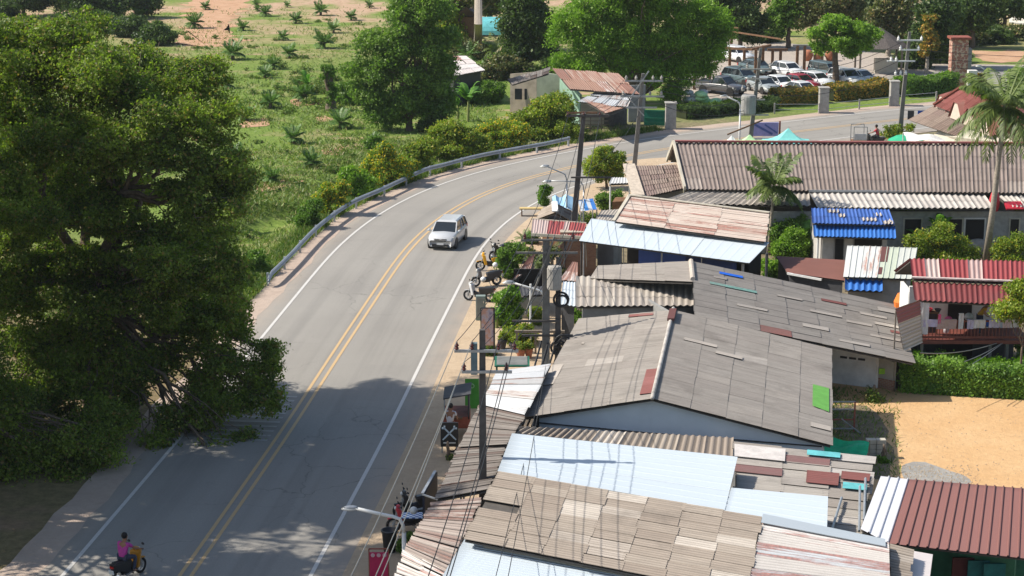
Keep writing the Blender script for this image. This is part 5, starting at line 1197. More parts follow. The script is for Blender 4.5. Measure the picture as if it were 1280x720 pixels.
gc_ = []
for _ in range(120):
    a_, b_ = random.uniform(200, 520), random.uniform(20, 235); q_ = P(a_, b_)
    if ((CLn-np.array([q_.x, q_.y]))**2).sum(1).min() < 100: continue
    r_ = random.uniform(.3, 1.1); gc_.append((q_.x, q_.y, .1, r_, r_, random.uniform(.12, .35)))
for _ in range(40):
    a_, b_ = random.gauss(395, 28), random.gauss(112, 12); q_ = P(a_, b_); gc_.append((q_.x, q_.y, .25, random.uniform(.5, 1.3), random.uniform(.5, 1.3), random.uniform(.3, .8)))
for i_ in range(idx_at_y(100), idx_at_y(150), 2):
    p_ = off_pt(i_, -9.5-random.random()*5); gc_.append((p_.x, p_.y, ground_h(p_.x, p_.y)+.2, .9, .9, .45))
o = foliage('ground_cover', gc_, 60000, .15, G['weed'], None, rc=.25); tag(o, 'low leafy ground cover between the young oil palms and along the ditch', 'ground cover', kind='stuff')
# ---- young oil palms (shared mesh, individual things)
def palm_proto(seed, nf, L, top, lm, **k):
    random.seed(seed); r = thing('oil_palm', 'x', 'palm', (0, 0, 0))
    vl = palm_mesh(nf, L, (0, 0, top), **k); np_mesh('fronds', [tuple(v) for v in vl], len(vl)//4, G[lm], r, True)
    MB().lathe((0, 0, 0), [(.26, -.1), (.24, top*.6), (.3, top), (.12, top+.2)], 9).build('trunk', G['bark'], r, local=True); return r
protos = [palm_proto(40+i, 26, 1.9, .75, 'oilpalm', rise=(.1, 1.5), droop=(.35, .6), npair=20, ll=.32, lw=.075, hang=.35) for i in range(4)]
OP = [(401, 19, 20, 'behind the tall plantation tree, at the very top edge'), (462, 10, 12, 'small one at the top edge, above the tall plantation tree'), (439, 25, 16, 'just left of the top of the tall plantation tree'),
      (417, 41, 18, 'upper middle, left of the tall plantation tree'), (405, 60, 26, 'full crowned, on a bare patch left of the tall plantation tree'), (332, 20, 17, 'beside the bare soil path, right side'),
      (321, 8, 12, 'half cut by the top edge right of the soil path'), (359, 9, 10, 'tiny one at the top edge'), (370, 29, 17, 'compact, second row from the top right of the path'), (354, 50, 15, 'short one in the shaded strip'),
      (362, 72, 22, 'with a clean shadow on green grass'), (342, 86, 20, 'greyish, above the leafy hollow'), (331, 97, 18, 'bluish, next to the greyish palm'), (338, 135, 26, 'on an orange soil patch'),
      (308, 150, 26, 'broad, right beside the giant tree crown'), (381, 126, 30, 'big and leafy, beside the banana plant'), (426, 160, 28, 'bright green, in front of the vine covered stump'), (367, 179, 27, 'low and wide in the open green'),
      (467, 182, 20, 'dark, near the green sapling'), (291, 74, 30, 'tall with a yellowish crown near the giant tree'), (304, 38, 16, 'wide low one in tree shade'), (243, 35, 24, 'on the soil path, dark in shade'),
      (257, 12, 14, 'at the top edge left of the soil path'), (193, 10, 14, 'far upper left in deep shade'), (174, 24, 20, 'upper left beside the dark trees'), (252, 171, 20, 'under the tip of the giant tree branch'),
      (296, 199, 24, 'solitary in the grass right of the giant tree'), (341, 228, 25, 'on bare soil near the ditch'), (389, 209, 26, 'beside a reddish soil patch, closest to the flowered shrubs'), (285, 110, 18, 'right behind the giant tree crown'),
      (322, 14, 10, 'faint one near the path'), (300, 270, 22, 'drooping over the ditch beside the giant tree')]
for i, (px, py, hp, lb) in enumerate(OP):
    sc = upx(px, py, hp)/3.0; lab = 'young oil palm, '+lb; k = i % 4; g = gp(px, py)
    if i < 4:
        o = protos[i]; o.location = g; o.rotation_euler = (0, 0, random.random()*6); o.scale = (sc,)*3; o['label'] = lab
    else: o = dup(protos[k], g, random.random()*6, lab, sc)
    o['group'] = 'young oil palms in the plantation'
random.seed(5)
# vine-covered old palm stump
T('palm_stump', 'old palm trunk wrapped in vines among the young oil palms', 414, 138, R_(414, 138, [(412, 92, 9, 8), (408, 85, 6, 6), (415, 112, 5, 12), (414, 128, 4, 8)]), 5000, .2, 'tree_mid', trunk_r=.5, rc=.25)
# bananas
def banana(lb, px, py, hp, n=9, group=None, h0=.45, sc=1.0):
    g = gp(px, py); Hh = upx(px, py, hp); t = thing('banana_plant', lb, 'banana plant', g, 0, group)
    MB().tube([Vector(g), Vector(g)+Vector((.05, 0, Hh*h0))], [.13, .09], 8).build('stem', mat('banana_stem', (.25, .28, .1), .7), t)
    vl = []
    for k in range(n):
        a = random.random()*6.28; L = Hh*.62*random.uniform(.7, 1.1)*sc; rise = random.uniform(1.3, 3.6); d = Vector((math.cos(a), math.sin(a), 0)); s_ = Vector((-d.y, d.x, 0)); p0 = Vector(g)+Vector((0, 0, Hh*h0)); K = 7; W = L*.12; pr = None
        for i in range(K+1):
            f = i/K; c = p0+d*L*f*.75/math.sqrt(1+rise*.4)+Vector((0, 0, L*(rise*.5*f-(.15+.24*rise)*f*f))); w_ = W*(math.sin(math.pi*min(1, f*.86+.1))**.7)*(0 if f < .08 else 1)+.02
            row = (c-s_*w_-Vector((0, 0, w_*.3)), c, c+s_*w_-Vector((0, 0, w_*.3)))
            if pr: vl += [pr[0], pr[1], row[1], row[0], pr[1], pr[2], row[2], row[1]]
            pr = row
    np_mesh('leaves', [tuple(v) for v in vl], len(vl)//4, G['banana'], t); return t
banana('banana plant in the grassy hollow, left of the tall plantation tree', 384, 122, 38); banana('banana clump to the right of the tall plantation tree', 585, 152, 60, 14)
banana('banana plant behind the rounded guardrail shrub', 572, 150, 42, 8); banana('banana plants in front of the long building window, bright upright leaf', 1172, 320, 58, 12)
banana('banana plant left of the big yellow green shrub', 1146, 318, 44, 9); banana('banana leaves between the blue roofed house and the long building', 1118, 300, 30, 7)
banana('tall banana stalks left of the blue roofed house', 1003, 322, 52, 12, h0=.5); banana('banana plant right of the coconut trunk with a red cover', 1258, 310, 66, 12)
banana('banana plant half hidden at the long building wall, left end', 975, 318, 48, 8); banana('small banana plant among roadside pots', 620, 410, 36, 7)
# small palms
def small_palm(lb, px, py, hp, trunk_px, L_px, nf=16, lm='palm', cat='palm', tr=.12, name='palm', lean=0, **k):
    g = gp(px, py); s_ = .03734*(py+254); t = thing(name, lb, cat, g)
    top = Vector(g)+Vector((lean/s_, 0, trunk_px/s_))
    MB().tube([Vector(g)-Vector((0, 0, .2)), Vector(g).lerp(top, .35)+Vector((lean*.06/s_, 0, 0)), Vector(g).lerp(top, .7)+Vector((-lean*.03/s_, 0, 0)), top], [tr*1.3, tr, tr*.85, tr*.8], 9).build('trunk', G['palebark'], t, smooth=True)
    vl = palm_mesh(nf, L_px/s_, tuple(top), **k); np_mesh('fronds', [tuple(v) for v in vl], len(vl)//4, G[lm], t); return t
small_palm('tall coconut palm with a leaning pale trunk in front of the long building', 1232, 325, 0, 196, 76, 34, 'palm', tr=.17, name='coconut_palm', lean=14, rise=(-.45, 1.25), droop=(.45, .75), npair=34, ll=.25, lw=.04, hang=.75)
small_palm('feathery betel palm against the long grey roof', 960, 318, 0, 88, 42, 26, 'palm', tr=.09, name='betel_palm', lean=5, rise=(-.2, 1.5), droop=(.5, .85), npair=20, ll=.32, lw=.08, hang=.6)
small_palm('spiky sago palm among the plants by the parked motorbikes', 655, 318, 0, 20, 15, 18, 'oilpalm', tr=.15, name='sago_palm', rise=(.1, 1.4), droop=(.4, .6), npair=14, ll=.25, lw=.05, hang=.3)
small_palm('small palm with grey green fronds behind the transformer pole', 690, 350, 0, 38, 17, 18, 'palm', tr=.1, name='palm', rise=(.0, 1.2), droop=(.5, .8), npair=13, ll=.28, lw=.05, hang=.6)
small_palm('young palm leaning over the red sheet lean-to', 668, 372, 0, 44, 18, 16, 'palm', tr=.09, name='palm', rise=(.0, 1.2), droop=(.5, .8), npair=13, ll=.28, lw=.05, hang=.6)
small_palm('ragged coconut palm with dead grey fronds right of the turquoise roof', 640, 90, 0, 35, 30, 16, 'olive', tr=.2, name='coconut_palm', rise=(-.3, 1.2), droop=(.6, .9), npair=14, ll=.28, lw=.06, hang=.8)
small_palm('spreading palm in front of the turquoise roof', 620, 75, 0, 12, 26, 16, 'palm', tr=.2, name='palm', rise=(0, 1.5), droop=(.5, .8), npair=14, ll=.3, lw=.06, hang=.5)
small_palm('small dark palm left of the dirt track hut', 585, 75, 0, 6, 20, 12, 'oilpalm', tr=.15, name='palm', rise=(0, 1.5), droop=(.5, .8), npair=12, ll=.3, lw=.06, hang=.5)
# bottlebrush-like shrub with orange top near the gate
T('flowering_tree', 'ragged small tree with an orange top left of the brick gate pillar', 1158, 92, R_(1158, 92, [(1160, 22, 8, 5), (1157, 40, 7, 12), (1166, 50, 6, 12), (1155, 62, 5, 10)]), 6000, .3, 'orangehedge', 'palebark', trunk_r=.2, rc=.3)
# ================================================================ POLES, WIRES, LAMPS
def zpx(x, y, py):
    v = (py-360)/FPX; dy = math.cos(TH)-v*math.sin(TH); dz = -math.sin(TH)-v*math.cos(TH); return HCAM+y*dz/dy
def wire(mb, a, b, sag=.6, r=.016, n=12):
    a = Vector(a); b = Vector(b); mb.tube([a.lerp(b, i/n)-Vector((0, 0, sag*4*(i/n)*(1-i/n))) for i in range(n+1)], r, 4, cap=False)
def insul(h, p, r=.09, l=.28, m='ceramic'):
    MB().lathe(p, [(r*.5, 0), (r, .05), (r*.5, .1), (r, .15), (r*.45, l*.75), (r*.3, l)], 9).build('insulator', G[m], h)
def pole(lb, bx, by, topy, w0=.26, w1=.18, mat_='pole', square=True, topx=None, nm='utility_pole', group='utility poles along the street'):
    g = P(bx, by); zt = zpx(g.x, g.y, topy); h = thing(nm, lb, 'utility pole', (g.x, g.y, 0), 0, group)
    dx = 0 if topx is None else (topx-bx)/(.03734*(by+254))
    mb = MB(); t = Vector((g.x+dx, g.y, zt))
    if square:
        a, b = w0/2, w1/2; mb.hexa([(g.x-a, g.y-a, -.3), (g.x+a, g.y-a, -.3), (g.x+a, g.y+a, -.3), (g.x-a, g.y+a, -.3), (t.x-b, t.y-b, zt), (t.x+b, t.y-b, zt), (t.x+b, t.y+b, zt), (t.x-b, t.y+b, zt)])
    else: mb.tube([(g.x, g.y, -.3), t], [w0/2, w1/2], 12)
    mb.build('shaft', G[mat_], h); h['_top'] = zt; return h, Vector((g.x, g.y, 0)), t
W = {}
# near pole
h, b1, t1 = pole('dark slender utility pole nearest the camera, with two crossarms of brown insulators', 604, 705, 412, .3, .2, 'darkpole')
def arm(h, base, py, x0, x1, th=.09, dy=-.18, m='steel', ins=(), nm='crossarm'):
    z = zpx(base.x, base.y, py); s = .03734*1; sc = FPX/((base.y)*math.cos(TH)-(z-HCAM)*math.sin(TH)); X = lambda px: (px-640)/sc
    MB().box(((X(x0)+X(x1))/2, base.y+dy, z), (X(x1)-X(x0), th, th)).build(nm, G[m], h); out = []
    for px in ins: p = Vector((X(px), base.y+dy, z+.05)); insul(h, p); out.append(p+Vector((0, 0, .28)))
    return out
A1 = arm(h, b1, 437, 568, 648, ins=(571, 590, 623, 643)); A2 = arm(h, b1, 463, 577, 640, ins=(580, 633))
MB().box((b1.x-.28, b1.y-.1, zpx(b1.x, b1.y, 447)), (.22, .2, 1.1)).build('switch_box', mat('box_blue_grey', (.14, .2, .22), .6), h)
P0 = Vector((-3.4, 34, 8.8))
# transformer double pole
h2, b2, t2 = pole('bulky double pole with transformer gear beside the gable house', 682, 500, 300, .36, .3, 'pole')
g2 = P(697, 500); mb = MB(); zt = zpx(g2.x, g2.y, 322); mb.hexa([(g2.x-.15, g2.y-.15, -.3), (g2.x+.15, g2.y-.15, -.3), (g2.x+.15, g2.y+.15, -.3), (g2.x-.15, g2.y+.15, -.3), (g2.x-.1, g2.y-.1, zt), (g2.x+.1, g2.y-.1, zt), (g2.x+.1, g2.y+.1, zt), (g2.x-.1, g2.y+.1, zt)]); mb.build('shaft', G['darkpole'], h2)
B1 = arm(h2, b2, 299, 652, 722, m='pole', ins=(656, 716)); B2 = arm(h2, b2, 315, 645, 722, m='pole'); B3_ = arm(h2, b2, 400, 640, 700, m='darkpole'); arm(h2, b2, 418, 652, 716, m='darkpole')
for k, (px, py) in enumerate(((700, 372), (702, 425), (697, 432))):
    z = zpx(b2.x, b2.y, py); X = (px-640)/28; mb = MB(); mb.torus((X, b2.y-.35, z), .32, .05, 'y', 16, 6); mb.torus((X+.05, b2.y-.38, z-.05), .24, .05, 'y', 16, 6); mb.build('cable_coil', G['wire'], h2)
z = zpx(b2.x, b2.y, 345); MB().lathe((b2.x+.35, b2.y-.45, z-.5), [(.02, 0), (.3, .02), (.32, .1), (.32, .95), (.28, 1.05), (.05, 1.08)], 14).build('transformer', G['concrete'], h2)
MB().bar((b2.x-.9, b2.y-.4, z-1.6), (b2.x+.35, b2.y-.2, z+1.8), .07).build('brace', G['pole'], h2)
# leaning tall pole
h3, b3, t3 = pole('tall dark leaning pole with a top crossarm by the road bend', 712, 332, 142, .36, .24, 'darkpole', True, 728)
C1 = [Vector((t3.x+d, t3.y, t3.z-.2)) for d in (-.9, 0, .9)]
mb = MB().box((t3.x+.2, t3.y-.15, t3.z-.1), (2.4, .1, .12)).build('crossarm', G['darkpole'], h3)
for p in C1: insul(h3, p-Vector((0, .15, -.15)), .07, .2)
mb = MB().bar((t3.x-.7, t3.y-.2, t3.z-3.6), (t3.x+1.6, t3.y-.2, t3.z-3.6), .09).build('crossarm', G['darkpole'], h3)
# pole with lattice clutter near the shack
h4, b4, t4 = pole('pole crowded with insulators and wires in front of the green gate', 792, 213, 92, .34, .22, 'pole', True, 802)
for k, (z, x0, x1) in enumerate(((t4.z-.5, -1.3, 1.4), (t4.z-1.6, -1.6, 1.5), (t4.z-2.4, -1.2, 1.0))): MB().box(((x0+x1)/2+t4.x, t4.y-.2, z), (x1-x0, .1, .12)).build('crossarm', G['steel'], h4)
for x, z in ((-1.2, -.4), (-.5, -.4), (.7, -.4), (1.3, -.4), (-1.4, -1.5), (1.3, -1.5), (.5, -1.5)): insul(h4, (t4.x+x, t4.y-.2, t4.z+z), .12, .3, 'concrete')
mb = MB(); mb.bar((t4.x-1.2, t4.y-.1, t4.z-2.2), (t4.x+.4, t4.y-.1, t4.z+.2), .08); mb.build('brace', G['steel'], h4)
mb = MB(); mb.bar((t4.x-1.3, t4.y-.1, t4.z-1.4), (t4.x+.1, t4.y-.1, t4.z-3.0), .08); mb.build('brace', G['steel'], h4)
h5, b5, t5 = pole('pole carrying a large grey transformer behind the ridge of the long building', 935, 196, 60, .34, .2, 'pole', True, 947)
MB().lathe((b5.x-.15, b5.y-.6, zpx(b5.x, b5.y, 141)), [(.1, 0), (.5, .03), (.55, .1), (.55, 1.3), (.5, 1.4), (.1, 1.45)], 16).build('transformer', G['wallgrey'], h5)
for z, w_ in ((zpx(b5.x, b5.y, 86), 2.2), (zpx(b5.x, b5.y, 98), 1.6), (zpx(b5.x, b5.y, 124), 1.4), (zpx(b5.x, b5.y, 143), 2.0)): MB().box((b5.x+.4, b5.y-.25, z), (w_, .12, .1)).build('crossarm', G['concrete'], h5)
for x, z in ((-.8, 112), (-.4, 112), (.1, 112), (-.5, 84), (1.2, 84)): insul(h5, (b5.x+x+.2, b5.y-.5, zpx(b5.x, b5.y, z)), .12, .4, 'concrete')
MB().bar((b5.x-1.6, b5.y-.1, zpx(b5.x, b5.y, 168)), (b5.x+1.0, b5.y-.1, zpx(b5.x, b5.y, 150)), .1).build('brace', G['wood'], h5)
h6, b6, t6 = pole('tall pole with white insulators right of the small round tree', 1124, 169, 40, .36, .2, 'pole', True, 1131)
for z, w_, xo in ((50, 2.0, 0), (62, 1.6, 0), (76, 2.2, -.6)): MB().box((t6.x+xo, b6.y-.2, zpx(b6.x, b6.y, z)), (w_, .12, .11)).build('crossarm', G['white'], h6)
for x, z in ((-.9, 50), (.9, 50), (-.7, 62), (.7, 62), (-1.4, 76), (-1.0, 76), (-.6, 93), (-.2, 93), (-1.0, 93)): insul(h6, (t6.x+x, b6.y-.25, zpx(b6.x, b6.y, z)), .12, .36, 'white')
h7, b7, t7 = pole('short pale service post standing in the hedge with wires running left', 1256, 478, 424, .2, .17, 'woodgrey', False, nm='service_post', group=None)
# wires: every span is one thing
def span(lb, ends, r=.016, sag=.5, m='wire', nm='overhead_wires', cat='wires'):
    mb = MB()
    for e in ends: wire(mb, e[0], e[1], e[2] if len(e) > 2 else sag, e[3] if len(e) > 3 else r)
    o = mb.build(nm, G[m]); tag(o, lb, cat, 'overhead wires'); return o
P0a = [P0+Vector((x, 0, z)) for x, z in ((-1.2, 0), (-.6, 0), (.7, 0), (1.2, 0), (-.8, -1), (.8, -1))]
span('bright wires running from the near pole down over the shaded road', [(A1[0], P0a[0]), (A1[1], P0a[1]), (A2[0], P0a[4])], .014, .3, 'wirelight')
span('dark wires from the near pole over the awnings towards the bottom edge', [(A1[2], P0a[2]), (A1[3], P0a[3]), (A2[1], P0a[5])], .015, .5)
z_ = lambda k: Vector((t2.x, t2.y-.2, k))
span('wires between the near pole and the double pole', [(A1[0], B1[0]), (A1[1], B1[0]+Vector((.5, 0, 0))), (A1[2], B1[1]), (A1[3], B1[1]), (A2[0], B2[0] if B2 else z_(t2.z-1)), (t1-Vector((0, 0, .1)), t2)], .015, .4)
kz = zpx(b2.x, b2.y, 425); mid = Vector((b1.x+.35, b1.y, zpx(b1.x, b1.y, 622)))
span('thick sagging bundle of black telephone cables over the street side roofs', [(z_(kz)+Vector((.3*i-.2, 0, -.12*i)), mid+Vector((.07*i, 0, .1*i)), .25+.08*i, .045+.012*(i % 2)) for i in range(5)]+[(mid+Vector((.07*i, 0, .1*i)), P0+Vector((1.2+.1*i, 4, -3.2-.15*i)), .25+.07*i, .045) for i in range(5)], .03, .4)
span('thin cables fanning out from the double pole across the gable roof side', [(z_(kz+.3*i)+Vector((.2, 0, 0)), P0+Vector((2.2+.5*i, 6, -2.4+.1*i)), .5, .012) for i in range(2)], .012)
span('wires between the double pole and the leaning tall pole', [(B1[0], C1[0]), (B1[1], C1[2]), (t2, C1[1]), (z_(t2.z-1.2), t3-Vector((0, 0, 3.6))), (z_(t2.z-1.5)+Vector((.5, 0, 0)), t3-Vector((-.5, 0, 3.6))), (z_(t2.z-1.8)-Vector((.5, 0, 0)), t3-Vector((.7, 0, 3.8)))], .016, .5)
span('wires between the leaning tall pole and the pole at the green gate', [(C1[i], t4+Vector((-1.2+1.1*i, -.2, -.2))) for i in range(3)]+[(t3-Vector((0, 0, 3.5)), t4-Vector((0, 0, 2.4)))], .018, .6)
span('wires between the pole at the green gate and the transformer pole', [(t4+Vector((1.3, 0, -.2-.5*i)), t5+Vector((0, -.1, -.6-.9*i))) for i in range(5)], .02, .8)
span('wires between the transformer pole and the pole beside the round tree', [(t5+Vector((.6, 0, -1.6-.6*i)), t6+Vector((-.6, 0, -.8-.7*i))) for i in range(4)], .02, .8)
span('wires leaving the rightmost tall pole past the brick gate pillar', [(t6+Vector((.6, 0, -.8-.6*i)), Vector((t6.x+32, t6.y+4, t6.z-1.0-.5*i))) for i in range(4)], .018, .8)
span('bright service wires from the hedge post to the low houses', [(t7, P(1150, 441, 2.6), .25), (t7, P(1205, 452, 2.0), .1), (t7, P(1215, 455, 1.9), .05)], .022, .1, 'wirelight')
pp = P(956, 418); o = MB().tube([(pp.x, pp.y+.2, 2.3), (pp.x, pp.y+.2, 4.1)], .07, 8).build('vent_pipe', G['darkgrey']); tag(o, 'short dark pipe sticking out of the patched grey roof', 'vent pipe')

# street lamps
def lamp(lb, bx, by, z_top_px, headx, heady, r=.055, m='white', elbow=.75):
    g = P(bx, by); zt = zpx(g.x, g.y, z_top_px); zh = zpx(g.x, g.y, heady); sc = FPX/(g.y*math.cos(TH)-(zt-HCAM)*math.sin(TH)); hx = g.x+(headx-bx)/sc
    h = thing('street_lamp', lb, 'street lamp', (g.x, g.y, 0), 0, 'street lamps')
    MB().tube([(g.x, g.y, -.2), (g.x, g.y, zt-.5)], [r*1.25, r], 10).build('post', G[m], h, smooth=True)
    d = hx-g.x; pts = [(g.x, g.y, zt-.5), (g.x+d*.015, g.y, zt-.25), (g.x+d*.08, g.y, zt-.02), (g.x+d*.2, g.y, zt+(zh-zt)*.15), (g.x+d*.5, g.y, zt+(zh-zt)*.45), (hx, g.y, zh)]
    MB().tube(pts, r*.8, 9).build('arm', G[m], h, smooth=True)
    mb = MB(); mb.ball((hx, g.y, zh), (.25, .1, .06), 12, 6); hd = mb.build('lamp_head', G['steel'], h, smooth=True)
    MB().ball((hx-.05, g.y, zh-.06), (.28, .12, .07), 10, 5).build('lens', G['lamp'], hd, smooth=True); return h
lamp('white curved street lamp reaching over the shaded road at the bottom', 506, 740, 648, 440, 634, .075)
lamp('white street lamp among the plants behind the advertising frame', 680, 455, 364, 636, 352, .06)
lamp('thin street lamp left of the leaning tall pole, highest arm', 708, 300, 218, 681, 207, .05, 'steel')
lamp('street lamp with a long white head by the kerb near the leaning pole', 729, 305, 227, 684, 226, .04, 'steel')
lamp('thin pale street lamp at the roadside just left of the transformer pole', 924, 186, 128, 903, 119, .07, 'white')
lamp('white lamp on a bent mast right of the brick gate pillar', 1238, 112, 92, 1222, 82, .07, 'white')
g = P(663, 432); o = MB().tube([(g.x, g.y, -.1), (g.x, g.y, zpx(g.x, g.y, 355))], .05, 8).build('pipe_post', G['white']); tag(o, 'plain thin pale post among the roadside plants', 'post')
# ================================================================ VEHICLES
def spoke_wheel(parent, x, y, r, w, name='wheel', loc=True, hub=.6, rimmat='steel', moto=False):
    t = MB().torus((x, y, r), r-w*.42, w*.42, 'y', 22, 8).build('tyre' if not moto else 'tyre', G['rubber'], None, smooth=True)
    rm = MB()
    if moto:
        rm.torus((x, y, r), r-w*.9, .015, 'y', 20, 5)
        for k in range(6): a = k*math.pi/3; rm.bar((x, y, r), (x+math.cos(a)*(r-w), y, r+math.sin(a)*(r-w)), .02)
        rm.tube([(x, y-.05, r), (x, y+.05, r)], .05, 8)
    else:
        rm.lathe((x, y, r), [(.0, -w*.3), (hub*r, -w*.32), (hub*r*1.05, 0), (hub*r, w*.32), (0, w*.3)], 16, 'y')
        for k in range(5): a = k*2*math.pi/5; rm.bar((x, y-math.copysign(w*.36, -y), r), (x+math.cos(a)*hub*r, y-math.copysign(w*.36, -y), r+math.sin(a)*hub*r), .07, .04, (0, 1, 0))
    rim = rm.build('rim', G[rimmat], None)
    t.name = name; t.parent = parent; rim.parent = t; return t
def car(label, m, kind='suv', group=None, first=None):
    """forward = +X"""
    h = thing('parked_car', label, 'car', (0, 0, 0), 0, group)
    D = dict(suv=(4.55, 1.84, .62, 1.02, 1.66, .34), hatch=(4.05, 1.7, .52, .95, 1.5, .31), sedan=(4.45, 1.74, .5, .93, 1.45, .31), pickup=(5.15, 1.82, .6, 1.05, 1.72, .36), van=(4.5, 1.72, .55, 1.0, 1.75, .31))[kind]
    L, Wd, _, belt, top, wr = D; f = L/2; hw = Wd/2; zb = .26 if kind != 'pickup' else .36
    # stations: x, half width, deck height
    if kind == 'pickup': st = [(-f, .88, .95), (-f+.08, .97, 1.0), (-f+1.6, 1, 1.0), (-.45, 1, 1.04), (.75, 1, 1.05), (f-1.2, 1, 1.02), (f-.35, .96, .92), (f-.08, .88, .78), (f, .78, .6)]
    elif kind == 'sedan': st = [(-f, .8, .75), (-f+.08, .9, .95), (-f+.6, .98, 1.0), (-f+1.3, 1, .98), (0, 1, .95), (.85, 1, .96), (f-.9, .98, .88), (f-.3, .93, .76), (f-.05, .82, .62), (f, .74, .5)]
    else: st = [(-f, .86, .7), (-f+.06, .93, belt), (-f+.7, .99, belt+.02), (0, 1, belt), (f-1.35, 1, belt+.03), (f-.9, .99, belt+.0), (f-.4, .96, belt-.07), (f-.1, .88, belt-.18), (f, .8, belt-.34)]
    ring = []
    for x, wf, z in st:
        w_ = hw*wf; ring.append([(x, -w_*.93, zb), (x, -w_, zb+.18), (x, -w_*1.0, zb+.38), (x, -w_*.965, z-.07), (x, -w_*.9, z), (x, 0, z+.035), (x, w_*.9, z), (x, w_*.965, z-.07), (x, w_, zb+.38), (x, w_, zb+.18), (x, w_*.93, zb)])
    mb = MB(); n = 11
    for r_ in ring: mb.v += r_
    for i in range(len(ring)-1):
        for j in range(n): mb.face([i*n+j, i*n+(j+1) % n, (i+1)*n+(j+1) % n, (i+1)*n+j])
    mb.face(list(range(n))); mb.face([(len(ring)-1)*n+j for j in range(n)][::-1])
    if kind == 'pickup':   # open bed: a dark tray let in between raised sides
        pass
    mb.build('body', m, h, smooth=True)
    if kind == 'pickup':
        mb = MB(); mb.box((-f+.88, 0, 1.035), (1.62, Wd*.8, .05)); mb.build('bed_tray', G['black'], h)
        mb = MB()
        for s_ in (-1, 1): mb.box((-f+.88, s_*hw*.9, 1.07), (1.75, .09, .12))
        mb.box((-f+.05, 0, 1.05), (.07, Wd*.84, .14)); mb.build('bed_rail', m, h)
        cx = [(-.62, -.5, top-.05), (.75+.55, 0, 0)]; xr0, xr1, xb0, xb1 = -.42, .55, -.6, 1.3
    elif kind == 'sedan': xr0, xr1, xb0, xb1 = -.95, .35, -1.75, 1.15
    elif kind == 'van': xr0, xr1, xb0, xb1 = -f+.25, .75, -f+.1, 1.5
    elif kind == 'hatch': xr0, xr1, xb0, xb1 = -f+.45, .3, -f+.1, 1.05
    else: xr0, xr1, xb0, xb1 = -f+.45, .35, -f+.12, 1.15
    wt = hw*.74; wb = hw*.9; zt = top-.05
    gl = MB(); gl.hexa([(xb0, -wb, belt-.02), (xb1, -wb*.96, belt-.02), (xb1, wb*.96, belt-.02), (xb0, wb, belt-.02), (xr0, -wt, zt), (xr1, -wt, zt), (xr1, wt, zt), (xr0, wt, zt)]); gl.build('window_glass', G['glass'], h)
    rf = MB(); rf.hexa([(xr0-.06, -wt-.03, zt-.03), (xr1+.08, -wt-.02, zt-.03), (xr1+.08, wt+.02, zt-.03), (xr0-.06, wt+.03, zt-.03), (xr0+.1, -wt*.85, top+.02), (xr1-.15, -wt*.85, top+.02), (xr1-.15, wt*.85, top+.02), (xr0+.1, wt*.85, top+.02)])
    for s_ in (-1, 1):
        rf.bar((xb1, s_*wb*.97, belt), (xr1, s_*(wt+.01), zt), .07, .05); rf.bar((xb0+.02, s_*wb, belt), (xr0, s_*(wt+.01), zt), .12, .06)
        xm = (xb0+xb1)/2-.05; rf.bar((xm, s_*(wb+.0), belt), ((xr0+xr1)/2, s_*(wt+.012), zt), .06, .04)
        if kind in ('suv', 'van', 'hatch'): rf.bar((xb0+.85, s_*wb, belt), (xr0+.62, s_*(wt+.012), zt), .1, .04)
    rf.build('roof', m, h, bevel=.02)
    for x in (-f+.82 if kind != 'pickup' else -f+1.05, f-.85):
        for s_ in (-1, 1): 
            spoke_wheel(h, x, s_*(hw-.11), wr, .21)
            MB().lathe((x, s_*(hw-.02), wr+.02), [(wr+.07, -.06), (wr+.07, .03)], 18, 'y').build('wheel_arch', G['black'], h)
    for s_ in (-1, 1):
        zl = st[-2][2]-.02
        mb = MB(); mb.hexa([(f-.42, s_*hw*.62, zl-.08), (f-.02, s_*hw*.52, zl-.1), (f-.2, s_*hw*.93, zl-.08), (f-.55, s_*hw*.985, zl-.04), (f-.42, s_*hw*.6, zl+.06), (f-.08, s_*hw*.5, zl+.02), (f-.22, s_*hw*.9, zl+.06), (f-.6, s_*hw*.95, zl+.1)]); mb.build('headlight', G['lamp'], h)
        mb = MB(); mb.box((-f+.05, s_*hw*.78, belt-.12), (.1, .26, .24)); mb.build('tail_light', G['redlamp'], h)
        mb = MB(); mb.ball((xb1-.12, s_*(hw+.1), belt+.1), (.07, .12, .09), 8, 5); mb.build('mirror', m, h)
        mb = MB(); mb.box((.1, s_*(hw*.985), belt-.14), (.16, .03, .03)); mb.box((-.85, s_*(hw*.985), belt-.14), (.16, .03, .03)); mb.build('door_handle', G['chrome'], h)
    zg = st[-2][2]-.1
    mb = MB(); mb.hexa([(f-.06, -hw*.45, zg-.12), (f+.015, -hw*.42, zg-.12), (f+.015, hw*.42, zg-.12), (f-.06, hw*.45, zg-.12), (f-.1, -hw*.5, zg+.05), (f-.04, -hw*.46, zg+.05), (f-.04, hw*.46, zg+.05), (f-.1, hw*.5, zg+.05)]); gr_ = mb.build('grille', G['black'], h)
    MB().box((f+.0, 0, zg-.0), (.06, hw*.9, .025)).build('grille_bar', G['chrome'], gr_)
    MB().box((f+.012, 0, zb+.1), (.04, hw*1.2, .16)).build('lower_intake', G['black'], h)
    MB().box((f+.035, 0, zb+.2), (.02, .46, .13)).build('number_plate', G['white'], h)
    MB().box((-f-.01, 0, zb+.45), (.02, .46, .13)).build('number_plate', G['white'], h)
    return h
def place(h, px, py, ang, z=.02, name=None):
    g = P(px, py); h.location = (g.x, g.y, z); h.rotation_euler = (0, 0, ang)
    if name: h.name = name
    return h
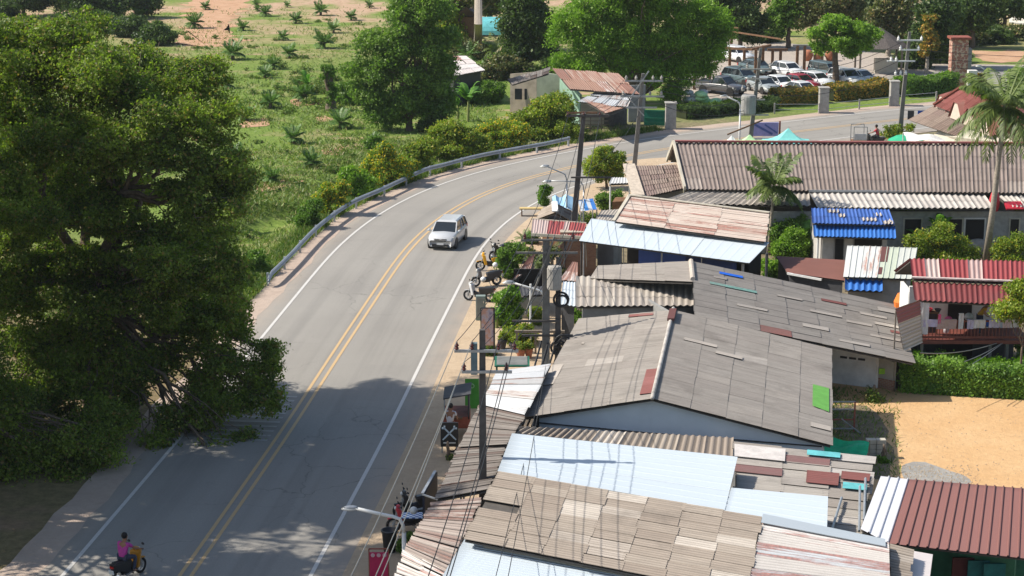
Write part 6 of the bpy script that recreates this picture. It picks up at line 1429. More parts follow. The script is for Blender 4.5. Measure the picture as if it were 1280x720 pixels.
# silver SUV on the bend
hc = car('silver sport utility car with a dark windscreen driving round the bend towards the camera', G['silver'], 'suv'); i = idx_at_y(P(556, 300).y)
g = P(558, 303); d = -CT[min(range(len(CL)), key=lambda k: (CL[k]-g.xy).length)]; place(hc, 560, 304.5, math.atan2(-1, -.2), .012, 'silver_suv'); hc.scale = (.88, .9, .88)
GRP = 'cars parked in the fenced car park'
A_ = lambda deg: R(deg)
for m, kind, px, py, ang, lb in (
    ('cargrey', 'pickup', 901, 117, -42, 'dark grey pickup truck parked nearest the road in the car park'),
    ('carwhite', 'suv', 922, 77, -60, 'white off road car parked furthest back beside the timber posts'),
    ('carteal', 'suv', 927, 106, -55, 'dark teal car half hidden behind the dark grey pickup'),
    ('carsilverdark', 'sedan', 954, 115, -70, 'dull silver car in the front row between the pickup and the white car'),
    ('carwhite', 'sedan', 974, 113, -62, 'white car immediately left of the red car'),
    ('carwhite', 'hatch', 985, 96, -60, 'white hatchback parked behind the red car, against the posts'),
    ('carred', 'sedan', 999, 111, -52, 'deep red car in the car park'),
    ('carwhite', 'hatch', 1020, 109, -55, 'white hatchback just right of the red car'),
    ('carteal', 'van', 1033, 99, -60, 'dark car behind the round tree trunk'),
    ('silver', 'suv', 1058, 107, -64, 'silver car right of the round tree trunk'),
    ('silver', 'hatch', 1075, 106, -50, 'pale silver hatchback at the right end of the parked row'),
    ('carwhite', 'sedan', 1002, 121, -60, 'white car of which only the roof shows above the orange hedge'),
    ('carteal', 'sedan', 945, 92, -60, 'dark car in the back row between the timber posts')):
    place(car(lb, G[m], kind, GRP), px, py, R(ang), .02).scale = (.93,)*3

# motorbikes -------------------------------------------------------------
def motorbike(label, pm, group=None, tailm=None, acc='black', seatm='black', cat='motorbike'):
    h = thing('motorbike', label, cat, (0, 0, 0), 0, group)
    spoke_wheel(h, -.6, 0, .29, .14, moto=True); spoke_wheel(h, .62, 0, .29, .12, moto=True)
    MB().box((.02, 0, .36), (.42, .24, .26)).build('engine', G['darkgrey'], h, bevel=.03)
    mb = MB(); mb.tube([(.62, 0, .32), (.46, 0, .82), (.42, 0, .98)], .035, 8); mb.bar((.62, -.08, .3), (.5, -.08, .72), .04); mb.bar((.62, .08, .3), (.5, .08, .72), .04); mb.build('fork', G['steel'], h)
    mb = MB(); mb.tube([(.38, -.32, 1.02), (.44, -.15, .98), (.44, .15, .98), (.38, .32, 1.02)], .018, 7); mb.build('handlebar', G['black'], h)
    for s_ in (-1, 1):
        MB().tube([(.38, s_*.22, 1.02), (.38, s_*.34, 1.03)], .028, 7).build('grip', G['rubber'], h); MB().ball((.42, s_*.3, 1.2), (.02, .07, .05), 8, 5).build('mirror', G['black'], h)
    mb = MB()   # front shield, loft
    mb.hexa([(.24, -.2, .34), (.4, -.15, .32), (.4, .15, .32), (.24, .2, .34), (.36, -.24, .9), (.54, -.16, .94), (.54, .16, .94), (.36, .24, .9)])
    mb.hexa([(.42, -.15, .88), (.56, -.1, .86), (.56, .1, .86), (.42, .15, .88), (.38, -.12, 1.04), (.5, -.08, 1.03), (.5, .08, 1.03), (.38, .12, 1.04)]); mb.build('front_shield', pm, h, bevel=.03)
    MB().ball((.55, 0, .93), (.05, .08, .07), 9, 6).build('headlight', G['lamp'], h)
    mb = MB(); mb.tube([(.4, 0, .5), (.1, 0, .38), (-.25, 0, .42), (-.45, 0, .62)], [.09, .14, .16, .14], 9); mb.build('frame_cover', G['black'], h, smooth=True)
    mb = MB(); mb.hexa([(-.1, -.16, .38), (-.1, .16, .38), (-.8, .12, .54), (-.8, -.12, .54), (-.05, -.15, .68), (-.05, .15, .68), (-.85, .1, .78), (-.85, -.1, .78)][0:4][::1]+[(-.0, -.17, .72), (-.0, .17, .72), (-.92, .12, .84), (-.92, -.12, .84)]); mb.build('tail_fairing', pm if tailm is None else G[tailm], h, bevel=.03)
    mb = MB(); mb.hexa([(.02, -.12, .68), (.02, .12, .68), (-.78, .1, .76), (-.78, -.1, .76), (-.02, -.13, .77), (-.02, .13, .77), (-.8, .11, .86), (-.8, -.11, .86)]); mb.build('seat', G[seatm], h, bevel=.03)
    mb = MB(); mb.hexa([(.42, -.06, .58), (.42, .06, .58), (.82, .05, .56), (.82, -.05, .56), (.45, -.06, .62), (.45, .06, .62), (.84, .04, .52), (.84, -.04, .52)]); mb.build('mudguard', pm, h)
    mb = MB(); mb.tube([(.1, -.12, .3), (-.4, -.15, .28), (-.78, -.16, .42)], [.03, .045, .05], 8); mb.build('exhaust', G['chrome'], h)
    MB().box((-.9, 0, .72), (.05, .14, .07)).build('tail_light', G['redlamp'], h)
    MB().box((-.93, 0, .56), (.02, .2, .16), rot=Matrix.Rotation(-.25, 3, 'Y')).build('number_plate', G['white'], h)
    MB().bar((-.1, .1, .3), (-.2, .26, .02), .025).build('side_stand', G['steel'], h)
    mb = MB()
    for s_ in (-1, 1): mb.tube([(-.05, s_*.08, .3), (-.05, s_*.24, .28)], .02, 6)
    mb.build('foot_pegs', G['black'], h)
    return h
MG = 'motorbikes parked along the forecourt'
place(motorbike('black and white motorbike standing broadside at the kerb, nearest of the parked bikes', G['carwhite'], MG, 'black'), 599, 377, R(160), .02)
place(motorbike('grey motorbike with a white helmet on its mirror, second in the parked row', G['cargrey'], MG, 'darkgrey'), 608, 358, R(200), .02)
place(motorbike('yellow motorbike in the parked row', G['yellow'], MG, ), 614, 338, R(190), .02)
place(motorbike('black motorbike at the far end of the parked row', G['black'], MG), 624, 324, R(230), .02)
place(motorbike('red and black motorbike parked beside the checked cloth and the rusty awning', G['red'], MG, 'black'), 513, 664, R(195), .02)
place(motorbike('dark motorbike parked against the navy shop board', G['black'], MG), 520, 645, R(200), .02)
for px, py, z, mm, lb in ((604, 349, 1.15, 'white', 'white helmet on the grey parked motorbike'), (619, 331, 1.1, 'white', 'white helmet hanging on the yellow parked motorbike'), (517, 638, 1.2, 'white', 'white helmet resting on the dark motorbike by the shop board')):
    g = P(px, py, z); o = MB().ball(g, (.15, .15, .14), 12, 8).build('helmet', G[mm], smooth=True); tag(o, lb, 'helmet')
# ---------------------------------------------------------------- people
def skin_body(name, joints, edges, root, mat_, parent=None, sub=1, loc=None):
    """joints: dict name->(x,y,z,rx,ry)"""
    keys = list(joints); idx = {k: i for i, k in enumerate(keys)}
    me = bpy.data.meshes.new(name); me.from_pydata([joints[k][:3] for k in keys], [(idx[a], idx[b]) for a, b in edges], []); 
    o = bpy.data.objects.new(name, me); COL.objects.link(o); me.materials.append(mat_)
    m = o.modifiers.new('Skin', 'SKIN'); m.use_smooth_shade = True
    if not me.skin_vertices: 
        raise RuntimeError('no skin layer')
    for k in keys:
        sv = me.skin_vertices[0].data[idx[k]]; j = joints[k]; sv.radius = (j[3], j[4] if len(j) > 4 else j[3]); sv.use_root = (k == root)
    s = o.modifiers.new('Sub', 'SUBSURF'); s.levels = sub; s.render_levels = sub
    if parent: o.parent = parent
    return o
def person(label, J, shirt, legs, name='person', hair=True, group=None, cat='person', loc=(0, 0, 0), rz=0, sleeve=True):
    """J: joint positions. Body is one skinned surface, clothes follow the same bones slightly larger."""
    h = thing(name, label, cat, (0, 0, 0), 0, group); h.location = loc; h.rotation_euler = (0, 0, rz)
    r = dict(pelvis=(.14, .11), waist=(.12, .095), chest=(.15, .1), neck=(.055, .055), head=(.085, .1), headtop=(.075, .09), lsh=(.06, .06), rsh=(.06, .06), lel=(.042, .042), rel=(.042, .042), lwr=(.03, .03), rwr=(.03, .03), lhd=(.035, .02), rhd=(.035, .02),
             lhip=(.09, .09), rhip=(.09, .09), lkn=(.06, .06), rkn=(.06, .06), lan=(.04, .04), ran=(.04, .04), lto=(.035, .03), rto=(.035, .03))
    E = [('pelvis', 'waist'), ('waist', 'chest'), ('chest', 'neck'), ('neck', 'head'), ('head', 'headtop'), ('chest', 'lsh'), ('lsh', 'lel'), ('lel', 'lwr'), ('lwr', 'lhd'), ('chest', 'rsh'), ('rsh', 'rel'), ('rel', 'rwr'), ('rwr', 'rhd'),
         ('pelvis', 'lhip'), ('lhip', 'lkn'), ('lkn', 'lan'), ('lan', 'lto'), ('pelvis', 'rhip'), ('rhip', 'rkn'), ('rkn', 'ran'), ('ran', 'rto')]
    body = skin_body('body', {k: (*J[k], *r[k]) for k in J}, E, 'pelvis', G['skin'], h)
    # fingers
    for s_ in 'lr':
        w_ = Vector(J[s_+'wr']); e = Vector(J[s_+'hd']); d = (e-w_).normalized(); sd = d.cross(Vector((0, 0, 1))).normalized()
        mb = MB()
        for k in range(4): b = e+sd*(.017*(k-1.5)); mb.tube([b, b+d*.035, b+d*.055-Vector((0, 0, .03))], [.009, .008, .006], 6)
        b = w_.lerp(e, .5)+sd*.03; mb.tube([b, b+sd*.025+d*.02, b+sd*.02+d*.05-Vector((0, 0, .015))], [.011, .009, .007], 6); mb.build('fingers', G['skin'], body)
    up = {k: J[k] for k in ('pelvis', 'waist', 'chest', 'lsh', 'rsh')}; rr_ = dict(pelvis=(.155, .125), waist=(.145, .12), chest=(.17, .125), lsh=(.085, .08), rsh=(.085, .08))
    for s_ in 'lr': up[s_+'sl'] = tuple(Vector(J[s_+'sh']).lerp(Vector(J[s_+'el']), .6)); rr_[s_+'sl'] = (.065, .065)
    up['collar'] = tuple(Vector(J['chest']).lerp(Vector(J['neck']), .6)); rr_['collar'] = (.075, .075)
    skin_body('shirt', {k: (*up[k], *rr_[k]) for k in up}, [('pelvis', 'waist'), ('waist', 'chest'), ('chest', 'collar'), ('chest', 'lsh'), ('lsh', 'lsl'), ('chest', 'rsh'), ('rsh', 'rsl')], 'waist', shirt, h)
    lo = {k: J[k] for k in ('pelvis', 'lhip', 'rhip', 'lkn', 'rkn', 'lan', 'ran')}; rl = dict(pelvis=(.15, .12), lhip=(.11, .11), rhip=(.11, .11), lkn=(.078, .078), rkn=(.078, .078), lan=(.055, .055), ran=(.055, .055))
    skin_body('trousers', {k: (*lo[k], *rl[k]) for k in lo}, [('pelvis', 'lhip'), ('lhip', 'lkn'), ('lkn', 'lan'), ('pelvis', 'rhip'), ('rhip', 'rkn'), ('rkn', 'ran')], 'pelvis', legs, h)
    hd = Vector(J['head']); ht = Vector(J['headtop']); c = hd.lerp(ht, .55)
    fwd = Vector(J.get('face', (1, 0, 0))) if False else Vector((1, 0, 0))
    if hair: MB().ball(c+Vector((-.03, 0, .03)), (.115, .105, .12), 12, 8).build('hair', G['hair'], h, smooth=True)
    mb = MB(); mb.ball(c+Vector((.1, .035, 0)), .012, 6, 5); mb.ball(c+Vector((.1, -.035, 0)), .012, 6, 5); mb.build('eyes', G['black'], body)
    MB().ball(c+Vector((.115, 0, -.03)), (.018, .014, .022), 7, 5).build('nose', G['skin'], body)
    MB().box(c+Vector((.1, 0, -.075)), (.012, .05, .01)).build('mouth', G['redbrown'], body)
    mb = MB(); mb.ball(c+Vector((0, .1, -.01)), (.02, .012, .03), 6, 5); mb.ball(c+Vector((0, -.1, -.01)), (.02, .012, .03), 6, 5); mb.build('ears', G['skin'], body)
    return h
SIT = dict(pelvis=(-.3, 0, .92), waist=(-.28, 0, 1.06), chest=(-.22, 0, 1.3), neck=(-.17, 0, 1.45), head=(-.14, 0, 1.54), headtop=(-.13, 0, 1.66), lsh=(-.2, .19, 1.36), rsh=(-.2, -.19, 1.36), lel=(.03, .27, 1.16), rel=(.03, -.27, 1.16),
           lwr=(.28, .29, 1.07), rwr=(.28, -.29, 1.07), lhd=(.36, .3, 1.05), rhd=(.36, -.3, 1.05), lhip=(-.25, .1, .9), rhip=(-.25, -.1, .9), lkn=(.17, .17, .8), rkn=(.17, -.17, .8), lan=(.02, .19, .36), ran=(.02, -.19, .36), lto=(.2, .2, .31), rto=(.2, -.2, .31))
G['bikeorange'] = mat('bike_amber', (.55, .24, .02), .4, .2)
mbk = motorbike('yellow motorbike ridden away from the camera in the shade of the giant tree', G['bikeorange'], None, 'black'); place(mbk, 162, 724, R(62), .012)
g = P(162, 724); person('person in a magenta shirt riding the yellow motorbike, seen from behind', SIT, G['magenta'], G['jeans'], loc=(g.x, g.y, .012), rz=R(62))
# market motorcycle with red clothed rider near the tents
g = P(1092, 184); place(motorbike('motorcycle with a metal side carrier by the far road, rider in red', G['black']), 1092, 184, R(150), .02)
person('person dressed in red sitting on the motorcycle with the carrier near the white canopy', SIT, G['red'], G['darkgrey'], loc=(g.x, g.y, .02), rz=R(150))
cr = thing('side_carrier', 'metal frame side carrier attached beside the far motorcycle', 'cart', (g.x-1.2, g.y-.2, 0))
mb = MB()
for x in (-.5, .5):
    for y in (-.7, .7): mb.bar((g.x-1.2+x, g.y-.2+y, .1), (g.x-1.2+x, g.y-.2+y, 1.7), .05)
for y in (-.7, .7): mb.bar((g.x-1.7, g.y-.2+y, 1.7), (g.x-.7, g.y-.2+y, 1.7), .05); mb.bar((g.x-1.7, g.y-.2+y, .7), (g.x-.7, g.y-.2+y, .7), .05)
mb.build('frame', G['steel'], cr); MB().box((g.x-1.2, g.y-.2, .5), (1.0, 1.4, .1)).build('platform', G['wood'], cr); MB().box((g.x-1.2, g.y-.92, .95), (.9, .04, .45)).build('side_panel', G['cloth'], cr)
MB().torus((g.x-1.78, g.y-.2, .28), .24, .05, 'x', 16, 6).build('wheel', G['rubber'], cr)
# person on the balcony in a mustard top
STAND = dict(pelvis=(0, 0, .93), waist=(.01, 0, 1.08), chest=(.04, 0, 1.3), neck=(.08, 0, 1.46), head=(.11, 0, 1.54), headtop=(.13, 0, 1.65), lsh=(.04, .19, 1.37), rsh=(.04, -.19, 1.37), lel=(.1, .27, 1.12), rel=(.12, -.27, 1.12),
             lwr=(.3, .22, .98), rwr=(.3, -.22, .98), lhd=(.38, .2, .96), rhd=(.38, -.2, .96), lhip=(0, .1, .88), rhip=(0, -.1, .88), lkn=(.02, .11, .48), rkn=(.02, -.11, .48), lan=(0, .11, .09), ran=(0, -.11, .09), lto=(.15, .12, .03), rto=(.15, -.12, .03))
# ================================================================ STREET OBJECTS, MARKET, UPPER RIGHT
# food cart with a black board showing crossed white tools
g = P(562, 566); X0, Y0 = g.x, g.y
def lp(px, py, z): return P(px, py, z)
bd = thing('display_cart', 'black display board with two crossed white spanners on a small cart at the kerb', 'cart', (X0, Y0, 0))
z0_ = zpx(X0, Y0, 558); z1_ = zpx(X0, Y0, 528); wB = .72
MB().box((X0, Y0, (z0_+z1_)/2), (wB, .08, z1_-z0_)).build('board', G['black'], bd)
mb = MB(); cz_ = (z0_+z1_)/2+.08
for s_ in (-1, 1):
    a = Vector((X0-s_*.2, Y0-.06, cz_-.22)); b = Vector((X0+s_*.2, Y0-.06, cz_+.2)); mb.bar(a, b, .06, .03, (0, 1, 0)); mb.bar(b, b+Vector((s_*.11, 0, .0)), .07, .03, (0, 1, 0)); mb.bar(b, b+Vector((0, 0, .1)), .07, .03, (0, 1, 0)); mb.bar(a, a+Vector((-s_*.07, 0, -.07)), .05, .03, (0, 1, 0))
mb.build('crossed_tools', mat('tool_pale', (.5, .62, .72), .6, .1), bd)
MB().box((X0, Y0-.06, z0_+.17), (.5, .03, .04)).build('caption_line', G['white'], bd)
for x in (-.3, .3): MB().bar((X0+x, Y0, 0), (X0+x, Y0, z0_), .06).build('leg', G['steel'], bd)
MB().torus((X0+.1, Y0+.05, .24), .2, .045, 'y', 16, 6).build('wheel', G['rubber'], bd)
# tricycle food stall behind it
gx = P(571, 548); st = thing('vendor_tricycle', 'roadside vendor tricycle with a dark slanted hood standing behind the black board', 'vendor cart', (gx.x, gx.y, 0))
x, y = gx.x, gx.y
MB().box((x, y+.6, .75), (1.1, 1.6, .5)).build('body', G['redbrown'], st); MB().hexa([(x-.55, y-.2, 1.75), (x+.6, y-.2, 1.95), (x+.6, y+1.5, 1.95), (x-.55, y+1.5, 1.75), (x-.55, y-.2, 1.8), (x+.6, y-.2, 2.0), (x+.6, y+1.5, 2.0), (x-.55, y+1.5, 1.8)]).build('hood', G['darkgrey'], st)
MB().box((x+.5, y+.6, 1.4), (.06, 1.6, 1.0)).build('side_panel', G['darkgrey'], st)
for a in (-.5, .5): MB().bar((x+a, y-.15, .9), (x+a, y-.15, 1.8), .05).build('post', G['steel'], st); MB().torus((x+a*1.1, y+.5, .3), .25, .05, 'x', 16, 6).build('wheel', G['rubber'], st)
MB().box((x-.1, y-.3, 1.0), (.7, .3, .06)).build('serving_shelf', G['wood'], st)
pj = {k: tuple(v) for k, v in STAND.items()}
person('person in a pale shirt bending over the tricycle food stall', pj, G['cloth'], G['redbrown'], loc=(x-.25, y-.75, 0), rz=R(75))
# pots along the awning edge
gb = P(590, 512); sb = thing('green_sign_board', 'upright bright green panel leaning by the kerb beside the near pole', 'sign board', (gb.x, gb.y, 0))
zb_ = zpx(gb.x, gb.y, 475); MB().hexa([(gb.x-.3, gb.y, .05), (gb.x+.32, gb.y, .05), (gb.x+.32, gb.y+.05, .05), (gb.x-.3, gb.y+.05, .05), (gb.x-.3, gb.y+.15, zb_), (gb.x+.3, gb.y+.15, zb_), (gb.x+.3, gb.y+.2, zb_), (gb.x-.3, gb.y+.2, zb_)]).build('panel', G['greenboard'], sb)
MB().torus((gb.x, gb.y+.1, zb_-.3), .09, .02, 'y', 14, 5).build('ring_mark', mat('mark_lightgreen', (.3, .5, .25), .6), sb); MB().bar((gb.x+.1, gb.y+.5, 0), (gb.x, gb.y+.2, zb_*.7), .04).build('prop', G['wood'], sb)
# advertising frames
gf = P(610, 450); af = thing('advertising_frame', 'tall narrow advertising lightbox with a faded mauve and orange poster behind the near pole', 'sign', (gf.x, gf.y, 0))
zt_ = zpx(gf.x, gf.y, 385); xl = gf.x-.4
mb = MB(); mb.bar((gf.x-.33, gf.y, 0), (gf.x-.33, gf.y, zt_), .05); mb.bar((gf.x+.3, gf.y, 0), (gf.x+.3, gf.y, zt_), .08); mb.bar((gf.x-.33, gf.y, zt_), (gf.x+.3, gf.y, zt_), .05); mb.build('frame', G['black'], af)
mb = MB(); mb.box((gf.x-.02, gf.y, (zt_+.7)/2), (.56, .05, zt_-.75))
def poster_mat():
    m, nt, b, o = new_mat('poster_faded'); n = N(nt); c = n.ramp(n.noise(n.obj(), 3.2, 4, .6), [(.3, (.25, .2, .3)), (.45, (.5, .42, .45)), (.58, (.55, .28, .2)), (.72, (.42, .42, .4))]); nt.links.new(c, b.inputs['Base Color']); b.inputs['Roughness'].default_value = .5; return m
mb.build('poster', poster_mat(), af)
gk = P(601, 400); o = thing('grey_locker', 'narrow grey cabinet standing behind the advertising lightbox', 'cabinet', (gk.x, gk.y, 0)); MB().box((gk.x, gk.y, .65), (.5, .35, 1.3)).build('body', mat('cabinet_grey', (.22, .27, .25), .6), o, bevel=.02); MB().box((gk.x, gk.y-.19, .7), (.44, .03, 1.0)).build('door', G['wallgrey'], o)
MB().box((gk.x+.15, gk.y-.215, 1.0), (.03, .02, .12)).build('handle', G['chrome'], o)
# green lidded wooden counter with bars beside the tin awning
gc = P(640, 478); bt = thing('street_bench_table', 'long green framed table with slatted top beside the near pole', 'table', (gc.x, gc.y, 0))
zc = .95; xa, xb = P(618, 460, zc).x, P(662, 455, zc).x; yc = P(640, 452, zc).y
MB().box(((xa+xb)/2, yc, zc), (xb-xa, 1.6, .06)).build('frame', G['green'], bt)
mb = MB()
for k in range(9): mb.box(((xa+xb)/2, yc-.65+k*.16, zc+.05), (xb-xa-.2, .1, .03))
mb.build('slat_top', G['wallgrey'], bt)
for a in (xa+.1, xb-.1):
    for b in (-.7, .7): MB().bar((a, yc+b, 0), (a, yc+b, zc), .07).build('leg', G['green'], bt)
# terracotta tables/pots near the double pole
for px, py, r_, m, lb in ((651, 448, .22, 'soilpot', 'terracotta pot in front of the yellow green bushes'), (661, 447, .2, 'soilpot', 'terracotta pot right of its neighbour by the yellow green bushes'), (643, 440, .24, 'darkgrey', 'dark planter beside the terracotta pots'), (628, 436, .22, 'darkgrey', 'small dark pot under the bright leafy plants')):
    gq = P(px, py); o = thing('plant_pot', lb, 'plant pot', (gq.x, gq.y, 0), 0, 'pots by the double pole'); MB().lathe((gq.x, gq.y, 0), [(r_*.65, 0), (r_, .38), (r_*1.1, .4), (r_*1.05, .46), (r_*.9, .44), (r_*.85, .4)], 14).build('pot', G[m], o)
    foliage('plant', [(gq.x, gq.y, .65, .25, .25, .25)], 700, .1, G['yellowgreen'], o, rc=.12)
# low timber fence / racks
gq = P(672, 442); o = thing('wooden_rack', 'weathered timber rack between the pots and the double pole', 'rack', (gq.x, gq.y, 0))
MB().bar((gq.x-1.1, gq.y, 1.1), (gq.x+1.3, gq.y, 1.1), .12).build('top_rail', G['woodgrey'], o)
for a in (-1, -.1, .8): MB().bar((gq.x+a, gq.y, 0), (gq.x+a, gq.y, 1.1), .1).build('post', G['woodgrey'], o)
# banner cage, bin, checked cloth (bottom)
gq = P(474, 728); o = thing('banner_stand', 'red banner stand with rounded white top motifs at the bottom edge of the road', 'banner', (gq.x, gq.y, 0)); zt_ = zpx(gq.x, gq.y, 686); xw = .33
MB().box((gq.x, gq.y, zt_*.47), (.62, .05, zt_*.85)).build('banner', mat('banner_red', (.5, .02, .1), .6, .2), o)
mb = MB()
for a in (-.33, .33): mb.bar((gq.x+a, gq.y, 0), (gq.x+a, gq.y, zt_), .04)
mb.bar((gq.x-.33, gq.y, zt_), (gq.x+.33, gq.y, zt_), .04); mb.build('frame', G['redbrown'], o)
mb = MB()
for a in (-.2, 0, .2): mb.lathe((gq.x+a, gq.y-.035, zt_-.22), [(.0, -.01), (.07, -.01), (.07, .01), (0, .01)], 12, 'y')
mb.build('white_motifs', mat('motif_pale', (.6, .4, .45), .6), o)
gq = P(487, 690); o = thing('rubbish_bin', 'black round bin beside the red banner stand', 'bin', (gq.x, gq.y, 0)); MB().lathe((gq.x, gq.y, 0), [(.2, 0), (.27, .75), (.3, .78), (.3, .84), (.26, .84), (.2, .1)], 16).build('barrel', G['black'], o, smooth=True)
MB().torus((gq.x, gq.y, .82), .28, .02, 'z', 18, 5).build('rim', G['darkgrey'], o)
def check_mat():
    m, nt, b, o_ = new_mat('blue_white_check'); n = N(nt); c = n.add('ShaderNodeTexChecker'); n.link(n.obj(), c.inputs[0]); c.inputs['Scale'].default_value = 9; c.inputs[1].default_value = (.6, .66, .75, 1); c.inputs[2].default_value = (.05, .12, .35, 1); n.link(c.outputs[0], b.inputs['Base Color']); return m
gq = P(516, 671); o = thing('checked_cloth_table', 'small table covered with a blue and white checked cloth', 'table', (gq.x, gq.y, 0)); MB().box((gq.x, gq.y, .82), (.8, .6, .03)).build('cloth', check_mat(), o)
for a in (-.33, .33): MB().bar((gq.x+a, gq.y, 0), (gq.x+a, gq.y, .8), .05).build('leg', G['wood'], o)
# sandy lot things
gq = P(1054, 540); o = thing('metal_rack', 'rusty steel rack leaning in the shade of the gable house', 'rack', (gq.x, gq.y, 0))
for a in (-.75, .45):
    MB().bar((gq.x+a, gq.y, 0), (gq.x+a, gq.y, 1.35), .06).build('post', G['redbrown'], o)
for k, z in enumerate((.15, .55, 1.0, 1.33)): MB().bar((gq.x-.78, gq.y, z), (gq.x+.48, gq.y, z), .05).build('shelf_bar', G['steel'] if k != 1 else G['redbrown'], o)
MB().bar((gq.x-.1, gq.y-.05, .6), (gq.x+.7, gq.y-.3, .02), .04).build('loose_bar', G['steel'], o)
a_ = [(1052, 551), (1087, 552), (1084, 571), (1040, 568)]
def tarp(name, lb, q, m, sagz=.15):
    n_ = 10; mb = MB()
    for i in range(n_):
        for j in range(n_):
            f = lambda s, t: roof_point(q, s, t)+Vector((0, 0, .06*math.sin(s*9+t*4)+.05*math.cos(t*11+s*3)-sagz*math.sin(math.pi*s)*math.sin(math.pi*t)))
            mb.poly([f(i/n_, j/n_), f(i/n_, (j+1)/n_), f((i+1)/n_, (j+1)/n_), f((i+1)/n_, j/n_)])
    o = mb.build(name, m, None, smooth=True); return o
h = thing('green_tarpaulin', 'crumpled bright green tarpaulin stretched beside the patchwork shed', 'tarpaulin', base_of(quad((1030, 549, 1.1), (1088, 552, 1.2), (1084, 571, .9), (1025, 566, .9))))
q = quad((1022, 546, 1.2), (1087, 552, 1.25), (1083, 571, .95), (1020, 567, 1.0)); t_ = tarp('sheet', '', q, G['tarp']); t_.data.transform(Matrix.Translation(-wofs(h))); t_.parent = h
for p in q: MB().bar((p.x, p.y, 0), (p.x, p.y, p.z+.05), .05).build('pole', G['woodgrey'], h)
h = thing('wall_tarpaulin', 'long blue roll lying along the foot of the gable house wall', 'pipe', P(980, 558)); a = P(922, 548, 1.0); b = P(1020, 565, 1.0); MB().tube([a, b], .13, 10).build('roll', mat('roll_blue', (.04, .3, .6), .5), h); h.name = 'blue_roll'
MB().box((b.x-.2, b.y+.05, .45), (.15, .15, .95)).build('support', G['concrete'], h); MB().box((a.x+.6, a.y-.02, .45), (.15, .15, .95)).build('support', G['concrete'], h)
gq = P(1094, 572); o = thing('block_stack', 'small stack of pale concrete blocks beside the green tarpaulin', 'blocks', (gq.x, gq.y, 0))
for i in range(2):
    for j in range(4): MB().box((gq.x-.2+i*.4, gq.y, .1+j*.2), (.38, .3, .185)).build('block', G['wallcream'], o, bevel=.01)
# balcony clutter
yr_ = yr; fl = flz
def blob_cloth(name, lb, x, z, w_, hh, m, y=None, cat='laundry', grp='laundry on the balcony'):
    y = yr_-.06 if y is None else y; mb = MB(); n_ = 5
    v = []
    for i in range(n_+1):
        for j in range(4): v.append((x-w_/2+w_*i/n_, y+.03*math.sin(i*2.1+j), z-hh*j/3))
    for i in range(n_):
        for j in range(3): mb.poly([v[i*4+j], v[i*4+j+1], v[(i+1)*4+j+1], v[(i+1)*4+j]])
    ns = len(mb.v); mb.box((x, y+.04, z+.01), (w_, .1, .03)); o = mb.build(name, m); tag(o, lb, cat, grp); return o
bx = lambda px: (px-640)/(FPX/(yr_*math.cos(TH)+(HCAM-3)*math.sin(TH)))
for px, w_, hh, m, lb, z in ((1154, .45, 1.5, 'cloth', 'long white sheet hanging at the left balcony post', fl+1.75), (1162, .7, .3, 'lilac', 'lilac towel over the left end of the railing', fl+.9), (1183, .9, .42, 'brownc', 'brown pink blanket over the balcony railing', fl+.92), (1201, .22, .7, 'cloth', 'white shirt hanging at the middle of the railing', fl+1.2), (1213, .3, .4, 'lilac', 'pale pink cloth right of the white shirt', fl+.9),
                              (1224, .55, .36, 'cloth', 'wide white towel on the railing before the doorway', fl+.9), (1243, .5, .33, 'lilac', 'pale lilac towel on the right part of the railing', fl+.9), (1258, .35, .34, 'pinkc', 'pink grey cloth on the right part of the railing', fl+.9), (1268, .4, .32, 'cloth', 'small white cloth at the right end of the railing', fl+.9), (1174, .12, .4, 'pink', 'bright pink hanging pouch above the left railing', fl+1.15)):
    mm = G.get(m) or mat(m, (.42, .3, .28) if m == 'brownc' else (.55, .42, .45), .85, .2); G[m] = mm
    blob_cloth('hanging_cloth', lb, bx(px), z, w_, hh, mm)
yi = yr_+.9
o = thing('balcony_shelf', 'low wooden shelf against the white balcony wall', 'shelf', (bx(1167), yi, fl)); xs_ = bx(1167)
MB().box((xs_, yi, fl+1.05), (.8, .4, .06)).build('top', G['wood'], o); MB().box((xs_, yi+.15, fl+.52), (.74, .05, 1.0)).build('back_panel', G['darkgrey'], o)
for a in (-.37, .37): MB().bar((xs_+a, yi, fl), (xs_+a, yi, fl+1.05), .05).build('leg', G['wood'], o)
for px, z, r_, m, lb in ((1165, 1.16, .2, 'red', 'red basin on top of the balcony shelf'), (1177, 1.14, .15, 'darkgrey', 'dark pot on top of the balcony shelf'), (1162, 1.3, .12, 'teal', 'pale green bowl stacked behind the red basin')):
    o = MB().lathe((bx(px), yi-.02, fl+z-.08), [(r_*.6, 0), (r_, .12), (r_*1.05, .14), (r_*.8, .13)], 14).build('basin', G[m]); tag(o, lb, 'basin')
for px, z, sz, m, lb in ((1189, .75, (.32, .2, .3), 'pink', 'bright pink bag on the balcony before the white wall'), (1187, .3, (.25, .2, .35), 'cloth', 'white plastic bag under the pink bag'), (1215, .9, (.38, .25, .32), 'greyfan', 'round grey fan in the dark balcony doorway'), (1219, .55, (.2, .2, .25), 'lightblue', 'light blue bucket in the balcony doorway'), (1238, .6, (.35, .3, .28), 'bluebright', 'bright blue tub right of the person in mustard')):
    mm = G.get(m) or mat(m, (.5, .5, .48), .7); G[m] = mm
    o = MB().ball((bx(px), yi-.3, fl+z), tuple(a*.6 for a in sz), 10, 7).build(lb.split()[-1] if False else ('bag' if 'bag' in lb else 'fan' if 'fan' in lb else 'bucket' if 'bucket' in lb else 'tub'), mm, smooth=True); tag(o, lb, 'bag' if 'bag' in lb else 'fan' if 'fan' in lb else 'bucket' if 'bucket' in lb else 'tub')
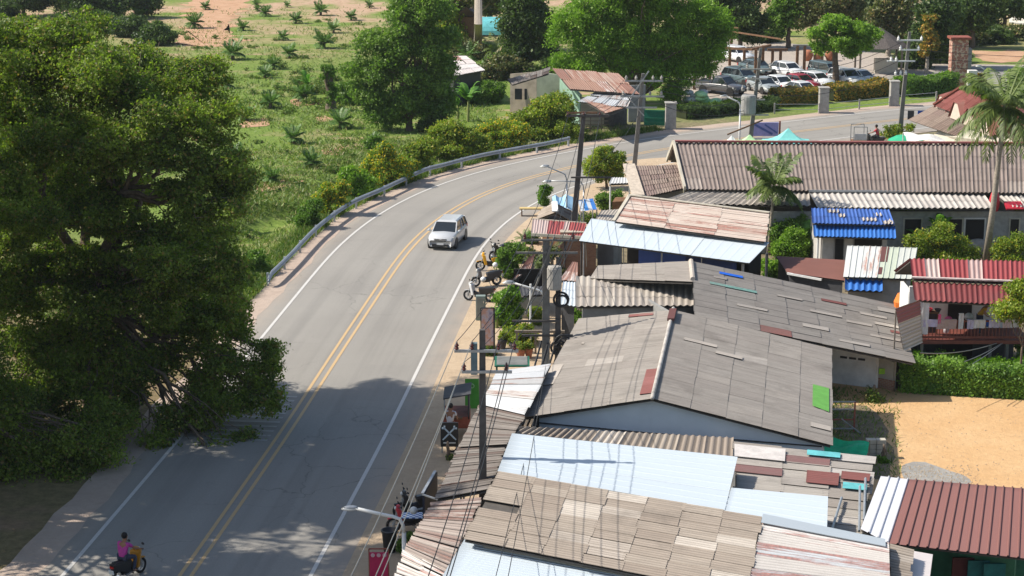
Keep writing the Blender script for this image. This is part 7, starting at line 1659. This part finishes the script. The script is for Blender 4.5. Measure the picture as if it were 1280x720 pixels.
person('person in a mustard yellow top bending forward on the balcony', {k: (v[0]+max(0, v[2]-1)*.5, v[1], v[2]-max(0, v[2]-1)*.18) for k, v in STAND.items()}, G['mustard'], G['jeans'], loc=(bx(1229), yi-.2, fl), rz=R(-10))
o = thing('orange_drum_cart', 'orange and white cement mixer drum behind the striped side awning', 'drum', P(1128, 400)); q_ = P(1128, 372, 2.2)
MB().lathe((q_.x, q_.y, 1.5), [(.1, 0), (.35, .1), (.42, .5), (.25, .9)], 12).build('drum', G['orange'], o); MB().lathe((q_.x+.5, q_.y, 1.6), [(.2, 0), (.3, .3), (.2, .5)], 12).build('white_pot', G['white'], o)
for a in (-.3, .3): MB().bar((q_.x+a, q_.y, 0), (q_.x+a*.5, q_.y, 1.55), .06).build('leg', G['steel'], o)
o = thing('stone', 'grey boulder at the foot of the coconut palm', 'boulder', P(1222, 318)); MB().ball(P(1222, 318)+Vector((0, 0, .4)), (.8, .6, .55), 9, 6).build('rock', G['concrete'], o)
o = MB().ball(P(1243, 253, 3.0), (.32, .3, .75), 10, 8).build('fruit_cover', G['red'], smooth=True); tag(o, 'bright red cover bag over the banana bunch beside the coconut trunk', 'cover bag')
o = MB().box(P(1267, 257, 2.9), (1.0, .8, .1), rot=Matrix.Rotation(.35, 3, 'X')).build('red_sheet', G['red']); tag(o, 'red plastic sheet on the pale lean-to roof right of the coconut palm', 'plastic sheet')

# ---------------------------------------------------------------- tin shack, top centre
q = quad((690, 85, 4.6), (772, 92, 4.4), (800, 118, 3.2), (712, 112, 3.4))
h = thing('tin_shack', 'ramshackle shack with pale green plank walls and rust brown tin roofs beside the road', 'shack', base_of(q))
sheet_roof('roof', q, G['rustbrown'], h, 'd', sw=.9, sl=2.2, seed=141, slip=.08, jit=.05)
q1 = quad((635, 97, 4.2), (690, 90, 4.6), (712, 112, 3.4), (700, 118, 3.2)); 
q2 = quad((634, 99, 4.3), (688, 84, 4.6), (686, 92, 4.4), (640, 106, 4.1)); sheet_roof('left_roof', q2, G['rustdark'], h, 'd', sw=.9, seed=142, slip=.05)
q3 = quad((748, 113, 3.2), (792, 118, 3.1), (784, 134, 2.6), (724, 127, 2.7)); sheet_roof('porch_roof', q3, G['whitetin'], h, 'd', sw=.9, sl=1.4, seed=143, slip=.1, jit=.06)
q4 = quad((726, 124, 2.8), (758, 120, 2.95), (785, 134, 2.5), (756, 142, 2.35)); sheet_roof('porch_roof', q4, G['rustbrown'], h, 'd', sw=.8, sl=1.2, seed=144, slip=.06, jit=.04)
wa = P(638, 146); wb_ = P(676, 148); wc = P(712, 150); wd = P(726, 158); we = P(792, 153)
for (a, b, z0_, za, zb2, m, nm) in ((wa, P(671, 148), 0, 3.6, 3.9, mat('wall_salmon', (.5, .42, .34), .85, .4, .9), 'left_wall'), (P(671, 148), P(700, 149), 0, 3.9, 3.7, mat('planks_pale', (.52, .55, .42), .8, .35, .7), 'plank_wall'), (P(700, 149), wd, 0, 3.7, 2.6, mat('planks_green', (.3, .46, .36), .8, .3, .7), 'green_wall'), (wd, P(755, 158), 0, 2.4, 2.4, G['wallcream'], 'front_wall'), (P(755, 158), P(783, 155), 0, 2.3, 2.5, mat('slats_blue_grey', (.1, .14, .18), .8, .5, 3), 'slatted_wall'), (P(785, 152), P(806, 151), 0, 3.0, 3.0, G['wallgrey'], 'concrete_wall')):
    mb = MB(); wall_seg(mb, a, b, z0_-.05, za, zb2); mb.build(nm, m, h)
mb = MB(); n_ = 22
for k in range(n_):
    p = P(755, 159).lerp(P(783, 156), k/(n_-1)); mb.bar((p.x, p.y-.1, 0), (p.x, p.y-.1, 2.1), .04)
mb.build('slats', G['woodgrey'], h); MB().box((P(762, 158).x, P(762, 158).y-.2, 1.7), (.9, .08, .6)).build('blue_curtain', G['blue'], h)
for px in (648, 660): p = P(px, 147); MB().box((p.x, p.y-.15, 2.0), (.6, .08, .9)).build('window', G['darkgrey'], h)
mb = MB(); p = P(738, 165)
for k in range(3): mb.bar((p.x-.9+k*.9, p.y, 0), (p.x-.9+k*.9, p.y, 1.2), .07)
for z in (.3, .6, .9, 1.2): mb.bar((p.x-1, p.y, z), (p.x+1.4, p.y, z), .06)
o = mb.build('timber_rack', G['woodgrey']); tag(o, 'weathered timber rack in front of the tin shack', 'rack')
for px, py in ((712, 172), (728, 171)):
    pass
pz = P(727, 176); o = thing('timber_gate_frame', 'dark timber frame with a crossbeam in front of the tin shack', 'frame', pz); zt_ = zpx(pz.x, pz.y, 141)
for a in (-.0,): MB().bar((pz.x+a, pz.y, 0), (pz.x+a, pz.y, zt_), .22).build('post', G['wood'], o)
MB().bar((pz.x-1.1, pz.y, zt_), (pz.x+1.2, pz.y, zt_), .14).build('crossbeam', G['wood'], o)
# green gate
a = P(805, 157); b = P(833, 158); h = thing('green_gate', 'dark green sheet gate between the concrete wall and the grey pillar', 'gate', a.lerp(b, .5)); zt_ = zpx(a.x, a.y, 137)
mb = MB(); wall_seg(mb, a, b, .05, zt_, th=.08); mb.build('panel', G['gatesheet'], h)
mb = MB()
for z in (.3, zt_*.5, zt_-.05): mb.bar((a.x, a.y-.08, z), (b.x, b.y-.08, z), .05)
mb.build('frame', G['green'], h)
def pillar(lb, px, py, topy, w_, m='concrete', cat='pillar', nm='concrete_pillar', grp='concrete pillars of the roadside fence'):
    g_ = P(px, py); zt2 = zpx(g_.x, g_.y, topy); h_ = thing(nm, lb, cat, (g_.x, g_.y, 0), 0, grp)
    MB().box((g_.x, g_.y, zt2/2-.05), (w_, w_, zt2+.1)).build('shaft', G[m], h_, bevel=.03); MB().box((g_.x, g_.y, zt2+.04), (w_+.12, w_+.12, .1)).build('cap', G[m], h_, bevel=.02); return h_
pillar('concrete pillar at the right side of the green gate', 838, 161, 129, .85); pillar('concrete fence pillar below the round tree, among orange hedges', 1029, 141, 110, .8); pillar('concrete fence pillar just left of the rightmost tall pole', 1117, 132, 102, .75)
# roadside fence
def fence(lb, pts, hh, step, m='concrete', rails=(.35, .8), nm='fence'):
    h_ = thing(nm, lb, 'fence', P(*pts[0])); 
    for a, b in zip(pts[:-1], pts[1:]):
        A = P(*a); B = P(*b); L = (B-A).length; n2 = max(1, int(L/step))
        for k in range(n2+1): p = A.lerp(B, k/n2); MB().box((p.x, p.y, hh/2), (.12, .12, hh)).build('post', G[m], h_)
        mb2 = MB()
        for z in rails: mb2.bar((A.x, A.y, z), (B.x, B.y, z), .035)
        mb2.build('rail', G['steel'], h_)
    return h_
fence('low concrete post and rail fence along the far road, left of the first pillar', [(968, 142), (1024, 142)], .9, 2.6); fence('low concrete post and rail fence between the two pillars', [(1035, 141), (1112, 133)], .9, 2.6); fence('low fence right of the second pillar', [(1123, 131), (1170, 127)], .9, 3)
# brick gate pillar
g_ = P(1196, 108); zt_ = zpx(g_.x, g_.y, 48); h = thing('brick_gate_pillar', 'tall square gate pillar faced with carved reddish panels', 'pillar', (g_.x, g_.y, 0))
def carved():
    m, nt, b, o_ = new_mat('carved_brick'); n = N(nt); v = n.add('ShaderNodeTexVoronoi'); n.link(n.obj(), v.inputs['Vector']); v.inputs['Scale'].default_value = 4.2; c = n.ramp(v.outputs['Distance'], [(.15, (.42, .2, .14)), (.45, (.3, .12, .09)), (.7, (.55, .4, .3))]); n.link(c, b.inputs['Base Color']); b.inputs['Roughness'].default_value = .85; n.link(n.bump(v.outputs['Distance'], .08), b.inputs['Normal']); return m
MB().box((g_.x, g_.y, zt_/2), (1.5, 1.3, zt_)).build('shaft', carved(), h); MB().box((g_.x, g_.y, zt_+.08), (1.9, 1.7, .2)).build('cap', G['redbrown'], h); MB().box((g_.x+.95, g_.y-.1, zt_*.4), (.35, .8, zt_*.8)).build('side_pier', G['wallgrey'], h)
g2 = P(1207, 111); MB().box((g2.x+.3, g2.y-1.0, .9), (.8, .6, 1.9)).build('base_block', G['plaster'], h)
# pergola posts in the car park
k = 0
for a, b, topy, lb in (((897, 62), (914, 66), 32, 'brown steel portal frame at the back of the car park, highest'), ((868, 112), (887, 106), 85, 'low dark timber frame behind the pickup bed'), ((912, 82), (930, 84), 60, 'dark post frame right of the white off road car'), ((944, 98), (953, 92), 62, 'dark post frame behind the dull silver car'), ((965, 90), (975, 90), 62, 'dark post frame behind the white hatchback'), ((996, 88), (1005, 88), 57, 'dark post frame with a pale top plate left of the round tree'), ((1018, 88), (1027, 88), 58, 'dark post frame at the left edge of the round tree')):
    A = P(*a); B = P(*b); zt_ = zpx(A.x, A.y, topy); h = thing('post_frame', lb, 'frame', A.lerp(B, .5), 0, 'timber frames in the car park')
    for p in (A, B): MB().box((p.x, p.y, zt_/2), (.26, .26, zt_)).build('post', G['brown'] if k == 0 else G['wood'], h)
    MB().bar((A.x-.5, A.y, zt_), (B.x+.7, B.y, zt_), .22).build('beam', G['concrete'] if k == 5 else G['wood'], h); k += 1
A = P(940, 88, 4.6); B = P(1012, 78, 4.2); o = MB().bar((P(912, 82).x, P(912, 82).y, 3.4), (P(975, 90).x, P(975, 90).y, 3.2), .14).build('long_beam', G['wood']); tag(o, 'long thin beam tying the dark post frames together', 'beam')
# thatched hut and blue tank
a = P(1100, 92); h = thing('thatched_hut', 'open hut with a dark shaggy thatched roof behind the rightmost pole', 'hut', a); 
mb = MB(); zt_ = 4.4; ring = 14; c0 = Vector((a.x, a.y+1, 0))
for k in range(ring):
    a0_ = 2*math.pi*k/ring; a1_ = 2*math.pi*(k+1)/ring; r_ = 2.9+.15*math.sin(k*2.3); r2_ = 2.9+.15*math.sin((k+1)*2.3)
    mb.poly([c0+Vector((math.cos(a0_)*r_, math.sin(a0_)*r_*.8, 2.5)), c0+Vector((math.cos(a1_)*r2_, math.sin(a1_)*r2_*.8, 2.5)), c0+Vector((0, 0, zt_))]); mb.poly([c0+Vector((math.cos(a0_)*r_, math.sin(a0_)*r_*.8, 2.5)), c0+Vector((0, 0, 2.3)), c0+Vector((math.cos(a1_)*r2_, math.sin(a1_)*r2_*.8, 2.5))])
mb.build('thatch_roof', G['thatch'], h)
for x_, y_ in ((-2, -1.2), (2, -1.2), (-2, 1.6), (2, 1.6)): MB().bar((c0.x+x_, c0.y+y_, 0), (c0.x+x_, c0.y+y_, 2.7), .18).build('post', G['woodgrey'], h)
MB().box((c0.x+.6, c0.y-.6, .7), (2.2, .8, 1.4)).build('counter', G['wallcream'], h)
a = P(974, 45); h = thing('blue_water_tank', 'upright blue tank under the trees behind the car park', 'tank', a); MB().lathe(a, [(.6, 0), (.62, .1), (.62, 2.2), (.5, 2.45), (.2, 2.55)], 16).build('tank', G['blue'], h, smooth=True); MB().lathe(a+Vector((0, 0, 2.5)), [(.22, 0), (.22, .12)], 12).build('lid', G['darkgrey'], h)
a = P(1050, 78); h = thing('orange_cone_pile', 'orange earthen jars behind the parked cars', 'jars', P(1010, 76))
for dx in (0, 1.0, 2.2): MB().lathe(P(1010, 76)+Vector((dx, 0, 0)), [(.3, 0), (.5, .5), (.45, .9), (.25, 1.1)], 12).build('jar', G['soilpot'], h, smooth=True)
# car park far buildings: turquoise arched roof, dark hut, rusted hut, store front
a = P(583, 46); b = P(632, 48); h = thing('arched_turquoise_shed', 'long shed with a shiny turquoise arched roof behind the pale trunk', 'shed', a.lerp(b, .5)); mb = MB(); K = 12; L = b.x-a.x; zc_ = zpx(a.x, a.y, 26); rr = 2.6
for k in range(K):
    t0, t1_ = math.pi*k/K, math.pi*(k+1)/K; p = lambda t, x_: (x_, a.y+3-math.cos(t)*rr*1.1, zc_-1.6+math.sin(t)*1.7)
    mb.poly([p(t0, a.x), p(t0, a.x+L), p(t1_, a.x+L), p(t1_, a.x)])
mb.build('roof', G['turq'], h, smooth=True)
mb = MB(); mb.box((a.x+L/2, a.y+3, (zc_-1.6)/2), (L-.3, rr*2.1, zc_-1.6)); mb.build('wall', G['darkgrey'], h)
mb = MB(); mb.poly([(a.x+L-.02, a.y+3-math.cos(math.pi*k/K)*rr*1.1, zc_-1.6+math.sin(math.pi*k/K)*1.7) for k in range(K+1)]); mb.build('end_wall', mat('end_grey', (.12, .16, .18), .7), h)
q = quad((560, 8, 5), (592, 6, 5), (590, 20, 3.6), (572, 20, 3.6)); h = thing('dark_roofed_hut', 'hut with a small dark pyramid roof at the top edge left of the turquoise roof', 'hut', base_of(q)); c = P(583, 9, 4.6); e = quad((568, 12, 3.4), (594, 12, 3.4), (596, 20, 3.4), (568, 20, 3.4)); mb = MB()
for i in range(4): mb.poly([e[i], e[(i+1) % 4], c])
mb.poly(e); mb.build('roof', mat('roof_dark_plum', (.1, .07, .08), .8), h); mb = MB(); mb.prism([(p.x, p.y) for p in (e[3], e[2], e[1], e[0])], 0, 3.3); mb.build('wall', G['wood'], h)
q = quad((552, 70, 3.4), (582, 70, 3.3), (606, 88, 2.6), (566, 95, 2.7)); h = thing('rust_roofed_hut', 'low hut with a bleached and rust red tin roof right of the tall plantation tree', 'hut', base_of(q)); sheet_roof('roof', q, G['rustbrown'] if False else G['patchrust'] if 'patchrust' in G else sheet_mat('patch_rust', [(0, (.66, .6, .58)), (.45, (.3, .12, .1)), (.65, (.7, .66, .64))], .25), h, 'd', sw=1.2, sl=1.6, seed=151, slip=.08); walls_under('wall', q, G['darkgrey'], h, .3)
# goods by the car park edge
for i, (px, py, m, lb) in enumerate(((868, 128, 'cloth', 'pile of white sacks at the left edge of the car park'), (886, 130, 'limetarp', 'light green bags beside the pile of white sacks'))):
    h = thing('sack_pile', lb, 'sacks', P(px, py))
    for k in range(7): p = P(px, py)+Vector((random.uniform(-.9, .9), random.uniform(-.5, .5), .25+.3*(k % 3))); MB().ball(p, (.5, .35, .28), 9, 6).build('sack', G[m], h, smooth=True)
# market tents behind the long building
def canopy(name, lb, px, py, apex_py, w_, d_, eave, m, cat='canopy'):
    g_ = P(px, py+10); eave = zpx(g_.x, g_.y, 178); z = zpx(g_.x, g_.y, apex_py); h_ = thing(name, lb, cat, (g_.x, g_.y, 0)); mb2 = MB(); K = 8
    cs = [Vector((g_.x+sx*w_/2, g_.y+sy*d_/2, eave)) for sx, sy in ((-1, -1), (1, -1), (1, 1), (-1, 1))]; ap = Vector((g_.x, g_.y, z))
    for i in range(4):
        A, B = cs[i], cs[(i+1) % 4]
        for j in range(5):
            f0, f1 = j/5, (j+1)/5; q0 = lambda f, P_: P_.lerp(ap, f)-Vector((0, 0, .25*math.sin(math.pi*f)))
            mb2.poly([q0(f0, A), q0(f0, B), q0(f1, B), q0(f1, A)])
        mb2.poly([A, B, B-Vector((0, 0, .25)), A-Vector((0, 0, .25))])
    mb2.build('canopy_cloth', m, h_)
    for c_ in cs: MB().tube([(c_.x*.98+g_.x*.02, c_.y*.98+g_.y*.02, 0), (c_.x*.98+g_.x*.02, c_.y*.98+g_.y*.02, eave)], .05, 6).build('leg', G['steel'], h_)
    return h_
canopy('market_tent', 'pale turquoise pointed market tent behind the roof ridge', 984, 196, 160, 3.4, 3, 1.9, G['teal'], 'tent'); canopy('market_tent', 'small white pointed tent left of the transformer pole', 914, 198, 169, 1.8, 2, 2.0, G['white'], 'tent'); canopy('market_tent', 'light lime green tent around the foot of the transformer pole', 936, 202, 168, 2.6, 2.2, 2.1, G['limetarp'], 'tent')
a = P(958, 190); h = thing('market_sign', 'square violet and white sign board on dark posts between the tents', 'sign', a); zt_ = zpx(a.x, a.y, 153); zb_ = zpx(a.x, a.y, 170)
for x_ in (-1.1, .95): MB().bar((a.x+x_, a.y, 0), (a.x+x_, a.y, zt_+.1), .12).build('post', G['redbrown'], h)
MB().box((a.x-.1, a.y, (zt_+zb_)/2), (1.9, .1, zt_-zb_)).build('board', G['purple'], h)
mb = MB(); mb.bar((a.x-.95, a.y-.07, zt_-.15), (a.x+.4, a.y-.07, zb_+.15), .16, .03, (0, 1, 0)); mb.bar((a.x-.2, a.y-.07, zt_-.15), (a.x+.75, a.y-.07, zb_+.25), .12, .03, (0, 1, 0)); mb.build('diagonal_marks', mat('mark_blue', (.1, .14, .4), .6), h)
MB().box((a.x-.1, a.y, zb_-.45), (1.8, .08, .6)).build('lower_panel', G['cloth'], h)
q = quad((1129, 166, 2.9), (1178, 173, 2.7), (1186, 178, 2.5), (1134, 176, 2.5)); h = thing('white_awning', 'white curved awning in front of the red brown roofed house', 'awning', base_of(q)); t_ = tarp('cloth', '', q, G['white'], -.25); t_.data.transform(Matrix.Translation(-wofs(h))); t_.parent = h
for p in q: MB().bar((p.x, p.y, 0), (p.x, p.y, p.z), .06).build('post', G['white'], h)
g_ = P(1131, 190); z = zpx(g_.x, g_.y, 168); h = thing('green_umbrella', 'emerald green market umbrella beside the white awning', 'umbrella', g_); mb = MB(); n2 = 10
for k in range(n2):
    a0_, a1_ = 2*math.pi*k/n2, 2*math.pi*(k+1)/n2
    for (r0_, z0_), (r1_, z1_) in (((0, .0), (.7, -.12)), ((.7, -.12), (1.35, -.45))):
        mb.poly([(g_.x+math.cos(a0_)*r1_, g_.y+math.sin(a0_)*r1_, z+z1_), (g_.x+math.cos(a1_)*r1_, g_.y+math.sin(a1_)*r1_, z+z1_), (g_.x+math.cos(a1_)*r0_, g_.y+math.sin(a1_)*r0_, z+z0_), (g_.x+math.cos(a0_)*r0_, g_.y+math.sin(a0_)*r0_, z+z0_)])
mb.build('canopy', G['greenumb'], h); MB().tube([(g_.x, g_.y, 0), (g_.x, g_.y, z)], .04).build('pole', G['steel'], h)
# red brown house, top right
q = quad((1202, 110, 6.0), (1290, 150, 6.0), (1275, 172, 4.3), (1168, 132, 4.3)); q2 = quad((1168, 132, 4.2), (1256, 166, 4.2), (1230, 182, 2.7), (1136, 150, 2.9))
h = thing('dormer_house', 'house with a red brown tile roof, cream dormer gables and a faded skirt roof', 'house', base_of(q))
sheet_roof('roof', q, G['tile'], h, 'd', sw=1.2, sl=1.0, seed=161, pitch=.3, amp=.03); sheet_roof('skirt_roof', q2, G['greytile'], h, 'd', sw=1.2, sl=1.0, seed=162, pitch=.3, amp=.03)
q5 = [q[0], q[1], q[1]+Vector((5, 3.5, -1.9)), q[0]+Vector((5, 5.5, -1.9))]; sheet_roof('back_roof', [q5[3], q5[2], q5[1], q5[0]], G['tile'], h, 'd', sw=1.2, sl=1.0, seed=163)
for k_, (px, py) in enumerate(((1178, 135), (1197, 144), (1214, 152), (1232, 161))):
    c = P(px, py, 4.25); ax = (q2[1]-q2[0]).normalized(); nx_ = (q2[3]-q2[0]); nx_.z = 0; nx_.normalize(); up_ = Vector((0, 0, 1))
    A = c-ax*1.05-up_*.35; B = c+ax*1.05-up_*.35; T_ = c+up_*.85; mb = MB(); s0 = nx_*.12; mb.poly([A+s0, B+s0, T_+ax*.3+s0, T_-ax*.3+s0]); mb.poly([A, T_-ax*.3, T_+ax*.3, B]); d_ = mb.build('dormer_gable', mat('dormer_cream', (.62, .5, .42), .8, .15), h)
    bk = -nx_*2.2+up_*1.0; mb = MB(); mb.poly([T_-ax*.35+s0*2, A-ax*.2+s0*2, A-ax*.2+bk, T_-ax*.1+bk]); mb.poly([T_+ax*.35+s0*2, T_+ax*.1+bk, B+ax*.2+bk, B+ax*.2+s0*2]); mb.poly([T_-ax*.35+s0*2, T_-ax*.1+bk, T_+ax*.1+bk, T_+ax*.35+s0*2]); mb.build('dormer_roof', G['brown'], h)
walls_under('wall', q2, G['wallcream'], h, 1.3, 1.5); walls_under('upper_wall', q, G['wallcream'], h, 1.4, 1.9)
mb = MB(); mb.bar(q[0]+Vector((0, 0, .1)), q[1]+Vector((0, 0, .1)), .3, .12); mb.bar(q[0]+Vector((0, 0, .1)), q[3]+Vector((0, 0, .1)), .3, .12); mb.build('ridge_tiles', G['brown'], h)
a = P(1150, 164); o = thing('clothes_line', 'dark clothes hanging under the edge of the faded skirt roof', 'laundry', a); mb = MB()
for k in range(3): MB().box((a.x-.8+k*.8, a.y, 1.3), (.5, .1, .7)).build('garment', (G['darkgrey'], G['blue'], G['lilac'])[k], o)
MB().bar((a.x-1.4, a.y, 1.7), (a.x+1.4, a.y, 1.7), .03).build('line', G['wire'], o)
for x_ in (-1.4, 1.4): MB().bar((a.x+x_, a.y, 0), (a.x+x_, a.y, 1.8), .07).build('post', G['wood'], o)
# wall and path, far right
a = P(1275, 22); h = thing('far_pale_wall', 'low sunlit pale wall beyond the trees at the top right', 'wall', a); mb = MB(); wall_seg(mb, P(1262, 28), P(1310, 34), 0, 1.6); mb.build('wall', G['plaster'], h); MB().bar(P(1262, 28, 1.62), P(1310, 34, 1.62), .3, .1).build('coping', G['concrete'], h)
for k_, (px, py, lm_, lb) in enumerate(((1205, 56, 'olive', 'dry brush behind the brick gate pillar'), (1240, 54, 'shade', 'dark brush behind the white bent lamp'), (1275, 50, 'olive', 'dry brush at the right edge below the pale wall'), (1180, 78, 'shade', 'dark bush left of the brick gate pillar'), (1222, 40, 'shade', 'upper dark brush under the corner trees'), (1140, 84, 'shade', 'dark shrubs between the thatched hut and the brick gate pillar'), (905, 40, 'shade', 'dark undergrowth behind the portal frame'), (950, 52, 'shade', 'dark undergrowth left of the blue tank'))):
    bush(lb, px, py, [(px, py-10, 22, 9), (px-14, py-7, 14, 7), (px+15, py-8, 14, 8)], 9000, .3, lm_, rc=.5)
# far rows of trees behind the car park (individual), outside the first backdrop row
random.seed(99)
FAR = [(560, -28), (600, -40), (640, -30), (690, -34), (740, -26), (900, -18), (940, -30), (975, -14), (1010, -26), (1050, -16), (1090, -28), (1125, -12), (1160, -24), (1200, -14), (1240, -26), (1290, -12), (30, -18), (80, -28), (130, -14), (185, -26)]
for k, (px, py) in enumerate(FAR):
    hh = 60+random.random()*20
    T('broadleaf_tree', 'backdrop tree number '+str(k), px, py, R_(px, py, [(px+random.uniform(-14, 14), py-hh*f, 20+random.random()*10, 14+random.random()*6, random.uniform(-2, 2)) for f in (.25, .4, .55, .7, .85)]+[(px-16, py-hh*.45, 14, 12), (px+16, py-hh*.5, 14, 12)]), 14000, .4, random.choice(['shade', 'tree_mid', 'shade', 'olive']), trunk_r=.25, rc=.9, nl=4, group='dark trees of the farthest row')
FL = ['left end of the far row, above the turquoise roof', 'above the dark pyramid roofed hut', 'behind the thick dark trunk', 'behind the left shoulder of the weeping tree', 'behind the top of the weeping tree', 'above the highest steel portal frame', 'behind the timber post frames', 'directly behind the blue tank', 'behind the drooping yellow green tree', 'above the umbrella shaped tree', 'behind the pale flowering tree', 'behind the thatched hut', 'above the orange topped small tree', 'above the brick gate pillar', 'above the white bent lamp', 'in the top right corner of the view', 'in the top left corner of the view', 'behind the shaded row at the top left', 'behind the giant tree crown top', 'left of the bare soil path at the top edge']
for k, o in enumerate([o for o in COL.objects if o.get('label', '').startswith('backdrop tree number')]): o['label'] = 'dark far tree, '+FL[int(o['label'].split()[-1])]

# small stones on the sandy lot and litter along the kerb (uncountable)
def gen_stones(n):
    a = rng.random(n); px = 1045+rng.random(n)*235; py = 500+rng.random(n)*110; k = (rng.random(n) < .5); px = np.where(k, 1130+rng.random(n)*95, px); py = np.where(k, 582+rng.random(n)*26, py)
    return np.array([(*P(x_, y_).xy, .015) for x_, y_ in zip(px, py)])
pts = gen_stones(700); vq = []
for p in pts:
    s_ = random.uniform(.012, .04); a = random.random()*6.28; c, s2 = math.cos(a)*s_, math.sin(a)*s_; b_ = [(p[0]+c, p[1]+s2, p[2]), (p[0]-s2, p[1]+c, p[2]), (p[0]-c, p[1]-s2, p[2]), (p[0]+s2, p[1]-c, p[2])]; t_ = (p[0], p[1], p[2]+s_*.9)
    for i in range(4): vq += [b_[i], b_[(i+1) % 4], t_, t_]
vv = np.array(vq, dtype=np.float32).reshape(-1, 4, 3)[:, :3].reshape(-1, 3)
o = np_mesh('gravel', vv, len(vv)//3, G['forecourt'], k=3); tag(o, 'loose stones scattered over the sandy lot', 'gravel', kind='stuff')
o = np_mesh('lot_weeds', scatter_quads(1500, lambda n: np.array([(*P(1040+rng.random()**2*85, 485+rng.random()*115).xy, 0) for _ in range(n)]), .18, .03, .8), 1500, G['grass']); tag(o, 'sparse weeds at the shaded edge of the sandy lot', 'weeds', kind='stuff')
# ================================================================ CAMERA, LIGHT, RENDER
cam = bpy.data.cameras.new('camera'); co = bpy.data.objects.new('camera', cam); COL.objects.link(co); SC.camera = co
cam.sensor_width = 36; cam.lens = FPX/1280*36; cam.clip_end = 3000; cam.clip_start = .5
co.location = (0, 0, HCAM); co.rotation_euler = (math.pi/2-TH, 0, 0)
LD = Vector((1, -.1, -1.02)).normalized()      # direction the light travels
sun = bpy.data.lights.new('sun', 'SUN'); sun.energy = 5.0; sun.angle = R(.53); sun.color = (1, .93, .82)
so = bpy.data.objects.new('sun', sun); COL.objects.link(so); so.rotation_euler = LD.to_track_quat('-Z', 'Y').to_euler()
w = bpy.data.worlds.new('World'); SC.world = w; w.use_nodes = True; nt = w.node_tree
bg = nt.nodes['Background']; sky = nt.nodes.new('ShaderNodeTexSky'); sky.sky_type = 'NISHITA'; sky.sun_disc = False
S_ = -LD; sky.sun_elevation = math.asin(S_.z); sky.sun_rotation = math.atan2(S_.x, S_.y); sky.altitude = 50; sky.air_density = 1.2; sky.dust_density = 1.5
nt.links.new(sky.outputs[0], bg.inputs[0]); bg.inputs[1].default_value = .115
SC.view_settings.view_transform = 'Standard'; SC.view_settings.look = 'None'; SC.view_settings.exposure = .36; SC.view_settings.gamma = 1
SC.render.engine = 'CYCLES'; SC.cycles.max_bounces = 6; SC.cycles.diffuse_bounces = 3; SC.cycles.transmission_bounces = 3; SC.cycles.transparent_max_bounces = 4
SC.cycles.use_denoising = True

# the slightly milky air of the scene
hz = MB().box((20, 560, 18.0), (1500, 1340, 42.0)).build('haze', None); hz.data.materials.clear()
hm = bpy.data.materials.new('haze_air'); hm.use_nodes = True; hn = hm.node_tree
for n_ in list(hn.nodes): hn.nodes.remove(n_)
ho = hn.nodes.new('ShaderNodeOutputMaterial'); hv = hn.nodes.new('ShaderNodeVolumePrincipled'); hv.inputs['Color'].default_value = (.86, .93, 1, 1); hv.inputs['Density'].default_value = .0001; hv.inputs['Anisotropy'].default_value = .2
hn.links.new(hv.outputs[0], ho.inputs['Volume']); hz.data.materials.append(hm); tag(hz, 'thin pale haze in the air over the valley', 'haze', kind='stuff')
